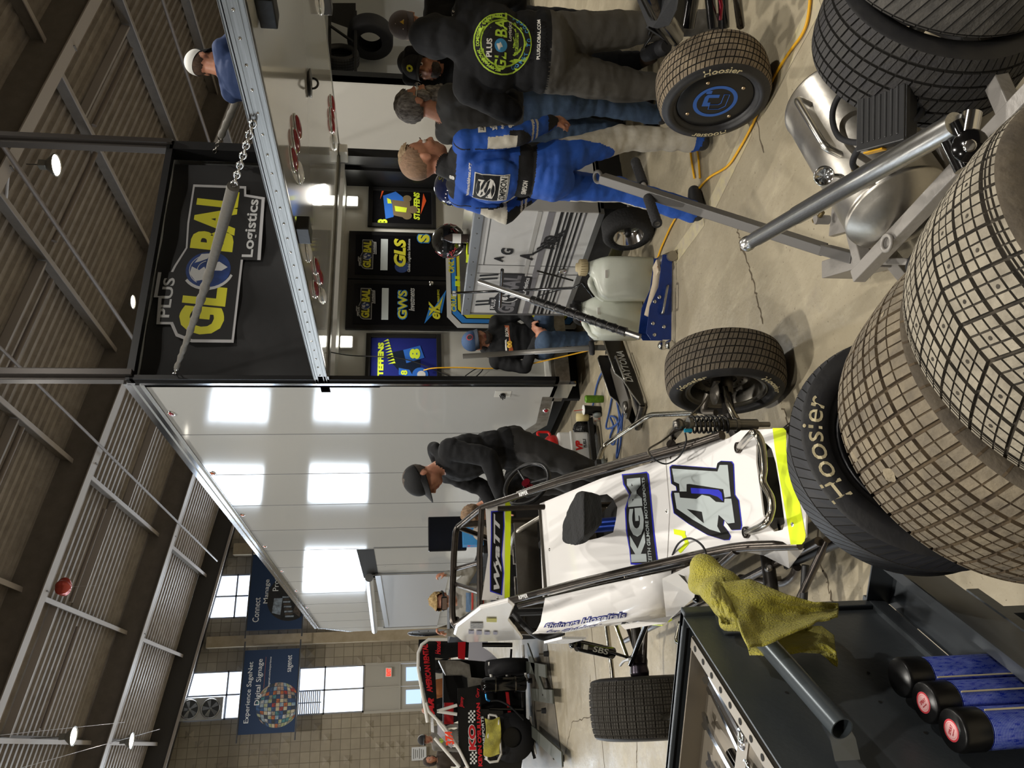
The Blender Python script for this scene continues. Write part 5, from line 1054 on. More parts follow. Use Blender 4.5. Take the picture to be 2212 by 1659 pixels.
b = B(); b.lathe([(.05, .0), (.1, .0), (.1, -.008), (.05, -.008)], (0, 0, .03), Z_, 40); 
for k in range(20): a = 2*PI*k/20; b.tube([(0.075*math.cos(a), .075*math.sin(a), .0), (.075*math.cos(a), .075*math.sin(a), .034)], .004, 6)
b.lathe([(0, .1), (.03, .1), (.035, .02)], n=20); b.box((.05, .05, .06), (.07, .03, .05), None, .008); cpart(xf(b, M_), 'brake_rotor', mat('rotor', '5a554e', .4, .9), w1)
hub = Vector((-1.58, -3.27, .27))
tubep('front_axle', [hub, Vector((-1.75, -3.28, .28)), Vector((-2.0, -3.35, .25)), Vector((-2.6, -3.3, .26))], .026, mat('axle_dark', '2c2926', .4, .6)); tubep('kingpin_link', bend([hub+Vector((-.02, -.06, .03)), hub+Vector((-.12, -.07, .03)), hub+Vector((-.18, -.06, .0))], .03), .013, NK); tubep('steering_arm', bend([hub+Vector((0, .05, .06)), hub+Vector((-.07, .1, .08)), hub+Vector((-.1, .03, .05))], .03), .015, mat('cast_grey', '6b665e', .4, .7))
b = B(); b.lathe([(.0, .0), (.05, .0), (.052, .003), (0, .003)], hub+Vector((-.03, -.02, .06)), Z_, 20); cpart(b, 'hub_plate', mat('cast_grey'))
# coilover
ca = at(1466, 917, Y=-3.45); cb_ = at(1662, 917, Y=-3.45); D = cb_-ca; Lc = D.length
b = B(); b.tube([ca, cb_], .011, 10); b.tube([ca+D*.42, ca+D*.86], .022, 14); b.tube([ca+D*.5, ca+D*.54], .028, 14); b.tube([ca+D*.62, ca+D*.65], .027, 14); b.tube([ca+D*.1, ca+D*.14], .03, 14); sh = cpart(b, 'shock_absorber', mat('shock_body', '6d6a62', .3, .8))
b = B(); x, y, z = basis(D); b.tube([ca+D*(.12+.4*i/140)+(x*math.cos(i*.36)+y*math.sin(i*.36))*.033 for i in range(141)], .0045, 6); cpart(b, 'coil_spring', mat('spring_black', '1c1b1b', .3, .4), sh)
b = B(); b.lathe([(0, .015), (.02, .015), (.022, 0), (0, -.01)], ca, -Y_, 14); b.lathe([(0, .02), (.016, .02), (.018, 0)], ca, Z_, 12); cpart(b, 'shock_mount', STL, sh)
b = B(); p = at(1478, 930, Y=-3.47); b.cyl(p, p+Vector((.0, 0, -.03)), .008, 10); cpart(b, 'hose_fitting', mat('teal_fitting', '2aa0c8', .3, .7), sh)
tubep('brake_hose', smooth([hub+Vector((-.05, -.03, .1)), at(1510, 880, Z=.42), at(1440, 945, Z=.6), at(1402, 970, Z=.74), at(1405, 985, Z=.74)], 6), .004, mat('braided_hose', '5d574c', .5, .3), None, 6)
tubep('brake_hose', smooth([at(1400, 975, Z=.74), at(1415, 993, Z=.66), at(1440, 1002, Z=.6), at(1468, 985, Z=.58), at(1482, 955, Z=.56), at(1480, 935, Z=.56)], 6), .0035, RUB, None, 6)
tubep('brake_hose', smooth([at(1449, 1208, Z=.56), at(1465, 1175, Z=.58), at(1490, 1163, Z=.62), at(1518, 1180, Z=.62), at(1530, 1215, Z=.58), at(1538, 1252, Z=.5)], 6), .004, RUB, None, 6)
# nose bumper
bp = [pl(1594, 968, HOOD)-Z_*.02, pl(1590, 962, HOOD)+Z_*.06, ]; 
P = [pl(1597, 967, HOOD), at(1622, 938, Z=.52), at(1634, 937, Z=.52), at(1645, 960, Z=.50), at(1650, 1010, Z=.48), at(1648, 1040, Z=.48), at(1665, 1075, Z=.47), at(1666, 1105, Z=.47), at(1652, 1132, Z=.48), at(1613, 1148, Z=.46)]
P[-1] = pl(1614, 1150, HOOD)
b = B(); b.tube(smooth(P, 6), .0125, 12); cpart(b, 'nose_bumper', NK)
for q in (P[0], P[-1]): b = B(); b.lathe([(.015, .0), (.022, 0), (.02, .012), (.014, .014)], q, Z_, 16); cpart(b, 'bumper_socket', TUBE)
# nerf bars
tubep('nerf_bar', bend([at(1290, 1003, Z=.5), at(1304, 962, Z=.42), at(1404, 896, Z=.33), at(1500, 892, Z=.33)], .08, 7), .0145, NK); b = B(); b.box(at(1292, 1000, Z=.5), (.03, .05, .03)); cpart(b, 'bar_clamp', DK)
tubep('nerf_bar', bend([at(1310, 1345, Z=.42), at(1318, 1410, Z=.36), at(1332, 1554, Z=.33), at(1460, 1548, Z=.33)], .09, 7), .0155, NK)
tubep('nerf_bar', bend([at(1470, 1345, Z=.3), at(1460, 1385, Z=.3), at(1480, 1395, Z=.3)], .03), .012, NK)
# exhaust headers
for k in range(4):
    o_ = k*.13; tubep('exhaust_pipe', smooth([Vector((-1.98, -2.9+o_, .5)), Vector((-1.83, -2.95+o_, .52)), Vector((-1.74, -2.9+o_, .44)), Vector((-1.74, -2.7+o_*.9, .36)), Vector((-1.76, -2.35+o_*.5, .33))], 7), .024, mat('header_black', '1d1b1a', .38, .6))
tubep('exhaust_collector', [Vector((-1.75, -2.6, .34)), Vector((-1.76, -1.7, .3))], .04, mat('header_black'))
# front-left lower suspension and linkages by the yellow towel
tubep('lower_crossbar', bend([at(1600, 1248, Z=.22), at(1690, 1262, Z=.2), at(1712, 1248, Z=.2), at(1722, 1225, Z=.22)], .05), .016, TUBE); b = B(); b.box(at(1668, 1254, Z=.24), (.02, .06, .05)); b.lathe([(0, .012), (.012, .012), (.012, -.012), (0, -.012)], at(1660, 1228, Z=.3), Y_, 12); cpart(b, 'heim_joint', STL)
tubep('lower_linkage', [Vector((-2.36, -3.72, .22)), Vector((-2.56, -3.3, .2))], .014, TUBE); tubep('lower_linkage', [Vector((-2.4, -3.5, .2)), Vector((-2.7, -3.36, .22))], .014, DK)
# rear right corner: shock, rods, hub, brake, big tyre
sa, sb = at(1238, 1392, Y=-1.9), at(1330, 1412, Y=-1.75); D = sb-sa
b = B(); b.tube([sa, sa+D*.1], .012, 8); b.tube([sa+D*.1, sa+D*.92], .032, 16); b.tube([sb, at(1372, 1425, Y=-1.7)], .008, 8); b.lathe([(.0, .02), (.02, .02), (.02, -.02), (0, -.02)], sa, Y_, 14); s2 = cpart(b, 'rear_shock', mat('gloss_black'))
u = D.normalized(); nrm = (CAMP-(sa+sb)/2); nrm = (nrm-u*nrm.dot(u)).normalized(); v_ = nrm.cross(u)
b = B(); text(b, 'SBS', sa+D*.55+nrm*.0325, u, v_, .11, .03, .01, .1); b.prism([(-.015, -.012), (.015, -.012), (.015, .012), (-.015, .012)], sa+D*.2+nrm*.032, u, v_, .001); cpart(b, 'shock_lettering', SIL, s2)
tubep('radius_rod', [at(1408, 1318, Z=.5), at(1362, 1435, Z=.4)], .014, mat('gloss_black')); tubep('radius_rod', [at(1330, 1350, Z=.42), at(1355, 1420, Z=.38)], .012, NK); tubep('radius_rod', [at(1352, 1345, Z=.3), at(1378, 1420, Z=.32)], .012, TUBE); tubep('radius_rod', [at(1395, 1340, Z=.34), at(1392, 1430, Z=.34)], .013, TUBE)
tubep('rear_axle', [Vector((-2.0, -1.62, .32)), Vector((-2.9, -1.62, .32))], .03, mat('axle_dark'))
b = B(); c = at(1380, 1440, Z=.33); b.lathe([(.0, -.06), (.05, -.06), (.055, -.03), (.05, 0), (.055, .03), (.05, .06), (0, .06)], c, X_, 18); b.box(c+Vector((.03, -.06, .02)), (.06, .1, .08), None, .01); cpart(b, 'rear_hub', mat('hub_dark', '3b3640', .3, .8, c2='222022', ns=12))
b = B(); b.tube(smooth([at(1340, 1437, Z=.42), at(1348, 1428, Z=.44), at(1360, 1424, Z=.44)], 4), .008, 8); cpart(b, 'white_arm', SIL)
ty2, M2 = car_tyre(CAR, (-2.79, -1.64, .318), Vector((-1, .05, 0)).normalized(), .318, .3, .172, [mat('rear_tread', '38352f', .85, c2='2c2925', ns=14, bump=.4, bs=120), GV, SWL], 0, period=.05, gr=.005, depth=.007, ribs=(-.4, -.29, -.17, -.05, .08, .2, .32, .42), rg=.005, skew=.02, sipe=2, rsipe=1)

# RIPPER tube lettering
b = B(); d = (pl(1251, 1258, RAIL)-pl(1100, 1296, RAIL)).normalized(); c = pl(1137, 1287, RAIL); nrm = (CAMP-c); nrm = (nrm-d*nrm.dot(d)).normalized(); text(b, 'RIPPER', c+nrm*.0195, d, nrm.cross(d), .085, .02, .02)
d2 = (pl(1211, 1040, RAIL)-pl(1041, 1096, RAIL)).normalized(); c = pl(1137, 1064, RAIL); nrm = (CAMP-c); nrm = (nrm-d2*nrm.dot(d2)).normalized(); text(b, 'RIPPER', c+nrm*.0195, d2, nrm.cross(d2), .085, .02, .02); cpart(b, 'tube_lettering', WHT)
# ================= wheel and corner of the car at the right =================
RC = thing('midget_race_car', 'dark race car at the right edge, front wheel with blue-ringed cover', 'race car', (-.1, -4.0, 0))
NW = Vector((-1, .08, .01)).normalized(); cW = Vector((-.243, -3.706, .258))
ty, M_ = car_tyre(RC, cW, NW, .258, .2, .175, [mat('used_tread_light', '82745f', .85, c2='62574a', ns=14, bump=.3, bs=90), GV, SWL], .1, period=.042, gr=.004, depth=.005, ribs=(-.34, -.17, 0, .17, .34), rg=.0045, skew=.35, sipe=1)
b = B()
for a, f_ in ((.12, False), (PI+.12, True)): polar_text(b, 'Hoosier', .214, a, 0, .03, lambda q: side_h(.258, .2, .175, q)+.0004, .17, .015, .1)
pbuild(xf(b, M_), 'lettering', CREAM, ty)
b = B(); b.lathe([(0, .088), (.12, .088), (.168, .086), (.176, .082), (.178, .07)], n=56); cv = pbuild(xf(b, M_), 'wheel_cover', mat('cover_black', '0e0e0f', .35), RC)
b = B(); b.lathe([(.083, .0892), (.1, .0892)], n=56)
def cp_(pts, h=.0892): b.add([(x, y, h) for x, y in pts], [list(range(len(pts)))])
cp_([(-.03, .02), (-.03, .055), (.03, .055), (.045, .045), (.045, -.01), (.025, -.01), (.025, .035), (-.005, .035), (-.005, .02)]); cp_([(.05, .03), (.07, .03), (.07, .055), (.05, .055)])
for P in ([(-.05, .02), (-.05, -.03), (-.03, -.055), (.045, -.055), (.045, -.03), (-.01, -.03), (-.02, -.02), (-.02, .02)],):
    n = len(P)
    for i in range(n): b.tube([(P[i][0], P[i][1], .0893), (P[(i+1) % n][0], P[(i+1) % n][1], .0893)], .0015, 4)
pbuild(xf(b, M_), 'blue_emblem', mat('emblem_blue', '2c5aa6', .4), cv)
for a in (.5, 2.2, 3.9, 5.4):
    b = B(); b.lathe([(0, .094), (.005, .094), (.009, .09), (.009, .088)], (.135*math.cos(a), .135*math.sin(a), 0), Z_, 12); pbuild(xf(b, M_), 'cover_bolt', mat('bolt_brass', 'c9b190', .3, .9), cv)
b = B(); b.tube([at(1455, 75, Z=.42), at(1430, 40, Z=.55), at(1400, -30, Z=.7)], .05, 10); b.tube([at(1540, 60, Z=.45), at(1530, -40, Z=.5)], .02, 10); b.tube([at(1600, 55, Z=.25), at(1590, -30, Z=.4)], .018, 10); b.tube([at(1565, 60, Z=.3), at(1560, -40, Z=.35)], .022, 10); b.tube([at(1480, 60, Z=.3), at(1500, -60, Z=.3)], .045, 10); pbuild(b, 'front_suspension', mat('gloss_black'), RC)
b = B(); b.add([at(1368, -20, Z=.72), at(1398, 55, Z=.62), at(1410, 60, Z=.6), at(1420, 62, Z=.58), at(1445, 55, Z=.55), at(1462, 20, Z=.58), at(1470, -30, Z=.6)], [list(range(7))]); b.add([at(1400, 60, Z=.6), at(1462, 100, Z=.4), at(1475, 85, Z=.36), at(1480, -20, Z=.35), at(1440, -20, Z=.5)], [list(range(5))]); o = pbuild(b, 'soft_cover', mat('cover_grey', '2b2b2c', .75, bump=.3), RC); md = o.modifiers.new('s', 'SOLIDIFY'); md.thickness = .012
b = B(); P0 = at(1393, 118, Z=.36); P1 = at(1440, 100, Z=.33); D = P1-P0; b.tube([P0+D*i/18 for i in range(19)], [.012]+[.033+(.01 if i % 2 else 0) for i in range(17)]+[.03], 14); pbuild(b, 'rubber_bellows', RUB, RC)
b = B(); b.tube([at(1388, 115, Z=.36), at(1410, 50, Z=.42)], .01, 8); b.tube([at(1390, 105, Z=.38), at(1412, 70, Z=.4), at(1425, 40, Z=.4)], .006, 6); b.ball(at(1397, 120, Z=.34), .012); pbuild(b, 'steering_link', STL, RC)
b = B(); b.tube([at(1556, 40, Z=.42), at(1558, 10, Z=.45), at(1552, -20, Z=.48)], .008, 8); pbuild(b, 'red_fitting', mat('anodised_red', '7a1024', .2, .8), RC)
# ================= black and red car beyond on the left =================
KC = thing('midget_race_car', 'black and red race car with white cage beyond on the left', 'race car', (-2.6, 4.6, 0)); YK = 4.6
c6 = lambda x, y: (870+x/5.368, 1350+y/5.368)
K = lambda x, y, dy=0: at(*c6(x, y), Y=YK+dy)
def kpan(name, pts, m_, dy=0, th=.02, par=None):
    b = B(); P = [(K(x, y).x, K(x, y).z) for x, y in pts]; b.prism(P, (0, YK+dy, 0), X_, Z_, -th); return pbuild(b, name, m_, par or KC)
KW = mat('cage_white', 'dcdad4', .35); KB = mat('gloss_black_body', '151516', .25); KR = mat('body_red', 'a8161e', .3)
wg = kpan('top_panel', [(185, 170), (180, 330), (215, 600), (270, 850), (300, 950), (385, 1060), (395, 900), (380, 600), (375, 380), (480, 390), (640, 370), (760, 380), (770, 170), (620, 165), (320, 165), (230, 168)], KB)
b = B(); qtext(b, 'AMERICAN RENTAL', [K(x, y, -.03) for x, y in ((280, 780), (350, 780), (290, 220), (222, 225))], 0, .05); qtext(b, 'AR', [K(x, y, -.03) for x, y in ((300, 1020), (370, 1050), (360, 850), (290, 830))], 0, .06, shear=.2); qtext(b, 'Hounds', [K(x, y, -.03) for x, y in ((375, 340), (440, 340), (440, 180), (385, 170))], 0, .03, shear=.3)
b.m = 1; b.add([K(x, y, -.022) for x, y in ((640, 175), (730, 175), (720, 400), (640, 390))], [(0, 1, 2, 3)]); pbuild(b, 'red_lettering', [mat('letter_red', 'c9202a', .4), KR], wg)
sp_ = kpan('side_panel', [(630, 740), (640, 1400), (760, 1659), (1360, 1659), (1380, 1520), (1470, 1380), (1480, 1100), (1160, 1100), (1150, 980), (900, 980), (890, 700), (700, 740)], KB, -.12)
b = B(); Q = lambda L: [K(x, y, -.15) for x, y in L]
qtext(b, 'KO', Q(((765, 1460), (855, 1460), (845, 1150), (755, 1150))), 1, .1); qtext(b, 'KO', Q(((770, 1450), (850, 1450), (840, 1160), (762, 1160))), 0, .05, .006)
qtext(b, "KEVIN O'SULLIVAN", Q(((875, 1640), (925, 1640), (895, 900), (850, 905))), 0, .05); qtext(b, 'MOTORSPORTS', Q(((945, 1560), (975, 1575), (935, 1060), (905, 1060))), 1, .02); qtext(b, 'Jimmy', Q(((650, 960), (715, 960), (710, 830), (665, 830))), 0, .02, shear=.3); qtext(b, 'Gary', Q(((845, 850), (900, 830), (890, 725), (850, 735))), 0, .02, shear=.3)
b.m = 1
for (x0, y0) in ((760, 990), (780, 1470)):
    for i in range(4):
        for j in range(6):
            if (i+j) % 2: b.add([K(x0+(i+u)*20, y0+(j+v)*24, -.145) for u, v in ((0, 0), (0, 1), (1, 1), (1, 0))], [(0, 1, 2, 3)])
pbuild(b, 'sponsor_vinyl', [mat('letter_red'), WHT], sp_)
def ktube(name, pts, r, m_=KW, dy=-.14): b = B(); b.tube([K(x, y, dy) for x, y in pts], r, 10); pbuild(b, name, m_, KC)
ktube('cage_tube', [(640, 168), (300, 168), (220, 230), (180, 330), (180, 500), (240, 850), (290, 1130)], .022); ktube('cage_tube', [(270, 900), (300, 1000), (480, 1180), (640, 1420)], .02); ktube('cage_tube', [(370, 1310), (660, 1650)], .02); ktube('cage_tube', [(400, 1110), (650, 1440), (760, 1659)], .02)
ktube('cage_tube', [(400, 1000), (630, 930)], .02); ktube('cage_tube', [(400, 1000), (630, 1035)], .02); ktube('cage_tube', [(1005, 430), (1030, 620)], .02); ktube('cage_tube', [(1145, 430), (1215, 600)], .018); ktube('cage_tube', [(1150, 430), (1400, 450)], .02); ktube('cage_tube', [(1390, 230), (1405, 450), (1440, 640)], .02); ktube('cage_tube', [(1480, 1060), (1500, 1250), (1540, 1500)], .016)
kpan('rear_side_panel', [(770, 165), (980, 165), (985, 235), (920, 260), (1010, 320), (1140, 440), (1130, 440), (755, 410)], mat('pale_lilac_panel', 'b5b4bd', .35), -.05)
kpan('engine_cover', [(420, 400), (660, 405), (780, 450), (800, 600), (1000, 620), (900, 700), (770, 740), (760, 600), (700, 570), (500, 570)], mat('cast_aluminium', 'a09c94', .4, .7, c2='77736c', ns=9), .1, .2)
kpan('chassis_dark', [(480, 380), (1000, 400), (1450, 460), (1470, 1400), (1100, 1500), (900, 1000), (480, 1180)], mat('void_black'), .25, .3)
kpan('red_side', [(480, 900), (590, 900), (590, 1150), (480, 1150)], KR, .02); kpan('red_sill', [(1180, 780), (1215, 780), (1250, 1100), (1215, 1100)], KR, -.13)
b = B(); P = K(905, 700, -.35); Q_ = K(1430, 680, -.35); D = Q_-P; b.tube([P, P+D*.03, P+D*.1, P+D*.97, Q_], [.03, .07, .095, .095, .07], 20); kb = pbuild(b, 'oil_tank', mat('gloss_black'), KC)
for f_ in (.3, .74): b = B(); b.tube([P+D*f_, P+D*(f_+.03)], .098, 20); pbuild(b, 'tank_strap', STL, kb)
b = B(); b.tube(smooth([K(965, 800, -.35), K(975, 860, -.35), K(1010, 880, -.35)], 5), .015, 8); pbuild(b, 'blue_fitting', mat('anodised_sky', '3a8ccc', .25, .8), kb); b = B(); b.tube(smooth([K(1020, 880, -.35), K(1120, 880, -.35), K(1250, 950, -.35), K(1400, 1100, -.3)], 5), .012, 8); pbuild(b, 'oil_hose', RUB, kb)
b = B(); P = K(1240, 380, -.1); b.lathe([(0, .0), (.12, .0), (.29, .02), (.3, .1), (.29, .2), (.12, .22)], (P.x, P.y+.1, .34), -X_, 36); pbuild(b, 'rear_tire', RUB, KC); b = B(); P = K(1320, 1300, .0); b.lathe([(0, .0), (.12, .0), (.29, .02), (.3, .1), (.29, .3), (.12, .32)], (P.x, P.y+.1, .34), -Y_, 36); pbuild(b, 'rear_tire', RUB, KC)
ktube('suspension_rod', [(1260, 280), (1240, 600)], .015, mat('gloss_black')); ktube('suspension_rod', [(1005, 970), (1400, 980)], .02, mat('gloss_black')); ktube('suspension_rod', [(1380, 770), (1390, 960)], .018, mat('gloss_black')); ktube('shock', [(920, 230), (1270, 230)], .03, mat('gloss_black')); ktube('suspension_rod', [(1380, 1040), (1470, 1320), (1530, 1550)], .02, mat('gloss_black'))
b = B(); P = [K(x, y, -.28) for x, y in ((1000, 1040), (1080, 1050), (1110, 1100), (1140, 1500), (1100, 1580), (1010, 1590), (975, 1560))]; b.tube(P+[P[0]], .015, 8); pbuild(b, 'push_bar', KW, KC)
b = B()
def tw(u, v):
    x = 950+170*u+15*math.sin(5*v); y = 1080+430*v+20*math.sin(4*u); x += 20*u*v; return K(x, y, -.3-.02*math.sin(9*v+4*u))
b.grid(tw, 20, 40); o = tag(b.build('towel', mat('yellow_towel', 'd3c95a', .95, c2='8f8a48', ns=9, bump=.6, bs=120)), 'stained yellow towel hung on the black and red car', 'towel'); md = o.modifiers.new('s', 'SOLIDIFY'); md.thickness = .01
kpan('nose_card', [(320, 1070), (350, 1080), (360, 1250), (325, 1240)], mat('card_white'), -.1); kpan('number_panel', [(400, 1120), (450, 1130), (560, 1250), (600, 1380), (560, 1430), (400, 1260)], mat('pale_lilac_panel'), -.06)
b = B(); qtext(b, '37A', Q(((500, 1400), (600, 1380), (570, 1240), (480, 1200))), 0, .05, .03); pbuild(b, 'orange_number', mat('fluor_orange', 'ff4a2a', .5), KC)
# dolly stands with casters under it
for i, (px, py) in enumerate(((1185, 1412), (1193, 1500), (1180, 1535), (1138, 1430), (1145, 1600), (1157, 1600), (1218, 1638), (1150, 1470))):
    p = at(px, py, Z=0); t = thing('wheel_dolly_caster', 'small caster foot of the flat dollies under the far car', 'caster', (p.x, p.y, 0), 0, 'dolly casters')
    b = B(); b.tube([(0, 0, 0), (0, 0, .06)], [.035, .028], 12); b.build('foot', RUB, t); b = B(); b.cyl((0, 0, .06), (0, 0, .12), .01, 8); b.build('stem', STL, t)
b = B(); 
for a, c in (((1140, 1400), (1175, 1500)), ((1135, 1440), (1180, 1450)), ((1150, 1500), (1195, 1505)), ((1150, 1580), (1215, 1640))): bar(b, at(*a, Z=.1), at(*c, Z=.1), .14, .02)
tag(b.build('wheel_dolly', mat('dolly_green', '4d5049', .5, .3)), 'flat grey-green wheel dolly plates under the far car', 'dolly')
b = B(); b.add([at(1128, 1380, Z=.006), at(1128, 1659, Z=.006), at(1215, 1659, Z=.006), at(1180, 1380, Z=.006)], [(0, 1, 2, 3)]); tag(b.build('floor_mat', mat('wet_mat', '6a6356', .5, c2='4e4a42', ns=2, stretch=(3, .4, 1))), 'shiny stained grey mat under the far car', 'mat')
# round black cover standing on a tool chest, black case, boxes by the trailer side
t = thing('tool_chest', 'black drawer tool chest behind the boy', 'chest', (-1.3, 3.5, 0)); b = B(); b.b2((-1.75, 3.3, 0), (-1.2, 3.9, 1.16), .01); pbuild(b, 'body', DK, t)
for k in range(5): b = B(); b.b2((-1.72, 3.28, .25+.17*k), (-1.23, 3.3, .39+.17*k), .004); pbuild(b, 'drawer', mat('gloss_black'), t)
b = B(); b.lathe([(0, .0), (.15, .003), (.225, .0), (.235, .01), (.225, .02), (.0, .022)], (-1.72, 3.2, 1.42), Vector((.97, -.26, .0)), 48); 
for k in range(12): a = 2*PI*k/12; b.ball((-1.72+.0, 3.2+.21*math.cos(a), 1.42+.21*math.sin(a)), .006, 6, 4)
tag(b.build('wheel_cover', mat('cover_gloss', '1b1d22', .15, .3)), 'round glossy black wheel cover seen edge-on above the car tail', 'cover')
t = thing('pit_box', 'open black pit box with raised glossy lid by the trailer', 'box', (-1.0, 1.2, 0)); b = B(); b.b2((-1.3, 1.0, 0), (-.7, 1.6, .95), .01); pbuild(b, 'body', DK, t); b = B(); b.b2((-1.26, 1.02, 1.1), (-.93, 1.06, 1.46), .01); pbuild(b, 'lid', mat('cover_gloss'), t)
b = B(); b.b2((-1.24, .9, .95), (-1.02, 1.0, 1.14)); bb = tag(b.build('food_box', mat('box_blue', '3f8ecb', .5, c2='d33b3b', ns=14, sharp=(.62, .66))), 'small light blue printed food box on the pit box', 'box')
b = B(); b.lathe([(0, 0), (.07, 0), (.075, .03), (.065, .06), (.0, .065)], (-1.14, .88, .98), -Y_, 18); tag(b.build('cap_hat', mat('beige_fabric', '9c948a', .9)), 'pale fabric item beside the blue food box', 'cloth')
# ================= pit cart, jacks, jugs and small things =================
def silver_stripes(b, X, y0, y1, z0, z1): pass
PCX, PY0, PY1, PZ0, PZ1 = .26, -2.12, -.78, .36, 1.22
t = thing('pit_cart', 'white and grey printed pit cart with steel top and wheels', 'cart', (.55, -1.45, 0)); CWm = mat('cart_white', 'c9c9c8', .3, c2='bfbfbe', ns=4)
b = B(); b.b2((PCX, PY0, PZ0), (.82, PY1, PZ1-.06), .006); pbuild(b, 'cabinet', CWm, t)
b = B(); b.b2((PCX-.012, PY0-.01, PZ1-.07), (.83, PY1+.01, PZ1), .004); b.b2((PCX-.006, PY0, PZ0-.02), (.82, PY1, PZ0+.02)); b.b2((PCX-.008, PY1-.012, PZ0), (PCX+.02, PY1+.006, PZ1)); pbuild(b, 'metal_edge', mat('cart_edge', '8e8f90', .35, .8), t)
b = B(); b.b2((PCX, PY0, PZ1), (.82, PY1, PZ1+.006)); pbuild(b, 'work_top', mat('scratched_aluminium', 'cfccc6', .2, 1, c2='a8a49c', ns=20, stretch=(1, 6, 1)), t)
b = B()
for y in (-1.37, -1.48): b.b2((PCX-.002, y-.003, PZ0), (PCX+.0, y+.003, PZ1-.08))
b.b2((PCX-.002, PY0, PZ0+.1), (PCX, -1.48, PZ0+.106)); b.b2((PCX-.002, PY0, PZ1-.12), (PCX, -1.48, PZ1-.114))
for i in range(8): b.lathe([(0, .003), (.006, .002), (.008, 0)], (PCX-.012, PY0+.08+.17*i, PZ1-.035), -X_, 8)
pbuild(b, 'door_gap', mat('seam_dark'), t)
b = B(); F = lambda y0, z0, y1, z1, m_, o=0: (setattr(b, 'm', m_), b.b2((PCX-.0035-o, y0, z0), (PCX-.001, y1, z1)))
for (z, h_, m_) in ((.78, .03, 1), (.70, .045, 2), (.63, .02, 0), (.595, .012, 0), (.565, .022, 0), (.53, .008, 0), (.5, .014, 0), (.47, .008, 2)): F(PY0, z-h_/2, PY1, z+h_/2, m_)
for k in range(4): b.m = 0; b.add([(PCX-.004, -.93-.05*k-(.27 if k > 1 else 0), 1.12), (PCX-.004, -.905-.05*k-(.27 if k > 1 else 0), 1.12), (PCX-.004, -.93-.05*k-(.27 if k > 1 else 0), .98), (PCX-.004, -.95-.05*k-(.27 if k > 1 else 0), .98)], [(3, 2, 1, 0)])
for k in range(3): b.m = 0; b.add([(PCX-.004, -1.62-.06*k, .76-.02*k), (PCX-.004, -1.8-.06*k, .6-.02*k), (PCX-.004, -1.83-.06*k, .6-.02*k), (PCX-.004, -1.65-.06*k, .76-.02*k)], [(0, 1, 2, 3)])
dnY = -Y_
b.m = 0; logo(b, (PCX-.004, -1.08, .86), dnY, Z_, .34, .0005, cols=(0, 2, 0, 3, 4)); b.m = 0
for (s_, y, z, w_, h_) in (('A', -1.56, 1.0, .07, .07), ('G', -1.66, .95, .08, .09), ('A', -1.6, .8, .09, .1), ('HD', -1.78, .66, .16, .09), ('HAULER', -1.8, .6, .14, .02), ('314.691', -1.8, .57, .12, .02)): text(b, s_, (PCX-.0045, y, z), dnY, Z_, w_, h_, .04, .15)
pbuild(b, 'cart_graphics', [mat('gfx_black', '161617', .4), mat('gfx_light', 'a9a8a5', .4), mat('gfx_grey', '77767a', .4), mat('gfx_silver', 'd6d6d6', .4), mat('gfx_dark', '2b2b2d', .4)], t)
for y, z in ((-1.42, .5), (-.95, .5)): b = B(); b.lathe([(.0, .004), (.02, .004), (.024, .006), (.03, .004), (.03, 0)], (PCX-.002, y, z), -X_, 20); pbuild(b, 'latch_ring', CHR, t)
def small_wheel(c, r, w_, ax, par, rimcol=CHR):
    b = B(); b.lathe([(r*.6, -w_/2), (r*.9, -w_/2), (r, -w_*.35), (r, w_*.35), (r*.9, w_/2), (r*.6, w_/2), (r*.56, 0)], c, ax, 32); o = pbuild(b, 'wheel', mat('small_tyre', '1f1f20', .8, bump=.5, bs=60), par)
    b = B(); b.lathe([(0, .0), (r*.1, .0), (r*.14, -w_*.2), (r*.3, -w_*.25), (r*.5, -w_*.1), (r*.58, w_*.45), (r*.62, w_*.5), (r*.6, w_*.3)], c, ax, 32); pbuild(b, 'wheel_rim', rimcol, o); b = B(); b.lathe([(0, w_*.4), (r*.12, w_*.38), (r*.14, 0)], c, ax, 14); pbuild(b, 'hub', DK, o)
small_wheel((.18, -2.06, .175), .175, .13, -X_, t); small_wheel((.3, -.72, .14), .14, .09, -X_, t, RED)
b = B(); b.b2((.3, PY0, .18), (.8, PY1, .36)); b.cyl((.2, -2.06, .175), (.75, -2.06, .175), .02, 8); b.cyl((.3, -.72, .14), (.7, -.72, .14), .015, 8); pbuild(b, 'undercarriage', DK, t)
# folded tow pole and brace rods in front of the cart
t = thing('tow_pole', 'thin black pole with two cross handles leaning before the printed cart', 'pole', (.12, -1.4, 0)); PX = .12
b = B(); A_ = at(980, 633, X=.14); Z1 = at(1258, 610, X=.0); b.tube([A_, at(1240, 622, X=.05), Z1, (-.02, -1.5, .3)], .01, 8); pbuild(b, 'pole', mat('gloss_black'), t)
for (a, c) in (((1085, 583), (1080, 662)),): b = B(); b.tube([at(*a, X=.1), at(*c, X=.1)], .013, 10); pbuild(b, 'cross_handle', mat('gloss_black'), t)
b = B(); b.tube([at(1160, 585, X=.12), at(1238, 606, X=.1)], .007, 6); b.tube([at(1160, 640, X=.12), at(1232, 620, X=.1)], .004, 6); pbuild(b, 'brace_rod', mat('gloss_black'), t); b = B(); b.box(at(982, 634, X=.14), (.03, .04, .04), None, .006); pbuild(b, 'pole_eye', CHR, t)
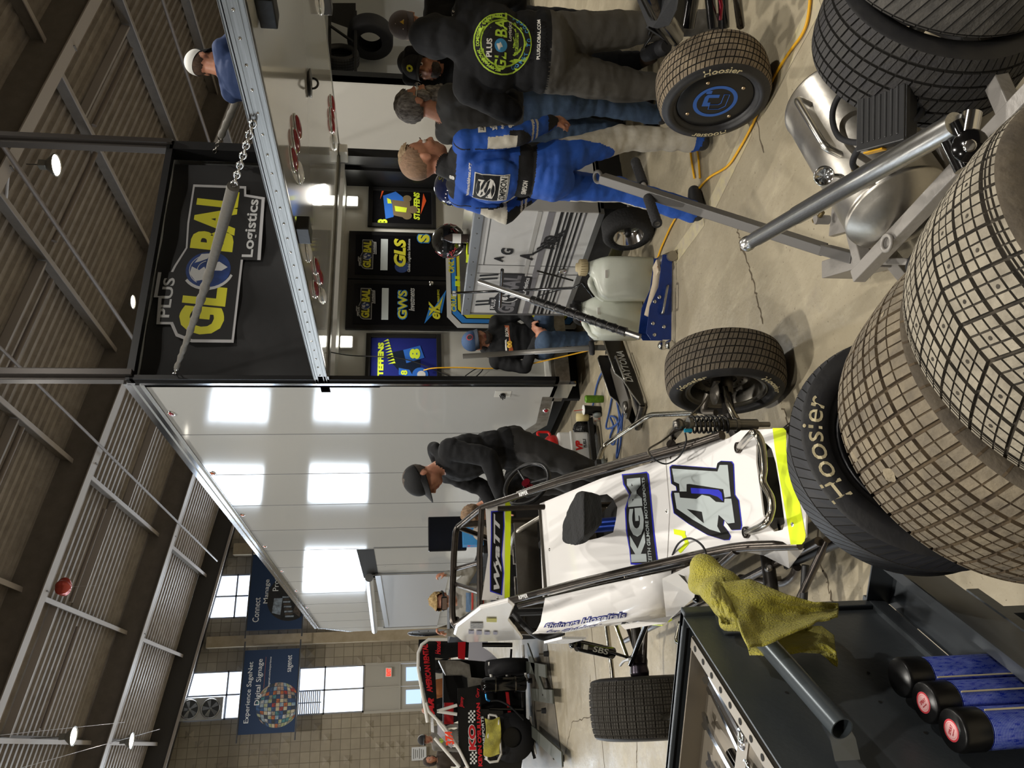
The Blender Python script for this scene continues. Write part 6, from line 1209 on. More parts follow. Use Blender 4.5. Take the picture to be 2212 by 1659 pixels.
# helmets, bottle, note on the cart top
def helmet(c, rz_, base, line, lab):
    t = thing('helmet', lab, 'helmet', c, rz_); b = B()
    b.grid(lambda u, v: Vector((.125*math.sin(PI*v*.78)*math.cos(2*PI*u), .15*math.sin(PI*v*.78)*math.sin(2*PI*u)-.01*v, .12+.13*math.cos(PI*v*.78))), 40, 24, True); sh = b.build('shell', mat('helm_'+base, base, .15, coat=.5), t)
    b = B(); b.grid(lambda u, v: Vector((.127*math.cos(-PI*.9+PI*.8*u), .153*math.sin(-PI*.9+PI*.8*u), .1+.07*v)), 20, 4); b.build('visor', mat('visor_dark', '2a2c30', .08), t)
    b = B(); rr = random.Random(5)
    for k in range(22):
        u = rr.random(); v = .15+.5*rr.random(); pts = []
        for q in range(5): u += rr.uniform(-.05, .06); v += rr.uniform(.01, .07); vv = min(v, .8); pts.append(Vector((.1265*math.sin(PI*vv*.78)*math.cos(2*PI*u), .1515*math.sin(PI*vv*.78)*math.sin(2*PI*u)-.01*vv, .12+.1315*math.cos(PI*vv*.78))))
        b.tube(pts, .0017, 5)
    b.build('painted_lines', mat('line_'+line, line, .4), t); b = B(); b.tube([(0, .06, .02), (.03, .0, .0), (-.03, 0, .0)], .012, 8); b.build('chin_strap', DK, t); return t
hp_ = at(965, 520, X=.5); helmet((.5, hp_.y, 1.228), -.9, '141416', 'd8384a', 'black helmet with red scribbled lines on the pit cart top'); 
helmet((.55, -1.98, 1.228), 2.2, '1f2f66', 'd8d030', 'blue helmet with yellow lines behind the driver\'s shoulder')
q = at(985, 515, X=.36); t = thing('drink_bottle', 'clear bottle with dark cap and white label beside the red-lined helmet', 'bottle', (.36, q.y, 1.228)); b = B(); b.lathe([(0, 0), (.03, 0), (.033, .01), (.033, .12), (.012, .17), (.012, .18)], n=20); b.build('bottle_body', mat('smoky_plastic', '3b3330', .1, alpha=1), t); b = B(); b.lathe([(.0335, .05), (.0335, .11)], n=20); b.build('label', WHT, t); b = B(); b.lathe([(.014, .17), (.014, .19), (0, .19)], n=14); b.build('bottle_cap', BLK, t)
q = at(1005, 555, X=.27); b = B(); b.b2((.255, q.y-.05, 1.16), (.262, q.y+.05, 1.235)); b.b2((.262, q.y-.05, 1.2285), (.36, q.y+.05, 1.231)); tag(b.build('tape_note', CHT), 'bright yellow tape strip over the cart top edge', 'tape')
# second printed cart behind the crew's legs
t = thing('pit_cart', 'striped silver cart corner seen between the crew\'s legs', 'cart', (1.7, -1.5, 0)); b = B(); b.b2((1.35, -2.0, .22), (2.1, -1.0, .95), .01); pbuild(b, 'cabinet', CWm, t); b = B()
for k in range(7): b.b2((1.346, -2.0, .3+.07*k), (1.35, -1.0, .33+.07*k)); 
for k in range(4): b.b2((1.344, -1.9+.15*k, .55), (1.35, -1.86+.15*k, .9))
pbuild(b, 'cart_graphics', mat('gfx_black'), t); small_wheel((1.33, -1.8, .2), .2, .1, -X_, t)
# blue floor jack with wrapped handle
def oriented(o, d, up=Z_): d = Vector(d).normalized(); y = Vector(up).cross(d).normalized(); return lambda x, s, z: Vector(o)+d*x+y*s+Vector(up)*z
A_ = at(1452, 548, Z=0); Bk = at(1450, 742, Z=0); L = (Bk-A_).length; J_ = oriented(A_, Bk-A_)
t = thing('floor_jack', 'blue racing floor jack with long black-taped handle', 'jack', (A_+Bk)/2); JB = mat('jack_blue', '16347c', .35, c2='122c6a', ns=14)
prof_ = [(.02, .03), (.02, .09), (.1, .1), (.22, .115), (.34, .17), (L-.06, .19), (L-.02, .16), (L-.02, .03)]
for s_ in (-.08, .085):
    b = B(); o0 = J_(0, s_, 0); b.prism(prof_, o0, (Bk-A_).normalized(), Z_, .006); pbuild(b, 'side_plate', JB, t)
b = B(); P = [J_(.1, 0, .09), J_(.2, 0, .1), J_(L*.7, 0, .15)]; b.tube(P, .03, 4); b.box(J_(.1, 0, .1), (.09, .09, .02), None, .004); pbuild(b, 'lift_arm', mat('chipped_cream', 'b9ab95', .6, c2='7a4a2a', ns=20, sharp=(.6, .65)), t)
b = B(); b.tube([J_(.03, -.11, .035), J_(.03, .11, .035)], .032, 20); pbuild(b, 'front_roller', mat('roller_steel', '9b958a', .4, .8), t)
for s_ in (-.07, .07): b = B(); b.lathe([(0, -.01), (.03, -.01), (.03, .01), (0, .01)], J_(L+.01, s_, .032), (Bk-A_).cross(Z_), 18); pbuild(b, 'rear_caster', CHR, t)
b = B(); b.tube(bend([J_(L*.38, .09, .06), J_(L*.38, .125, .07), J_(L*.68, .125, .1), J_(L*.68, .09, .1)], .02), .008, 8); pbuild(b, 'side_handle', ALU, t)
b = B()
for (x, z) in ((L*.5, .11), (L*.55, .14), (L-.1, .08), (L-.05, .14), (L-.12, .15)): b.lathe([(0, .006), (.01, .005), (.012, 0)], J_(x, .088, z), -((Bk-A_).cross(Z_)).normalized(), 12)
pbuild(b, 'pivot_bolt', CHR, t)
hb0 = at(1383, 728, Z=.2); hb1 = at(1035, 608, Y=-1.62); D = hb1-hb0
b = B(); b.tube([hb0, hb0+D*.08], .02, 10); b.tube([hb0+D*.64, hb1], .0185, 18); pbuild(b, 'handle_tube', mat('brushed_tube'), t)
b = B(); n = 60; b.tube([hb0+D*(.08+.57*i/n) for i in range(n+1)], [.027+(.004 if (i % 7) == 0 else .001*math.sin(i)) for i in range(n+1)], 14); pbuild(b, 'taped_grip', mat('black_tape', '121213', .35, bump=.4, bs=60), t)
b = B()
for i in range(9): c = hb0+D*(.12+.062*i); u = D.normalized(); x, y, z = basis(u+Vector((.15, .1, 0))); b.tube([c+(x*math.cos(a)+y*math.sin(a))*.0295 for a in [2*PI*k/16 for k in range(16)]], .0012, 5, closed=True)
pbuild(b, 'wire_wrap', CHR, t)
# long low jack with silver lettering
A2 = at(1392, 902, Z=0); B2 = at(1340, 748, Z=0); L = (B2-A2).length; d2 = (B2-A2).normalized(); J2 = oriented(A2, B2-A2)
t = thing('floor_jack', 'long low black and silver floor jack with grey handle upright', 'jack', (A2+B2)/2); JK = mat('jack_black', '141415', .3, .3)
prof_ = [(0, .02), (.0, .05), (.12, .085), (.28, .12), (.34, .16), (L*.8, .17), (L-.03, .17), (L, .15), (L, .02)]
for s_ in (-.11, .1):
    b = B(); b.prism(prof_, J2(0, s_, 0), d2, Z_, .008); pl_ = pbuild(b, 'side_plate', JK, t)
    b = B(); P = [J2(x, s_-.009 if s_ < 0 else s_-.002, z+.002) for x, z in prof_[1:-1]]; b.tube(P, .005, 6); pbuild(b, 'silver_edge', ALU, pl_)
b = B(); sv = Z_.cross(d2).normalized(); text(b, 'DAYTONA', J2(L*.52, -.1195, .075), d2, Z_, .36, .055, .02, .2); pbuild(b, 'jack_lettering', SIL, t)
b = B(); b.prism([(.05, -.06), (.1, -.085), (.35, -.09), (L*.75, -.07), (L*.75, .07), (.35, .09), (.1, .085), (.05, .06)], J2(0, 0, .09), d2, sv, .02); pbuild(b, 'lift_arm', mat('cast_grey'), t)
b = B(); b.lathe([(0, .02), (.045, .02), (.05, .01), (.05, 0)], J2(.1, 0, .11), Z_, 20); b.tube([J2(.01, -.11, .03), J2(.01, .11, .03)], .028, 16); pbuild(b, 'saddle', STL, t)
for s_ in (-.08, .08): b = B(); b.lathe([(0, -.012), (.032, -.012), (.032, .012), (0, .012)], J2(L+.03, s_, .034), sv, 16); b.box(J2(L+.02, s_, .08), (.03, .03, .04)); pbuild(b, 'rear_caster', CHR, t)
b = B(); b.tube(bend([J2(L*.3, -.12, .1), J2(L*.3, -.15, .12), J2(L*.62, -.15, .13), J2(L*.62, -.12, .13)], .02), .008, 8); pbuild(b, 'side_handle', ALU, t)
h0 = J2(L-.02, 0, .2); h1 = at(1000, 770, Y=h0.y+.15); D = h1-h0; b = B(); b.tube([h0-Z_*.08, h0, h0+D*.46, h0+D*.461, h0+D*.7, h0+D*.701, h1], [.022, .022, .022, .019, .019, .0205, .0205], 18); pbuild(b, 'handle_tube', mat('grey_powder', '7c7a75', .4, .3), t)
b = B(); b.lathe([(.02, 0), (.055, .0), (.06, .01), (.055, .035), (.02, .04)], h0+D*.015, D, 22); pbuild(b, 'bumper_ring', RUB, t)
# plastic jugs
def jug(c, rz_, capm, lab, s=1.0):
    t = thing('fuel_jug', lab, 'jug', c, rz_, 'fuel jugs'); pm = mat('jug_plastic', 'd2d6cb', .35, trans=.12, bump=.2, bs=5, c2='c0c6b8', ns=3)
    b = B(); 
    def sec(z, w_, d_, cx=0, k=.25): return [Vector((cx+w_*abs(math.cos(a))**k*(1 if math.cos(a) > 0 else -1), d_*abs(math.sin(a))**k*(1 if math.sin(a) > 0 else -1), z)) for a in [2*PI*(q+.5)/28 for q in range(28)]]
    S_ = [sec(0, .1, .1, 0), sec(.01, .14, .125), sec(.2, .142, .128), sec(.3, .14, .125), sec(.345, .12, .11, .01, .35), sec(.375, .07, .07, .05, .7), sec(.4, .04, .04, .07, 1), sec(.43, .038, .038, .07, 1)]
    vs = [v for q in S_ for v in q]; fs = [(i*28+q, i*28+(q+1) % 28, (i+1)*28+(q+1) % 28, (i+1)*28+q) for i in range(len(S_)-1) for q in range(28)]+[list(range(28))[::-1], list(range(7*28, 8*28))]
    b.smooth = True; b.add(vs, fs); b.build('jug_body', pm, t)
    b = B(); b.tube(smooth([(.02, 0, .37), (-.03, 0, .395), (-.1, 0, .35), (-.135, 0, .3)], 5), [.018]*16, 10); b.build('jug_handle', pm, t)
    b = B(); b.lathe([(.05, 0), (.052, .005), (.052, .05), (.03, .055), (.028, .07), (0, .072)], (.07, 0, .42), Z_, 24)
    for k in range(20): a = 2*PI*k/20; b.tube([(.07+.052*math.cos(a), .052*math.sin(a), .425), (.07+.052*math.cos(a), .052*math.sin(a), .468)], .003, 4)
    b.build('screw_cap', capm, t); b = B(); b.box((.02, -.124, .32), (.05, .004, .02), Matrix.Rotation(.3, 3, 'X')); b.build('label', WHT, t); t.scale = (s, s, s)
q = at(1412, 612, Z=0); jug((q.x+.08, q.y+.08, 0), -.5, mat('cap_tan', 'a89a78', .6), 'white plastic jug with tan cap behind the blue jack', 1.05)
q = at(1398, 668, Z=0); jug((q.x+.04, q.y+.2, 0), -.3, mat('cap_black'), 'white plastic jug with black cap, left of its pair', 1.03)
# red funnel jug, white pail, black dolly, cans, cup, bag under the trailer skirt
t = thing('funnel_jug', 'red plastic funnel jug with handle resting on a white pail', 'jug', (-.66, -.02, .38)); b = B(); b.lathe([(.13, 0), (.14, .02), (.13, .07), (.05, .15), (.035, .26), (.03, .27)], (0, 0, 0), Z_, 28); b.build('funnel', RED, t); b = B(); b.tube(bend([(.08, -.02, .13), (.17, -.02, .16), (.17, -.02, .05), (.12, -.02, .04)], .03), .012, 8); b.build('handle', RED, t)
t = thing('pail', 'white square pail with small fuel sticker under the red funnel', 'pail', (-.66, -.02, .1)); b = B(); b.b2((-.13, -.13, 0), (.13, .13, .28), .02); b.b2((-.135, -.135, .15), (.135, .135, .17), .005); b.build('pail_body', WHT, t); b = B(); text(b, 'VP', (0, -.132, .1), X_, Z_, .09, .06, .06, .2); b.m = 1; text(b, 'FUELS', (0.02, -.132, .05), X_, Z_, .08, .025, .03, .2); b.build('sticker', [RED, BLK], t)
t = thing('pail_dolly', 'black-framed dolly on four casters carrying the white pail', 'dolly', (-.62, -.05, 0)); b = B(); b.b2((-.28, -.16, .07), (.26, -.12, .11)); b.b2((-.28, .16, .07), (.26, .2, .11)); b.b2((-.28, -.16, .07), (-.24, .2, .11)); b.b2((.22, -.16, .07), (.26, .2, .11)); b.b2((-.28, -.17, .1), (-.24, -.13, .25)); b.build('frame', DK, t)
for x in (-.22, .2):
    for y in (-.2, .14): b = B(); b.lathe([(0, -.012), (.033, -.012), (.036, 0), (.033, .012), (0, .012)], (x, y, .036), X_, 18); b.build('caster', mat('caster_grey', '6e7472', .5), t)
q = at(1303, 862, Z=0); t = thing('drink_can', 'green drink can on the floor by the skirt', 'can', q); b = B(); b.lathe([(0, 0), (.028, 0), (.033, .008), (.033, .15), (.028, .158), (0, .156)], n=24); b.build('can_body', mat('can_green', '6d9a2c', .3, .4, c2='4f7a1e', ns=40), t)
q = at(1300, 882, Z=0); t = thing('drink_cup', 'dark cup with white lid and red straw beside the green can', 'cup', (q.x, q.y+.03, 0)); b = B(); b.lathe([(0, 0), (.03, 0), (.04, .15), (.042, .155)], n=24); b.build('cup_body', DK, t); b = B(); b.lathe([(0, .162), (.04, .16), (.046, .152), (.044, .15)], n=24); b.build('lid', WHT, t); b = B(); b.tube([(0, 0, .15), (-.01, 0, .24)], .003, 6); b.build('straw', RED, t)
q = at(1298, 898, Z=0); t = thing('cup', 'small white and red paper cup next to the lidded cup', 'cup', (q.x, q.y+.05, 0)); b = B(); b.lathe([(0, 0), (.03, 0), (.038, .1), (.036, .1), (.03, .01)], n=20); b.build('cup_body', mat('cup_white', 'd9d2c8', .5, c2='b2452c', ns=16, sharp=(.5, .55)), t)
q = at(1290, 915, Z=0); b = B(); b.grid(lambda u, v: Vector((q.x-.02+(.09+.02*noise.noise(Vector((u*6, v*6, 1))))*math.sin(PI*v)*math.cos(2*PI*u), q.y+.08+.09*math.sin(PI*v)*math.sin(2*PI*u), .1+.1*math.cos(PI*v)+.015*noise.noise(Vector((u*9, v*9, 5))))), 30, 20, True); tag(b.build('trash_bag', mat('bag_black', '0b0b0c', .25, bump=1, bs=40)), 'crumpled black plastic bag beside the cups', 'bag')
q = at(1290, 925, Z=0); t = thing('supply_tin', 'small cream labelled tin on the black dolly rim', 'tin', (-.42, -.2, .11)); b = B(); b.lathe([(0, 0), (.035, 0), (.035, .1), (0, .1)], n=20); b.build('tin_body', mat('tin_cream', 'cfc08a', .5), t)
# tire hung in the neighbouring rack
for i, (px, py) in enumerate(((800, 80),)):
    q = at(px, py, Y=1.9); t = thing('race_tire', 'spare tire on the shelf of the neighbouring trailer', 'tire', q); b = B(); b.lathe([(.17, -.11), (.3, -.13), (.33, -.1), (.33, .1), (.3, .13), (.17, .11)], (0, 0, 0), X_, 40); b.build('tread_and_sidewall', RUB, t)
q0 = at(718, 55, Y=1.6); t = thing('tire_rack', 'black tire rack with grey brace hung on the neighbouring trailer', 'rack', q0)
b = B(); P = [at(x, y, Y=1.7) for x, y in ((712, 20), (768, 25), (768, 162), (712, 162))]; bar(b, P[0], P[3], .04, .04); bar(b, P[1], P[2], .04, .04); bar(b, P[2], P[3], .04, .04); bar(b, at(712, 55, Y=1.65), at(762, 90, Y=1.65), .03, .03); b.add([p_+Y_*.05 for p_ in (at(712, 0, Y=1.7), at(768, 0, Y=1.7), at(768, 60, Y=1.7), at(712, 40, Y=1.7))], [(0, 1, 2, 3)]); pbuild(b, 'rack_frame', DK, t)
q = at(735, 125, Y=1.85); t = thing('race_tire', 'tire in the black rack of the neighbouring trailer', 'tire', q); tyre_mesh(.27, .2, .17, period=.04, gr=.004, depth=.005).build('tread_and_sidewall', [mat('clean_tread'), GK, SWL], t); t.rotation_euler = (PI/2, 0, .3)
# ================= people =================
def rmat(yaw=0, pitch=0, roll=0): return Matrix.Rotation(yaw, 3, 'Z') @ Matrix.Rotation(pitch, 3, 'X') @ Matrix.Rotation(roll, 3, 'Y')
JD = dict(pel=(0, 0, .95), wa=(0, .0, 1.1), ch=(0, .0, 1.29), nk=(0, .015, 1.47), hd=(0, -.02, 1.625),
          sl=(.175, .01, 1.42), el=(.235, .04, 1.15), wl=(.245, -.04, .91), sr=(-.175, .01, 1.42), er=(-.235, .04, 1.15), wr=(-.245, -.04, .91),
          hl=(.09, 0, .93), kl=(.11, -.02, .5), al=(.12, .03, .09), hr=(-.09, 0, .93), kr=(-.11, -.02, .5), ar=(-.12, .03, .09), tl=(.14, -.16, .035), tr=(-.14, -.16, .035))
SK = mat('skin', 'b98468', .5, c2='a8705a', ns=20, bump=.05, bs=200); LIP = mat('lips', '94544a', .5)
def person(name, label, pos, rz_, s=1.0, J={}, look=(0, 0, 0), top=None, pants=None, shoe=None, vox=.011, hands={}, bulk=1.0, skin=None, legs=True, sleeve=True, fold=.009, zones=None, extra=None, lean=None, hs=1.08):
    j = {k: Vector(v) for k, v in JD.items()}
    for k, v in J.items(): j[k] = Vector(v)
    P = []   # primitives: ('c',a,b,ra,rb,tag) / ('e',c,r,rot,tag)
    C_ = lambda a, b, ra, rb, t: P.append(('c', Vector(a), Vector(b), ra, rb, t)); E_ = lambda c, r, t, rot=None: P.append(('e', Vector(c), Vector(r), rot or Matrix.Identity(3), t))
    u = (j['ch']-j['pel']).normalized(); xx = (j['sl']-j['sr']).normalized(); yy = u.cross(xx).normalized(); RT = Matrix((xx, yy, xx.cross(yy))).transposed(); k = bulk
    E_(j['pel'], (.165*k, .125*k, .13), 'pants', RT); E_(j['pel']+u*.04, (.168*k, .13*k, .10), 'top', RT); E_(j['wa'], (.16*k, .125*k, .15), 'top', RT); E_(j['ch'], (.18*k, .13*k, .2), 'top', RT); E_(j['ch']+u*.08, (.17*k, .11*k, .1), 'top', RT)
    C_(j['sl'], j['sr'], .068*k, .068*k, 'top'); C_(j['nk']-u*.05, (j['sl']+j['nk'])/2, .06, .06, 'top'); C_(j['nk']-u*.05, (j['sr']+j['nk'])/2, .06, .06, 'top')
    hc = j['hd']; HR = rmat(*look); H_ = lambda x, y, z: hc+HR@(Vector((x, y, z))*hs)
    EH = lambda c, r, t, R_q: P.append(('e', H_(*c), Vector(r)*hs, R_q, t))
    C_(j['nk']-u*.03, H_(0, .015, -.06), .06, .056, 'skin')
    EH((0, .012, .03), (.076, .096, .094), 'skin', HR); EH((0, -.025, -.03), (.061, .07, .085), 'skin', HR); EH((0, -.045, -.078), (.042, .043, .034), 'skin', HR)
    C_(H_(0, -.092, .008), H_(0, -.112, -.026), .0085, .0135, 'skin'); C_(H_(-.03, -.085, .026), H_(.03, -.085, .026), .0105, .0105, 'skin')
    for q in (-1, 1):
        EH((q*.077, .012, -.008), (.01, .021, .031), 'skin', HR@rmat(q*.4)); EH((q*.036, -.064, -.022), (.026, .026, .024), 'skin', HR); EH((q*.012, -.102, -.03), (.009, .01, .008), 'skin', HR)
    EH((0, -.09, -.054), (.022, .011, .0075), 'lip', HR); EH((0, -.087, -.064), (.018, .011, .007), 'lip', HR)
    for q in 'lr':
        C_(j['s'+q], j['e'+q], .062*k, .052*k, 'top'); C_(j['e'+q], j['w'+q], .05*k, .037*k if sleeve else .03, 'top' if sleeve else 'skin')
        if legs:
            C_(j['h'+q], j['k'+q], .092*k, .07*k, 'pants'); kn = (j['k'+q]*.35+j['a'+q]*.65); C_(j['k'+q], kn, .068*k, .062, 'pants'); C_(kn, j['a'+q], .062, .062, 'pants')
            C_(j['a'+q]+Vector((0, .02, -.035)), j['t'+q], .045, .036, 'shoe'); C_(j['a'+q]+Vector((0, .0, -.04)), j['t'+q]+Vector((0, .03, 0)), .043, .043, 'shoe'); C_(j['a'+q], j['a'+q]-Z_*.03, .05, .05, 'shoe')
        # hand: palm, four curled fingers of unequal length and a thumb
        hd = hands.get(q, {}); d = Vector(hd.get('dir', (j['w'+q]-j['e'+q]).normalized())).normalized(); n = Vector(hd.get('palm', (-1 if q == 'l' else 1, 0, 0))); n = (n-d*n.dot(d)).normalized(); wv = d.cross(n)*(1 if q == 'l' else -1)
        w0 = j['w'+q]; cu = hd.get('curl', .5); Rp = Matrix((wv, n, d)).transposed()
        if Rp.determinant() < 0: Rp = Matrix((-wv, n, d)).transposed()
        C_(w0-d*.03, w0+d*.01, .031, .027, 'skin'); E_(w0+d*.05, (.041, .018, .052), 'skin', Rp)
        for i, L in enumerate((.07, .08, .076, .058)):
            o = w0+d*.085+wv*(-.03+.02*i)*-1; a1 = cu*.6; d1 = d*math.cos(a1)+n*math.sin(a1); a2 = cu*1.5; d2 = d*math.cos(a2)+n*math.sin(a2); a3 = cu*2.4; d3 = d*math.cos(a3)+n*math.sin(a3)
            p1 = o+d1*L*.45; p2 = p1+d2*L*.32; p3 = p2+d3*L*.25; C_(o, p1, .0098, .009, 'skin'); C_(p1, p2, .009, .0085, 'skin'); C_(p2, p3, .0085, .0075, 'skin')
        o = w0+d*.025+wv*.03; t1 = o+(wv*.7+d*.7+n*.3).normalized()*.04; t2 = t1+(wv*.2+d*.9+n*(.3+cu*.5)).normalized()*.032; C_(o, t1, .0135, .011, 'skin'); C_(t1, t2, .0105, .0085, 'skin')
    for e in (extra(j, H_, HR) if extra else []): P.append(e)
    b = B()
    for p in P:
        if p[0] == 'c':
            _, a, c, ra, rb, t = p; D = c-a; L = max(D.length, 1e-4); pr = []
            for i in range(5): th_ = -PI/2+PI/2*i/4; pr.append((ra*math.cos(th_), ra*math.sin(th_)))
            for i in range(5): th_ = PI/2*i/4; pr.append((rb*math.cos(th_), L+rb*math.sin(th_)))
            b.lathe(pr, a, D if D.length > 1e-4 else Z_, 14)
        else: b.ball(p[1], tuple(p[2]), 16, 10, p[3])
    me = bpy.data.meshes.new('tmp'); me.from_pydata(b.v, [], b.f); o = bpy.data.objects.new('tmp', me); COL.objects.link(o)
    md = o.modifiers.new('r', 'REMESH'); md.mode = 'VOXEL'; md.voxel_size = vox; md.use_smooth_shade = True; md2 = o.modifiers.new('s', 'SMOOTH'); md2.factor = .6; md2.iterations = 3
    dg = bpy.context.evaluated_depsgraph_get(); dg.update(); ev = o.evaluated_get(dg); nm = bpy.data.meshes.new_from_object(ev); bpy.data.objects.remove(o)
    nv = len(nm.vertices); co = np.empty(nv*3); nm.vertices.foreach_get('co', co); co = co.reshape(-1, 3); no = np.empty(nv*3); nm.vertices.foreach_get('normal', no); no = no.reshape(-1, 3)
    tags = sorted({p[-1] for p in P}); D = np.full((len(tags), nv), 1e9)
    for p in P:
        i = tags.index(p[-1])
        if p[0] == 'c':
            a = np.array(p[1]); ab = np.array(p[2])-a; t = np.clip(((co-a)@ab)/max(ab@ab, 1e-9), 0, 1); d = np.linalg.norm(co-a-t[:, None]*ab, axis=1)-(p[3]+(p[4]-p[3])*t)
        else:
            M_ = np.array(p[3]); q = ((co-np.array(p[1]))@M_)/np.array(p[2]); d = (np.linalg.norm(q, axis=1)-1)*min(p[2])
        D[i] = np.minimum(D[i], d)
    near = D.argmin(0)
    cl = np.isin(near, [i for i, t in enumerate(tags) if t in ('top', 'pants')])
    if fold:
        disp = np.zeros(nv)
        for i in np.nonzero(cl)[0]:
            x, y, z = co[i]; disp[i] = noise.noise(Vector((x*7, y*7, z*16)))*1.0+noise.noise(Vector((x*16+5, y*16, z*30)))*.5
        co = co+no*(disp*fold)[:, None]+no*(cl*.004)[:, None]
    co[:, 2] = np.where((near == (tags.index('shoe') if 'shoe' in tags else -1)) & (co[:, 2] < .012), np.maximum(co[:, 2], 0.0), co[:, 2])
    nm.vertices.foreach_set('co', co.ravel())
    mats_ = {'skin': skin or SK, 'lip': LIP, 'top': top, 'pants': pants, 'shoe': shoe or mat('shoe_dark', '232326', .6)}
    order = list(tags); ml = [mats_.get(t) or t for t in order]
    if zones: ml += list(zones[0])
    for m_ in ml: nm.materials.append(m_ if not isinstance(m_, str) else mat(m_))
    npol = len(nm.polygons); fv = np.empty(npol, dtype=int); nm.polygons.foreach_get('loop_start', fv); li = np.empty(len(nm.loops), dtype=int); nm.loops.foreach_get('vertex_index', li)
    mi = near[li[fv]]
    if zones:
        fc = np.empty(npol*3); nm.polygons.foreach_get('center', fc); fc = fc.reshape(-1, 3); z_ = zones[1](fc, np.array([order[i] for i in mi]), j); mi = np.where(z_ >= 0, z_+len(order), mi)
    nm.polygons.foreach_set('material_index', mi.astype(np.int32)); nm.polygons.foreach_set('use_smooth', np.ones(npol, dtype=bool)); nm.update(); nm.name = name
    bo = bpy.data.objects.new('body', nm); COL.objects.link(bo)
    t = thing(name, label, 'person', pos, rz_); t.scale = (s, s, s); bo.parent = t
    # eyes
    for q in (-1, 1):
        b = B(); b.ball(H_(q*.031, -.0775, .006), .0128, 12, 8); e = b.build('eye', mat('eye_white', 'cfc6bf', .3), t); b = B(); c = H_(q*.031, -.0775, .006); b.ball(c+HR@Vector((0, -.0085, 0)), .0062, 10, 6); b.build('iris', mat('iris_dark', '2a1c14', .2), e)
        b = B(); b.tube([H_(q*.018, -.098, .027), H_(q*.032, -.096, .032), H_(q*.046, -.086, .027)], [.002, .0035, .002], 6); b.build('eyebrow', mat('brow', '2c2019', .8), t)
    t['_'] = 0; del t['_']
    return t, H_, HR, j
def shell(t, name, H_, HR, c, r, m_, zmin=-9, ymax=None, ns=.0, nf=30, n=40, k=28, par=None, cond=None, th=0):
    """ellipsoid cap round the head in head coordinates, kept where cond holds"""
    b = B(); c = Vector(c); vs = []; keep = []
    for i in range(k+1):
        a = PI*i/k
        for q in range(n):
            f = 2*PI*q/n; p = Vector((r[0]*math.sin(a)*math.cos(f), r[1]*math.sin(a)*math.sin(f), r[2]*math.cos(a)))+c
            if ns: p += (p-c).normalized()*ns*(noise.noise(p*nf)+.6*noise.noise(p*nf*2.5))
            vs.append(p)
    def ok(ix): p = sum((vs[i] for i in ix), Vector())/4; return p.z > zmin and (cond is None or cond(p))
    fs = [f for f in [(i*n+q, (i+1)*n+q, (i+1)*n+(q+1) % n, i*n+(q+1) % n) for i in range(k) for q in range(n)] if ok(f)]
    b.smooth = True; b.add([H_(*v) for v in vs], fs); o = b.build(name, m_, par or t)
    if th: md = o.modifiers.new('s', 'SOLIDIFY'); md.thickness = th
    return o
def cap(t, H_, HR, col, brim=None, back=None, patch=None, tilt=0, z0=.035):
    m_ = mat('cap_'+col, col, .8, bump=.25, bs=150); m2 = mat('cap_'+brim, brim, .8) if brim else m_
    o = shell(t, 'cap', H_, HR, (0, .008, .04), (.087, .107, .092), m_, z0-.012, th=.003)
    if back: shell(t, 'cap_back', H_, HR, (0, .010, .04), (.0885, .1085, .0935), mat('cap_'+back, back, .8), z0-.012, par=o, cond=lambda p: p.y > .0)
    b = B()
    def f(u, v):
        a = PI+PI*u; rx = .082; d = .078*v*math.sin(PI*u)**.7; return H_(rx*math.cos(a)*(1-.05*v), .008-.098*abs(math.sin(a))**.9-d, z0-.002-.02*v*(1 if True else 0)-.018*math.cos(PI*(u-.5)*2)*0-.028*(abs(u-.5)*2)**2*v)
    b.grid(f, 24, 6); br = b.build('cap_brim', m2, o); md = br.modifiers.new('s', 'SOLIDIFY'); md.thickness = .004
    if patch:
        b = B()
        def P(x, z, h=.003): 
            y = -math.sqrt(max(1e-4, 1-(x/.087)**2-((z-.04)/.092)**2))*.107+.008-h; return H_(x, y, z)
        for (pts, m__) in patch: b.m = m__[0]; b.add([P(x, z, .003+.001*m__[0]) for x, z in pts], [list(range(len(pts)))])
        b.build('cap_patch', [mat('patch_'+c, c, .6) for c in patch[0][1][1]], o)
    return o
def hairm(n, c, c2): return mat('hair_'+n, c, .75, c2=c2, ns=60, stretch=(1, 1, .25), bump=.5, bs=120)
def short_hair(t, H_, HR, m_, r=(.081, .101, .094), c=(0, .014, .038), fr=-.055, ns=.003):
    return shell(t, 'hair', H_, HR, c, r, m_, -.04, ns=ns, cond=lambda p: (p.y > fr+.6*max(0, .085-p.z)*1.05 or p.z > .088) and not (p.z < .01 and p.y < .035) and p.z > -.045)
BLKF = mat('black_fleece', '0d0e11', .9, bump=.5, bs=14); GRYJ = mat('charcoal_jacket', '3a3937', .85, bump=.4, bs=16); JEAN = mat('blue_jeans', '2a3b52', .85, c2='3f536b', ns=6, bump=.4, bs=22); JEAND = mat('dark_jeans', '161c28', .85, bump=.4, bs=20); PGRY = mat('grey_trousers', '4e4b45', .85, bump=.5, bs=14, c2='45423d', ns=5); PCH = mat('charcoal_trousers', '2f2e2d', .85, bump=.5, bs=14)
def hoodroll(z=1.46, r=.1, y=.03, th=.035):
    def f(j, H_, HR):
        out = []; n = 10
        for i in range(n):
            a = 2*PI*i/n; a2 = 2*PI*(i+1)/n; rr = lambda q: r*(1+.0*q); c = j['nk']
            P = lambda q: c+Vector((r*math.cos(q), y+r*.85*math.sin(q), .02+.03*math.sin(q)*1))
            out.append(('c', P(a), P(a2), th*(1+.4*max(0, math.sin(a))), th*(1+.4*max(0, math.sin(a2))), 'top'))
        return out
    return f
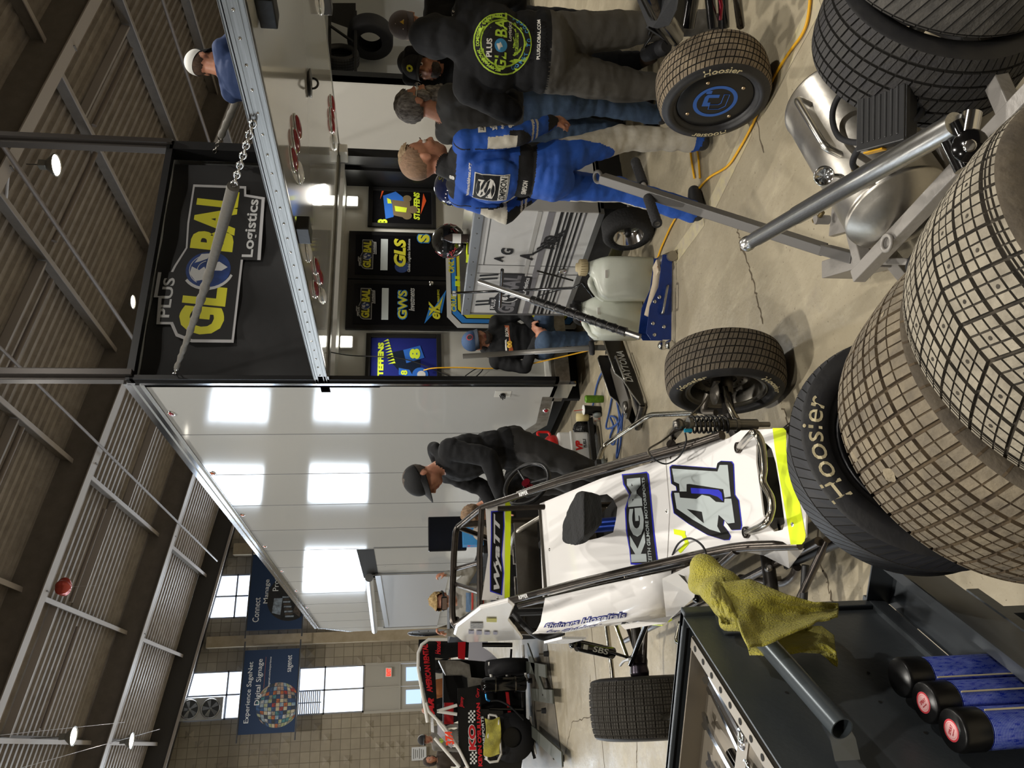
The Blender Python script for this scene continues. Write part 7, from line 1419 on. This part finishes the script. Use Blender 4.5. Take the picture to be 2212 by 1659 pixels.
# --- driver in the blue suit
SB = mat('suit_blue', '1d4fa8', .7, bump=.45, bs=18, c2='1a479a', ns=5); SWt = mat('suit_white', 'c8c3b6', .75, bump=.45, bs=18, c2='a8a294', ns=9); SBk = mat('suit_black', '141416', .8, bump=.3)
def z1(fc, tg, j):
    z = np.full(len(fc), -1); x, y, h = fc[:, 0], fc[:, 1], fc[:, 2]; top = (tg == 'top'); pa = tg == 'pants'
    arm = top & (np.abs(x) > .2); z[pa | top] = 0
    z[top & (np.abs(h-1.07-.06*y) < .048) & ~arm] = 2                                   # belt
    z[top & (h > 1.455) & (np.abs(x) < .16)] = 2                                  # collar
    z[arm & (np.abs(x) > .22) & (h < 1.19) & (y > .01) & (h > .95)] = 2
    z[arm & (h < .965)] = 2; z[arm & (y > .035) & (h > 1.15) & (h < 1.3)] = 1
    z[arm & ((np.abs(h-1.06) < .006) | (np.abs(h-1.035) < .006))] = 1
    z[pa & (y < -.06) & (h < .9) & (h > .2) & (x < 0)] = 1; z[pa & (y < -.03) & (h < .5) & (h > .12) & (x < 0)] = 1; z[pa & (x > .13) & (h < .8) & (h > .3)] = 1
    z[top & arm & (np.abs(h-1.36) > .0) & (np.abs(np.abs(x)-.2) < .006)] = 2
    return z
p, H_, HR, j = person('person', 'standing man in blue and white driving suit, back turned, arms at his side', (-.17, -3.0, 0), PI/2+.06, .965,
  J=dict(hd=(.0, -.055, 1.62), nk=(0, .0, 1.47), sr=(-.19, .0, 1.41), er=(-.25, .0, 1.14), wr=(-.2, -.17, .94), sl=(.19, .02, 1.41), el=(.27, .08, 1.15), wl=(.22, -.08, .95), kr=(-.11, -.17, .52), ar=(-.13, -.16, .1), tr=(-.14, -.34, .035), kl=(.1, .02, .5), al=(.12, .14, .1), tl=(.15, -.04, .035)),
  look=(-.42, .06, 0), top=SB, pants=SB, shoe=mat('race_shoe', '26272a', .6), vox=.008, bulk=1.0, zones=([SB, SWt, SBk], z1), hands={'r': dict(curl=1.0, palm=(1, .2, 0), dir=(.2, -.5, -.85)), 'l': dict(curl=.8)},
  extra=lambda j, H_, HR: [('e', Vector((0, .09, 1.25)), Vector((.16, .05, .17)), Matrix.Identity(3), 'top'), ('e', j['pel']+Vector((0, .06, -.03)), Vector((.14, .09, .12)), Matrix.Identity(3), 'pants'), ('c', j['nk']-Z_*.02, j['nk']+Vector((0, -.01, .035)), .07, .064, 'top')])
short_hair(p, H_, HR, hairm('fair', '7d6450', '97785f'), (.0772, .0975, .0925), fr=-.04, ns=.001)
shell(p, 'hair', H_, HR, (0, .0, .07), (.064, .088, .064), hairm('sandy', '7d684e', 'a58f72'), .098, ns=.006, nf=60)
def backp(x, z, off=.004):    # point on the back surface, found by looking along -Y of the body
    return None
dg = bpy.context.evaluated_depsgraph_get(); dg.update()
def onbody(per, xl, zl, side=1, off=.003, dirv=None):
    """point on the clothing: local x,z ; side 1 = back, -1 = chest"""
    bo = [c for c in per.children if c.name.startswith('body')][0]; o_ = Vector((xl, side*.6, zl)); d_ = Vector((0, -side, 0))
    if dirv is not None: o_, d_ = dirv(xl, zl)
    ok, lo, no, _ = bo.ray_cast(o_, d_); return (lo-d_*off) if ok else o_+d_*.48
def badge(per, name, items, mats, side=1, dirv=None):
    """printing that follows the cloth: items = ('t',text,cx,cz,w,h,bold,mat,shear) or ('p',pts,mat)"""
    b = B()
    for n_, it in enumerate(items):
        off = .003+.0007*n_; b.m = it[7] if it[0] == 't' else it[2]; sx = -side
        if it[0] == 't':
            vs, fs = tmesh(it[1], it[6], it[8] if len(it) > 8 else 0); fs = [f for f in fs]; x0, x1 = min(v[0] for v in vs), max(v[0] for v in vs); y0, y1 = min(v[1] for v in vs), max(v[1] for v in vs)
            b.add([onbody(per, sx*(it[2]+((v[0]-x0)/(x1-x0)-.5)*it[4]), it[3]+((v[1]-y0)/(y1-y0)-.5)*it[5], side, off+.0006*(v[2]+.5), dirv) for v in vs], fs)
        else:
            P = it[1]; n = len(P); c = (sum(q[0] for q in P)/n, sum(q[1] for q in P)/n); V = [onbody(per, sx*c[0], c[1], side, off, dirv)]; R_s = 5
            for k in range(1, R_s+1): V += [onbody(per, sx*(c[0]+(x-c[0])*k/R_s), c[1]+(z-c[1])*k/R_s, side, off, dirv) for x, z in P]
            fs = [(0, 1+i, 1+(i+1) % n) for i in range(n)]+[(1+(k-1)*n+i, 1+k*n+i, 1+k*n+(i+1) % n, 1+(k-1)*n+(i+1) % n) for k in range(1, R_s) for i in range(n)]; b.add(V, fs)
    return b.build(name, mats, per)
def rectp(cx, cz, w_, h_, n=5): return [(cx+w_*(-.5+i/n), cz-h_/2) for i in range(n)]+[(cx+w_/2, cz+h_*(-.5+i/n)) for i in range(n)]+[(cx+w_*(.5-i/n), cz+h_/2) for i in range(n)]+[(cx-w_/2, cz+h_*(.5-i/n)) for i in range(n)]
def circp(cx, cz, r, n=28): return [(cx+r*math.cos(2*PI*i/n), cz+r*math.sin(2*PI*i/n)) for i in range(n)]
WB = [mat('print_white_cloth', 'cfccc4', .7), mat('print_black_cloth', '0f0f11', .7)]
badge(p, 'back_print', [('p', rectp(.0, 1.265, .2, .19), 0), ('p', rectp(.0, 1.265, .19, .18), 1), ('t', 'S', 0, 1.295, .15, .105, .05, 0), ('p', rectp(0, 1.2, .186, .045), 0), ('t', 'SIMPSON', 0, 1.2, .17, .034, .02, 1, .2)], WB)
badge(p, 'shoulder_print', [('t', 'www.shrinerschildrens.org', 0, 1.385, .24, .022, .02, 0)], WB); badge(p, 'collar_print', [('t', 'S', 0, 1.475, .03, .028, .08, 0)], WB); badge(p, 'belt_print', [('t', 'SIMPSON', .0, 1.08, .1, .028, .03, 0, .1)], WB)
arm_r = lambda x, z: (Vector((-.7, x-.02, z)), Vector((1, 0, 0)))
badge(p, 'sleeve_patch', [('p', rectp(-.02, 1.33, .06, .04), 0), ('t', 'ALL', -.02, 1.33, .04, .02, .02, 1), ('t', 'Tiz', -.02, 1.27, .05, .035, .03, 0), ('t', 'Frogh', -.02, 1.225, .05, .02, .02, 0), ('t', 'VP', -.02, 1.18, .045, .03, .05, 0, .2)], WB, dirv=lambda x, z: (Vector((-.7, -x-.0, z)), Vector((1, 0, 0))))
# --- bearded man in charcoal jacket
p, H_, HR, j = person('person', 'man with long grey beard and glasses in charcoal jacket, in profile', (.68, -2.53, 0), PI/2-.1, .985, J=dict(hd=(0, -.06, 1.62), er=(-.26, .02, 1.12), wr=(-.25, -.12, .9), kr=(-.11, -.05, .5), tl=(.14, -.2, .035)), look=(-.3, .06, 0), top=GRYJ, pants=JEAN, vox=.009, bulk=1.12, hands={'r': dict(curl=.7)})
short_hair(p, H_, HR, hairm('grey', '3a3430', '8a8580'), (.084, .105, .099), fr=-.06, ns=.006)
bm_ = hairm('beard', '4a4440', '9c948a')
shell(p, 'beard', H_, HR, (0, -.055, -.1), (.06, .062, .095), bm_, ns=.014, nf=40, cond=lambda p_: p_.z < -.035 and not (p_.z > -.062 and abs(p_.x) < .026 and p_.y < -.08)); shell(p, 'beard', H_, HR, (0, -.085, -.145), (.042, .045, .07), bm_, ns=.014, nf=50)
for q in (-1, 1): shell(p, 'sideburn', H_, HR, (q*.06, -.03, -.03), (.016, .035, .05), bm_, ns=.006, nf=60)
def glasses(p, H_, m_):
    b = B()
    for q in (-1, 1): b.tube([H_(q*.033+.021*math.cos(a), -.104, .004+.016*math.sin(a)) for a in [2*PI*k/14 for k in range(14)]], .0015, 6, closed=True); b.tube([H_(q*.054, -.102, .008), H_(q*.08, -.01, .008)], .0015, 6)
    b.tube([H_(-.012, -.106, .006), H_(.012, -.106, .006)], .0015, 6); b.build('glasses', m_, p)
glasses(p, H_, CHR); badge(p, 'chest_emblem', [('p', circp(-.1, 1.33, .022, 12), 0), ('t', 'LF', -.1, 1.33, .02, .015, .04, 1)], [mat('emblem_red', '5c2430', .6), WB[0]], -1)
# --- man in black hood and cap facing us
p, H_, HR, j = person('person', 'goateed man facing us in black hoodie over cap with yellow patch', (1.18, -2.43, 0), -.8, .97, J=dict(hd=(0, -.05, 1.61), el=(.3, -.02, 1.15), wl=(.15, -.2, 1.05), er=(-.28, 0, 1.15), wr=(-.15, -.2, 1.0)), look=(-.25, -.05, .05), top=BLKF, pants=JEAND, shoe=mat('boot_brown', '3c2c22', .7), vox=.01, bulk=1.05, hands={'l': dict(curl=.6, palm=(0, .5, -1))},
  extra=lambda j, H_, HR: [('c', H_(-.085, -.01, .09), H_(.085, -.01, .09), .03, .03, 'top'), ('c', H_(-.09, -.01, .08), H_(-.095, -.02, -.06), .032, .035, 'top'), ('c', H_(.09, -.01, .08), H_(.095, -.02, -.06), .032, .035, 'top'), ('c', H_(-.095, -.02, -.06), j['nk']+Vector((-.06, -.03, 0)), .035, .05, 'top'), ('c', H_(.095, -.02, -.06), j['nk']+Vector((.06, -.03, 0)), .035, .05, 'top'), ('e', H_(0, .05, .03), Vector((.115, .1, .135)), HR, 'top')])
cap(p, H_, HR, '101012', patch=[(circp(.0, .075, .022, 8), (0, ['c8c82a', '1b1b1b']))])
shell(p, 'beard', H_, HR, (0, -.05, -.078), (.048, .05, .042), hairm('dark', '2c2420', '4a3e36'), ns=.004, nf=60, cond=lambda q: q.z < -.062 or (abs(q.x) > .03))
# --- big man from behind, printed hoodie
p, H_, HR, j = person('person', 'broad man from behind in black hoodie with round freight logo, grey trousers', (.33, -3.34, 0), 2.5, .95, J=dict(hd=(-.05, -.05, 1.59), nk=(-.02, -.02, 1.46), pel=(0, .02, .97), er=(-.31, -.08, 1.16), wr=(-.14, -.3, 1.12), el=(.31, -.08, 1.16), wl=(.14, -.3, 1.12), sl=(.21, 0, 1.4), sr=(-.21, 0, 1.4), kr=(-.16, -.02, .5), kl=(.14, -.04, .5), ar=(-.2, .05, .09), al=(.15, .03, .09), tr=(-.22, -.15, .035)), top=BLKF, pants=PGRY, vox=.01, bulk=1.32,
  extra=lambda j, H_, HR: [('e', H_(0, .03, .0), Vector((.11, .12, .145)), HR, 'top'), ('c', j['nk']+Vector((0, .06, .0)), H_(0, .06, -.05), .1, .1, 'top'), ('c', j['nk']+Vector((-.1, .08, -.03)), j['nk']+Vector((.1, .08, -.03)), .05, .05, 'top')])
GM = [mat('print_lime', 'a9c83c', .7), mat('print_black_cloth'), mat('print_sky', '3b84b0', .7), WB[0]]
def ring_items(txt, cx, cz, r, a0, a1, sz, m_):
    out = []; n = len(txt)
    for i, ch in enumerate(txt):
        if ch == ' ': continue
        a = a0+(a1-a0)*(i+.5)/n; out.append(('t', ch, cx+r*math.cos(a), cz+r*math.sin(a), sz*.8, sz, .03, m_))
    return out
cz_ = 1.245
badge(p, 'back_print', [('p', circp(0, cz_, .155), 0), ('p', circp(0, cz_, .148), 1), ('p', circp(0, cz_, .12), 0), ('p', circp(0, cz_, .112), 1), ('p', circp(-.015, cz_+.01, .034, 20), 2), ('p', [(-.04, cz_+.02), (-.01, cz_+.035), (.0, cz_+.012), (-.02, cz_)], 3), ('t', 'GL', -.09, cz_+.01, .085, .065, .02, 0, .1), ('t', 'BAL', .09, cz_+.01, .13, .065, .02, 0, .1), ('t', 'PLUS', -.03, cz_+.072, .09, .03, .03, 3), ('t', 'Logistics', .06, cz_-.04, .1, .025, .02, 3), ('t', 'YOUR COMPLETE LOGISTICS LEADER', 0, cz_-.075, .11, .018, .01, 0)]+ring_items('INTERNATIONAL DOMESTIC EXPEDITED', 0, cz_, .134, PI*.98, PI*.02, .017, 0)+ring_items('COAST TO COAST', 0, cz_, .134, PI*1.12, PI*1.88, .02, 2)+[('t', 'PLUSGLOBAL.COM', .02, cz_-.185, .2, .016, .02, 3)], GM)
# --- smiling man with glasses and cap, holding a phone
p, H_, HR, j = person('person', 'smiling man in grey cap and glasses looking down at a phone', (1.80, -2.22, 0), -.75, 1.03, J=dict(hd=(0, -.06, 1.6), el=(.27, -.04, 1.16), wl=(.07, -.27, 1.28), er=(-.27, -.04, 1.16), wr=(-.08, -.28, 1.26)), look=(-.1, .25, .05), top=BLKF, pants=JEAND, vox=.011, bulk=1.05, hands={'l': dict(curl=.7, palm=(0, -.2, 1), dir=(-.7, -.5, .2)), 'r': dict(curl=.7, palm=(0, -.2, 1), dir=(.7, -.5, .2))})
cap(p, H_, HR, '4a4140', patch=[([(-.03, .06), (.03, .06), (0, .11)], (0, ['d9d6cc', 'c9a23a', '4a4140'])), ([(0, .062), (.028, .062), (.012, .085)], (1, ['d9d6cc', 'c9a23a', '4a4140']))]); glasses(p, H_, mat('frame_dark', '1c1a1a', .3)); short_hair(p, H_, HR, hairm('brown', '3a2a20', '5a4433'), (.078, .099, .09))
badge(p, 'chest_print', [('t', 'HILLS', .04, 1.3, .09, .03, .02, 0), ('t', 'trucking', .04, 1.27, .07, .02, .0, 0)], WB, -1)
b = B(); c = Vector((0, -.36, 1.29)); b.box(c, (.075, .15, .009), Matrix.Rotation(.5, 3, 'X'), .003)
M_ = p.matrix_basis if False else Matrix.Translation(p.location) @ Matrix.Rotation(-.75, 4, 'Z') @ Matrix.Scale(1.03, 4); b.v = [tuple(M_ @ Vector(v)) for v in b.v]; tag(b.build('phone', mat('gloss_black')), 'black phone held by the man in grey cap', 'phone')
# --- man up on the gate
SITJ = dict(pel=(0, 0, .12), wa=(0, -.02, .27), ch=(0, -.08, .45), nk=(0, -.15, .62), hd=(0, -.22, .76), sl=(.18, -.12, .58), sr=(-.18, -.12, .58), el=(.25, -.28, .38), wl=(.12, -.45, .35), er=(-.25, -.28, .38), wr=(-.12, -.45, .35), hl=(.1, -.05, .1), hr=(-.1, -.05, .1), kl=(.16, -.42, .3), kr=(-.16, -.42, .3), al=(.15, -.5, .09), ar=(-.15, -.5, .09), tl=(.16, -.68, .035), tr=(-.16, -.68, .035))
p, H_, HR, j = person('person', 'man in navy pullover and white-backed cap sitting up on the lift gate', (1.82, -1.62, 2.47), PI/2+.25, 1.02, J=SITJ, look=(0, .45, 0), top=mat('navy_pullover', '22355c', .8, bump=.4, bs=16), pants=PCH, vox=.012, bulk=1.1)
short_hair(p, H_, HR, hairm('brown', '3a2a20', '5a4433')); cap(p, H_, HR, '1a1a1c', back='d8d8d4')
# --- seated man in the trailer bay
S7 = dict(pel=(0, -.08, .42), wa=(0, -.05, .56), ch=(0, -.03, .72), nk=(0, -.03, .89), hd=(0, -.07, 1.03), sl=(.19, -.03, .84), sr=(-.19, -.03, .84), el=(.27, -.1, .6), wl=(.08, -.27, .55), er=(-.27, -.1, .6), wr=(-.08, -.28, .52), hl=(.1, -.12, .42), hr=(-.1, -.12, .42), kl=(.2, -.5, .46), kr=(-.14, -.48, .47), al=(.2, -.44, .09), ar=(-.1, -.42, .09), tl=(.24, -.6, .035), tr=(-.12, -.58, .035))
p, H_, HR, j = person('person', 'bearded man in blue cap and black hoodie sitting on the trailer sill', (.42, .02, 0), -.15, 1.0, J=S7, look=(.0, .05, -.12), top=BLKF, pants=JEAN, vox=.01, bulk=1.08, extra=hoodroll(), hands={'l': dict(curl=.8, palm=(0, 0, -1)), 'r': dict(curl=.8, palm=(0, .5, -1))})
cap(p, H_, HR, '31496c', brim='16202e', patch=[(circp(.0, .075, .026, 14), (0, ['a83a46', '1b1b20'])), (circp(.0, .075, .02, 14), (1, ['a83a46', '1b1b20']))]); shell(p, 'beard', H_, HR, (0, -.046, -.075), (.056, .055, .05), hairm('dark', '2c2420', '4a3e36'), ns=.003, nf=60, cond=lambda q: q.z < -.064 or (abs(q.x) > .04)); short_hair(p, H_, HR, hairm('dark', '2c2420', '4a3e36'), (.078, .099, .09))
badge(p, 'chest_print', [('p', [(-.13, .75), (.13, .78), (.12, .74), (-.12, .71)], 0), ('t', 'RSON', .05, .765, .1, .03, .03, 1, .2), ('t', '00', -.07, .745, .06, .045, .05, 2), ('p', [(-.12, .78), (-.03, .785), (-.02, .77), (-.12, .765)], 1)], [mat('print_rust', 'a8552c', .6), WB[0], mat('print_gold', 'd9b13a', .6)], -1)
# --- man working at the car
p, H_, HR, j = person('person', 'man in black hoodie and black cap leaning over the race car', (-1.12, -1.15, 0), -PI/2+.1, .975, J=dict(pel=(0, .08, .94), wa=(0, .04, 1.1), ch=(0, .0, 1.29), nk=(0, -.06, 1.46), hd=(0, -.16, 1.585), sl=(.19, -.03, 1.4), sr=(-.19, -.03, 1.4), el=(.26, -.12, 1.15), wl=(.16, -.36, 1.07), er=(-.26, -.12, 1.15), wr=(-.14, -.38, 1.04), hl=(.09, .06, .92), hr=(-.09, .06, .92), kl=(.12, -.14, .5), al=(.12, -.28, .09), kr=(-.12, -.16, .5), ar=(-.12, -.32, .09), tl=(.13, -.46, .035), tr=(-.13, -.5, .035)), look=(-.1, .45, 0), top=BLKF, pants=PCH, vox=.009, bulk=1.18, extra=hoodroll(r=.085, y=.05, th=.034), hands={'l': dict(curl=.7), 'r': dict(curl=.7)})
short_hair(p, H_, HR, hairm('buzz', '3c342e', '5d544c')); cap(p, H_, HR, '17181a', patch=None)
# --- boy with goggles, fists up
KJ = dict(hd=(0, -.02, 1.63), el=(.36, -.06, 1.32), wl=(.33, -.1, 1.6), er=(-.36, -.06, 1.32), wr=(-.33, -.1, 1.6))
GT = mat('heather_shirt', '8b8982', .9, bump=.3, bs=16)
p, H_, HR, j = person('person', 'fair-haired boy with black goggles raising both fists behind the car cage', (-1.72, 1.0, 0), -.5, .815, J=KJ, look=(.1, .12, 0), top=GT, pants=PCH, vox=.012, hands={'l': dict(curl=1.1, palm=(-1, 0, 0), dir=(0, -.1, 1)), 'r': dict(curl=1.1, palm=(1, 0, 0), dir=(0, -.1, 1))})
shell(p, 'hair', H_, HR, (0, .012, .045), (.094, .112, .104), hairm('blond', '8a6f45', 'c0a878'), -.05, ns=.02, nf=30, cond=lambda p_: p_.y > -.05+.5*max(0, .07-p_.z) or p_.z > .08)
b = B(); b.box(H_(0, -.1, .008), (.15, .035, .07), HR, .016); g = b.build('goggles', mat('gloss_black'), p); b = B(); b.box(H_(0, -.119, .008), (.125, .006, .05), HR, .01); b.build('goggle_lens', mat('smoke_lens', '6a5850', .1), g); b = B(); b.tube([H_(.095*math.cos(a), .01+.115*math.sin(a), .01) for a in [2*PI*k/24 for k in range(24)]], .012, 6, closed=True); b.build('goggle_strap', DK, g)
badge(p, 'shirt_print', [('p', rectp(.0, 1.36, .22, .05), 0), ('p', rectp(.0, 1.315, .22, .02), 1), ('t', 'RACE', 0, 1.24, .15, .06, .04, 2), ('p', [(-.08, 1.18), (.08, 1.18), (.05, 1.21), (-.05, 1.21)], 1)], [mat('print_denim', '56708f', .7), mat('print_red', 'b03a34', .7), mat('print_sky')], -1)
# --- child bending behind the cockpit
q = at(1020, 1085, Y=-.62)
p, H_, HR, j = person('person', 'brown-haired child bending over beside the cockpit, mostly hidden', (q.x+.14, -.62, 0), -PI/2, .76, J=dict(ch=(0, -.08, 1.25), nk=(0, -.2, 1.4), hd=(0, -.3, 1.5), sl=(.17, -.12, 1.36), sr=(-.17, -.12, 1.36), el=(.22, -.3, 1.2), wl=(.1, -.5, 1.15), er=(-.22, -.3, 1.2), wr=(-.1, -.5, 1.12)), look=(0, .8, 0), top=BLKF, pants=PCH, vox=.013)
shell(p, 'hair', H_, HR, (0, .015, .04), (.09, .11, .104), hairm('light_brown', '5e4a38', '8a7054'), -.06, ns=.01, nf=40, cond=lambda p_: p_.y > -.05+.5*max(0, .07-p_.z) or p_.z > .08)
# --- bystanders far on the left
for i, (px, py, Y, s, kw, lab) in enumerate((
  (900, 1598, 8.0, .98, dict(top=mat('grey_tee', '77746f', .85), cp='2a2a2c'), 'bystander in grey shirt and cap with lime chest print'),
  (903, 1535, 9.5, .95, dict(top=BLKF), 'bald bystander in black shirt seen behind the grey-shirted man'),
  (903, 1490, 11.0, .95, dict(top=mat('orange_shirt', '9a6038', .85), cp='2a221c'), 'bystander in dark cap and orange shirt, farthest of the group'),
  (905, 1645, 8.6, .93, dict(top=mat('brown_coat', '4a423b', .85)), 'long-haired woman in brown coat at the picture edge'),
  (893, 1440, 13.0, .9, dict(top=BLKF), 'tiny distant bystander beside the far doors'))):
    q = at(px, py, Y=Y); cpx = kw.pop('cp', None)
    p, H_, HR, j = person('person', lab, (q.x, Y, 0), -.4+.3*i, s*q.z/1.75 if q.z > 1.2 else s*.9, pants=PCH, vox=.018, fold=0, **kw)
    if cpx: cap(p, H_, HR, cpx, back='b9b9b6' if i == 0 else None)
    if i in (2,) or cpx: short_hair(p, H_, HR, hairm('dark', '2c2420', '4a3e36'))
    if i == 3: shell(p, 'hair', H_, HR, (0, .03, .0), (.1, .1, .16), hairm('dark', '2c2420', '4a3e36'), ns=.006, cond=lambda p_: p_.y > -.03 or p_.z > .09)
    if i == 0: badge(p, 'chest_print', [('t', '41', 0, 1.3, .09, .08, .08, 0)], [mat('print_lime')], -1)

# every loose piece of small repeated hardware becomes a part of its own
def split_pieces(o, gap=.003):
    me = o.data; nv = len(me.vertices); par = list(range(nv))
    def find(a):
        while par[a] != a: par[a] = par[par[a]]; a = par[a]
        return a
    for p in me.polygons:
        v = p.vertices; r = find(v[0])
        for k in v[1:]:
            s = find(k)
            if s != r: par[s] = r
    comp = {}
    for i in range(nv): comp.setdefault(find(i), []).append(i)
    cl = []
    for ids in comp.values():
        co = [me.vertices[i].co for i in ids]; lo = [min(c[k] for c in co)-gap for k in range(3)]; hi = [max(c[k] for c in co)+gap for k in range(3)]; cl.append([lo, hi, set(ids)])
    ch = True
    while ch:
        ch = False
        for i in range(len(cl)):
            for j in range(i+1, len(cl)):
                a, b_ = cl[i], cl[j]
                if all(a[0][k] <= b_[1][k] and b_[0][k] <= a[1][k] for k in range(3)):
                    a[0] = [min(x, y) for x, y in zip(a[0], b_[0])]; a[1] = [max(x, y) for x, y in zip(a[1], b_[1])]; a[2] |= b_[2]; cl.pop(j); ch = True; break
            if ch: break
    if len(cl) < 2: return
    base = o.name.split('.')[0]; mats = [m_ for m_ in me.materials]
    for n_, (lo, hi, ids) in enumerate(cl):
        ix = {v: k for k, v in enumerate(sorted(ids))}; fs = [p for p in me.polygons if p.vertices[0] in ix]
        m2 = bpy.data.meshes.new(base); m2.from_pydata([me.vertices[i].co[:] for i in sorted(ids)], [], [[ix[v] for v in p.vertices] for p in fs])
        for q in mats: m2.materials.append(q)
        m2.polygons.foreach_set('material_index', [p.material_index for p in fs]); m2.polygons.foreach_set('use_smooth', [p.use_smooth for p in fs]); m2.update()
        if n_ == 0: first = m2
        else:
            c = bpy.data.objects.new(base, m2); COL.objects.link(c); c.parent = o.parent; c.matrix_parent_inverse = o.matrix_parent_inverse; c.location = o.location; c.rotation_euler = o.rotation_euler; c.scale = o.scale
    o.data = first
NAMES = {'handle_tube', 'shock_lettering', 'chartreuse_band', 'tie_eye', 'tire_rod', 'underpan', 'dried_mud', 'rivet', 'panel_fastener', 'visor_bolt', 'pivot_bolt', 'small_sticker', 'brace_rod', 'seat_bracket', 'chartreuse_fin', 'marker_light', 'label_tape', 'roof_strut', 'rear_frame', 'cross_handle', 'rear_side_panel', 'clamp_body', 'chrome_bolt', 'yellow_marks', 'heim_joint', 'front_suspension', 'shock_mount', 'pole', 'corner_trim', 'side_wall'}
for o in [o for o in bpy.data.objects if o.type == 'MESH' and o.name.split('.')[0] in NAMES]: split_pieces(o, .03 if o.name.startswith(('rear_frame', 'side_wall')) else .003)
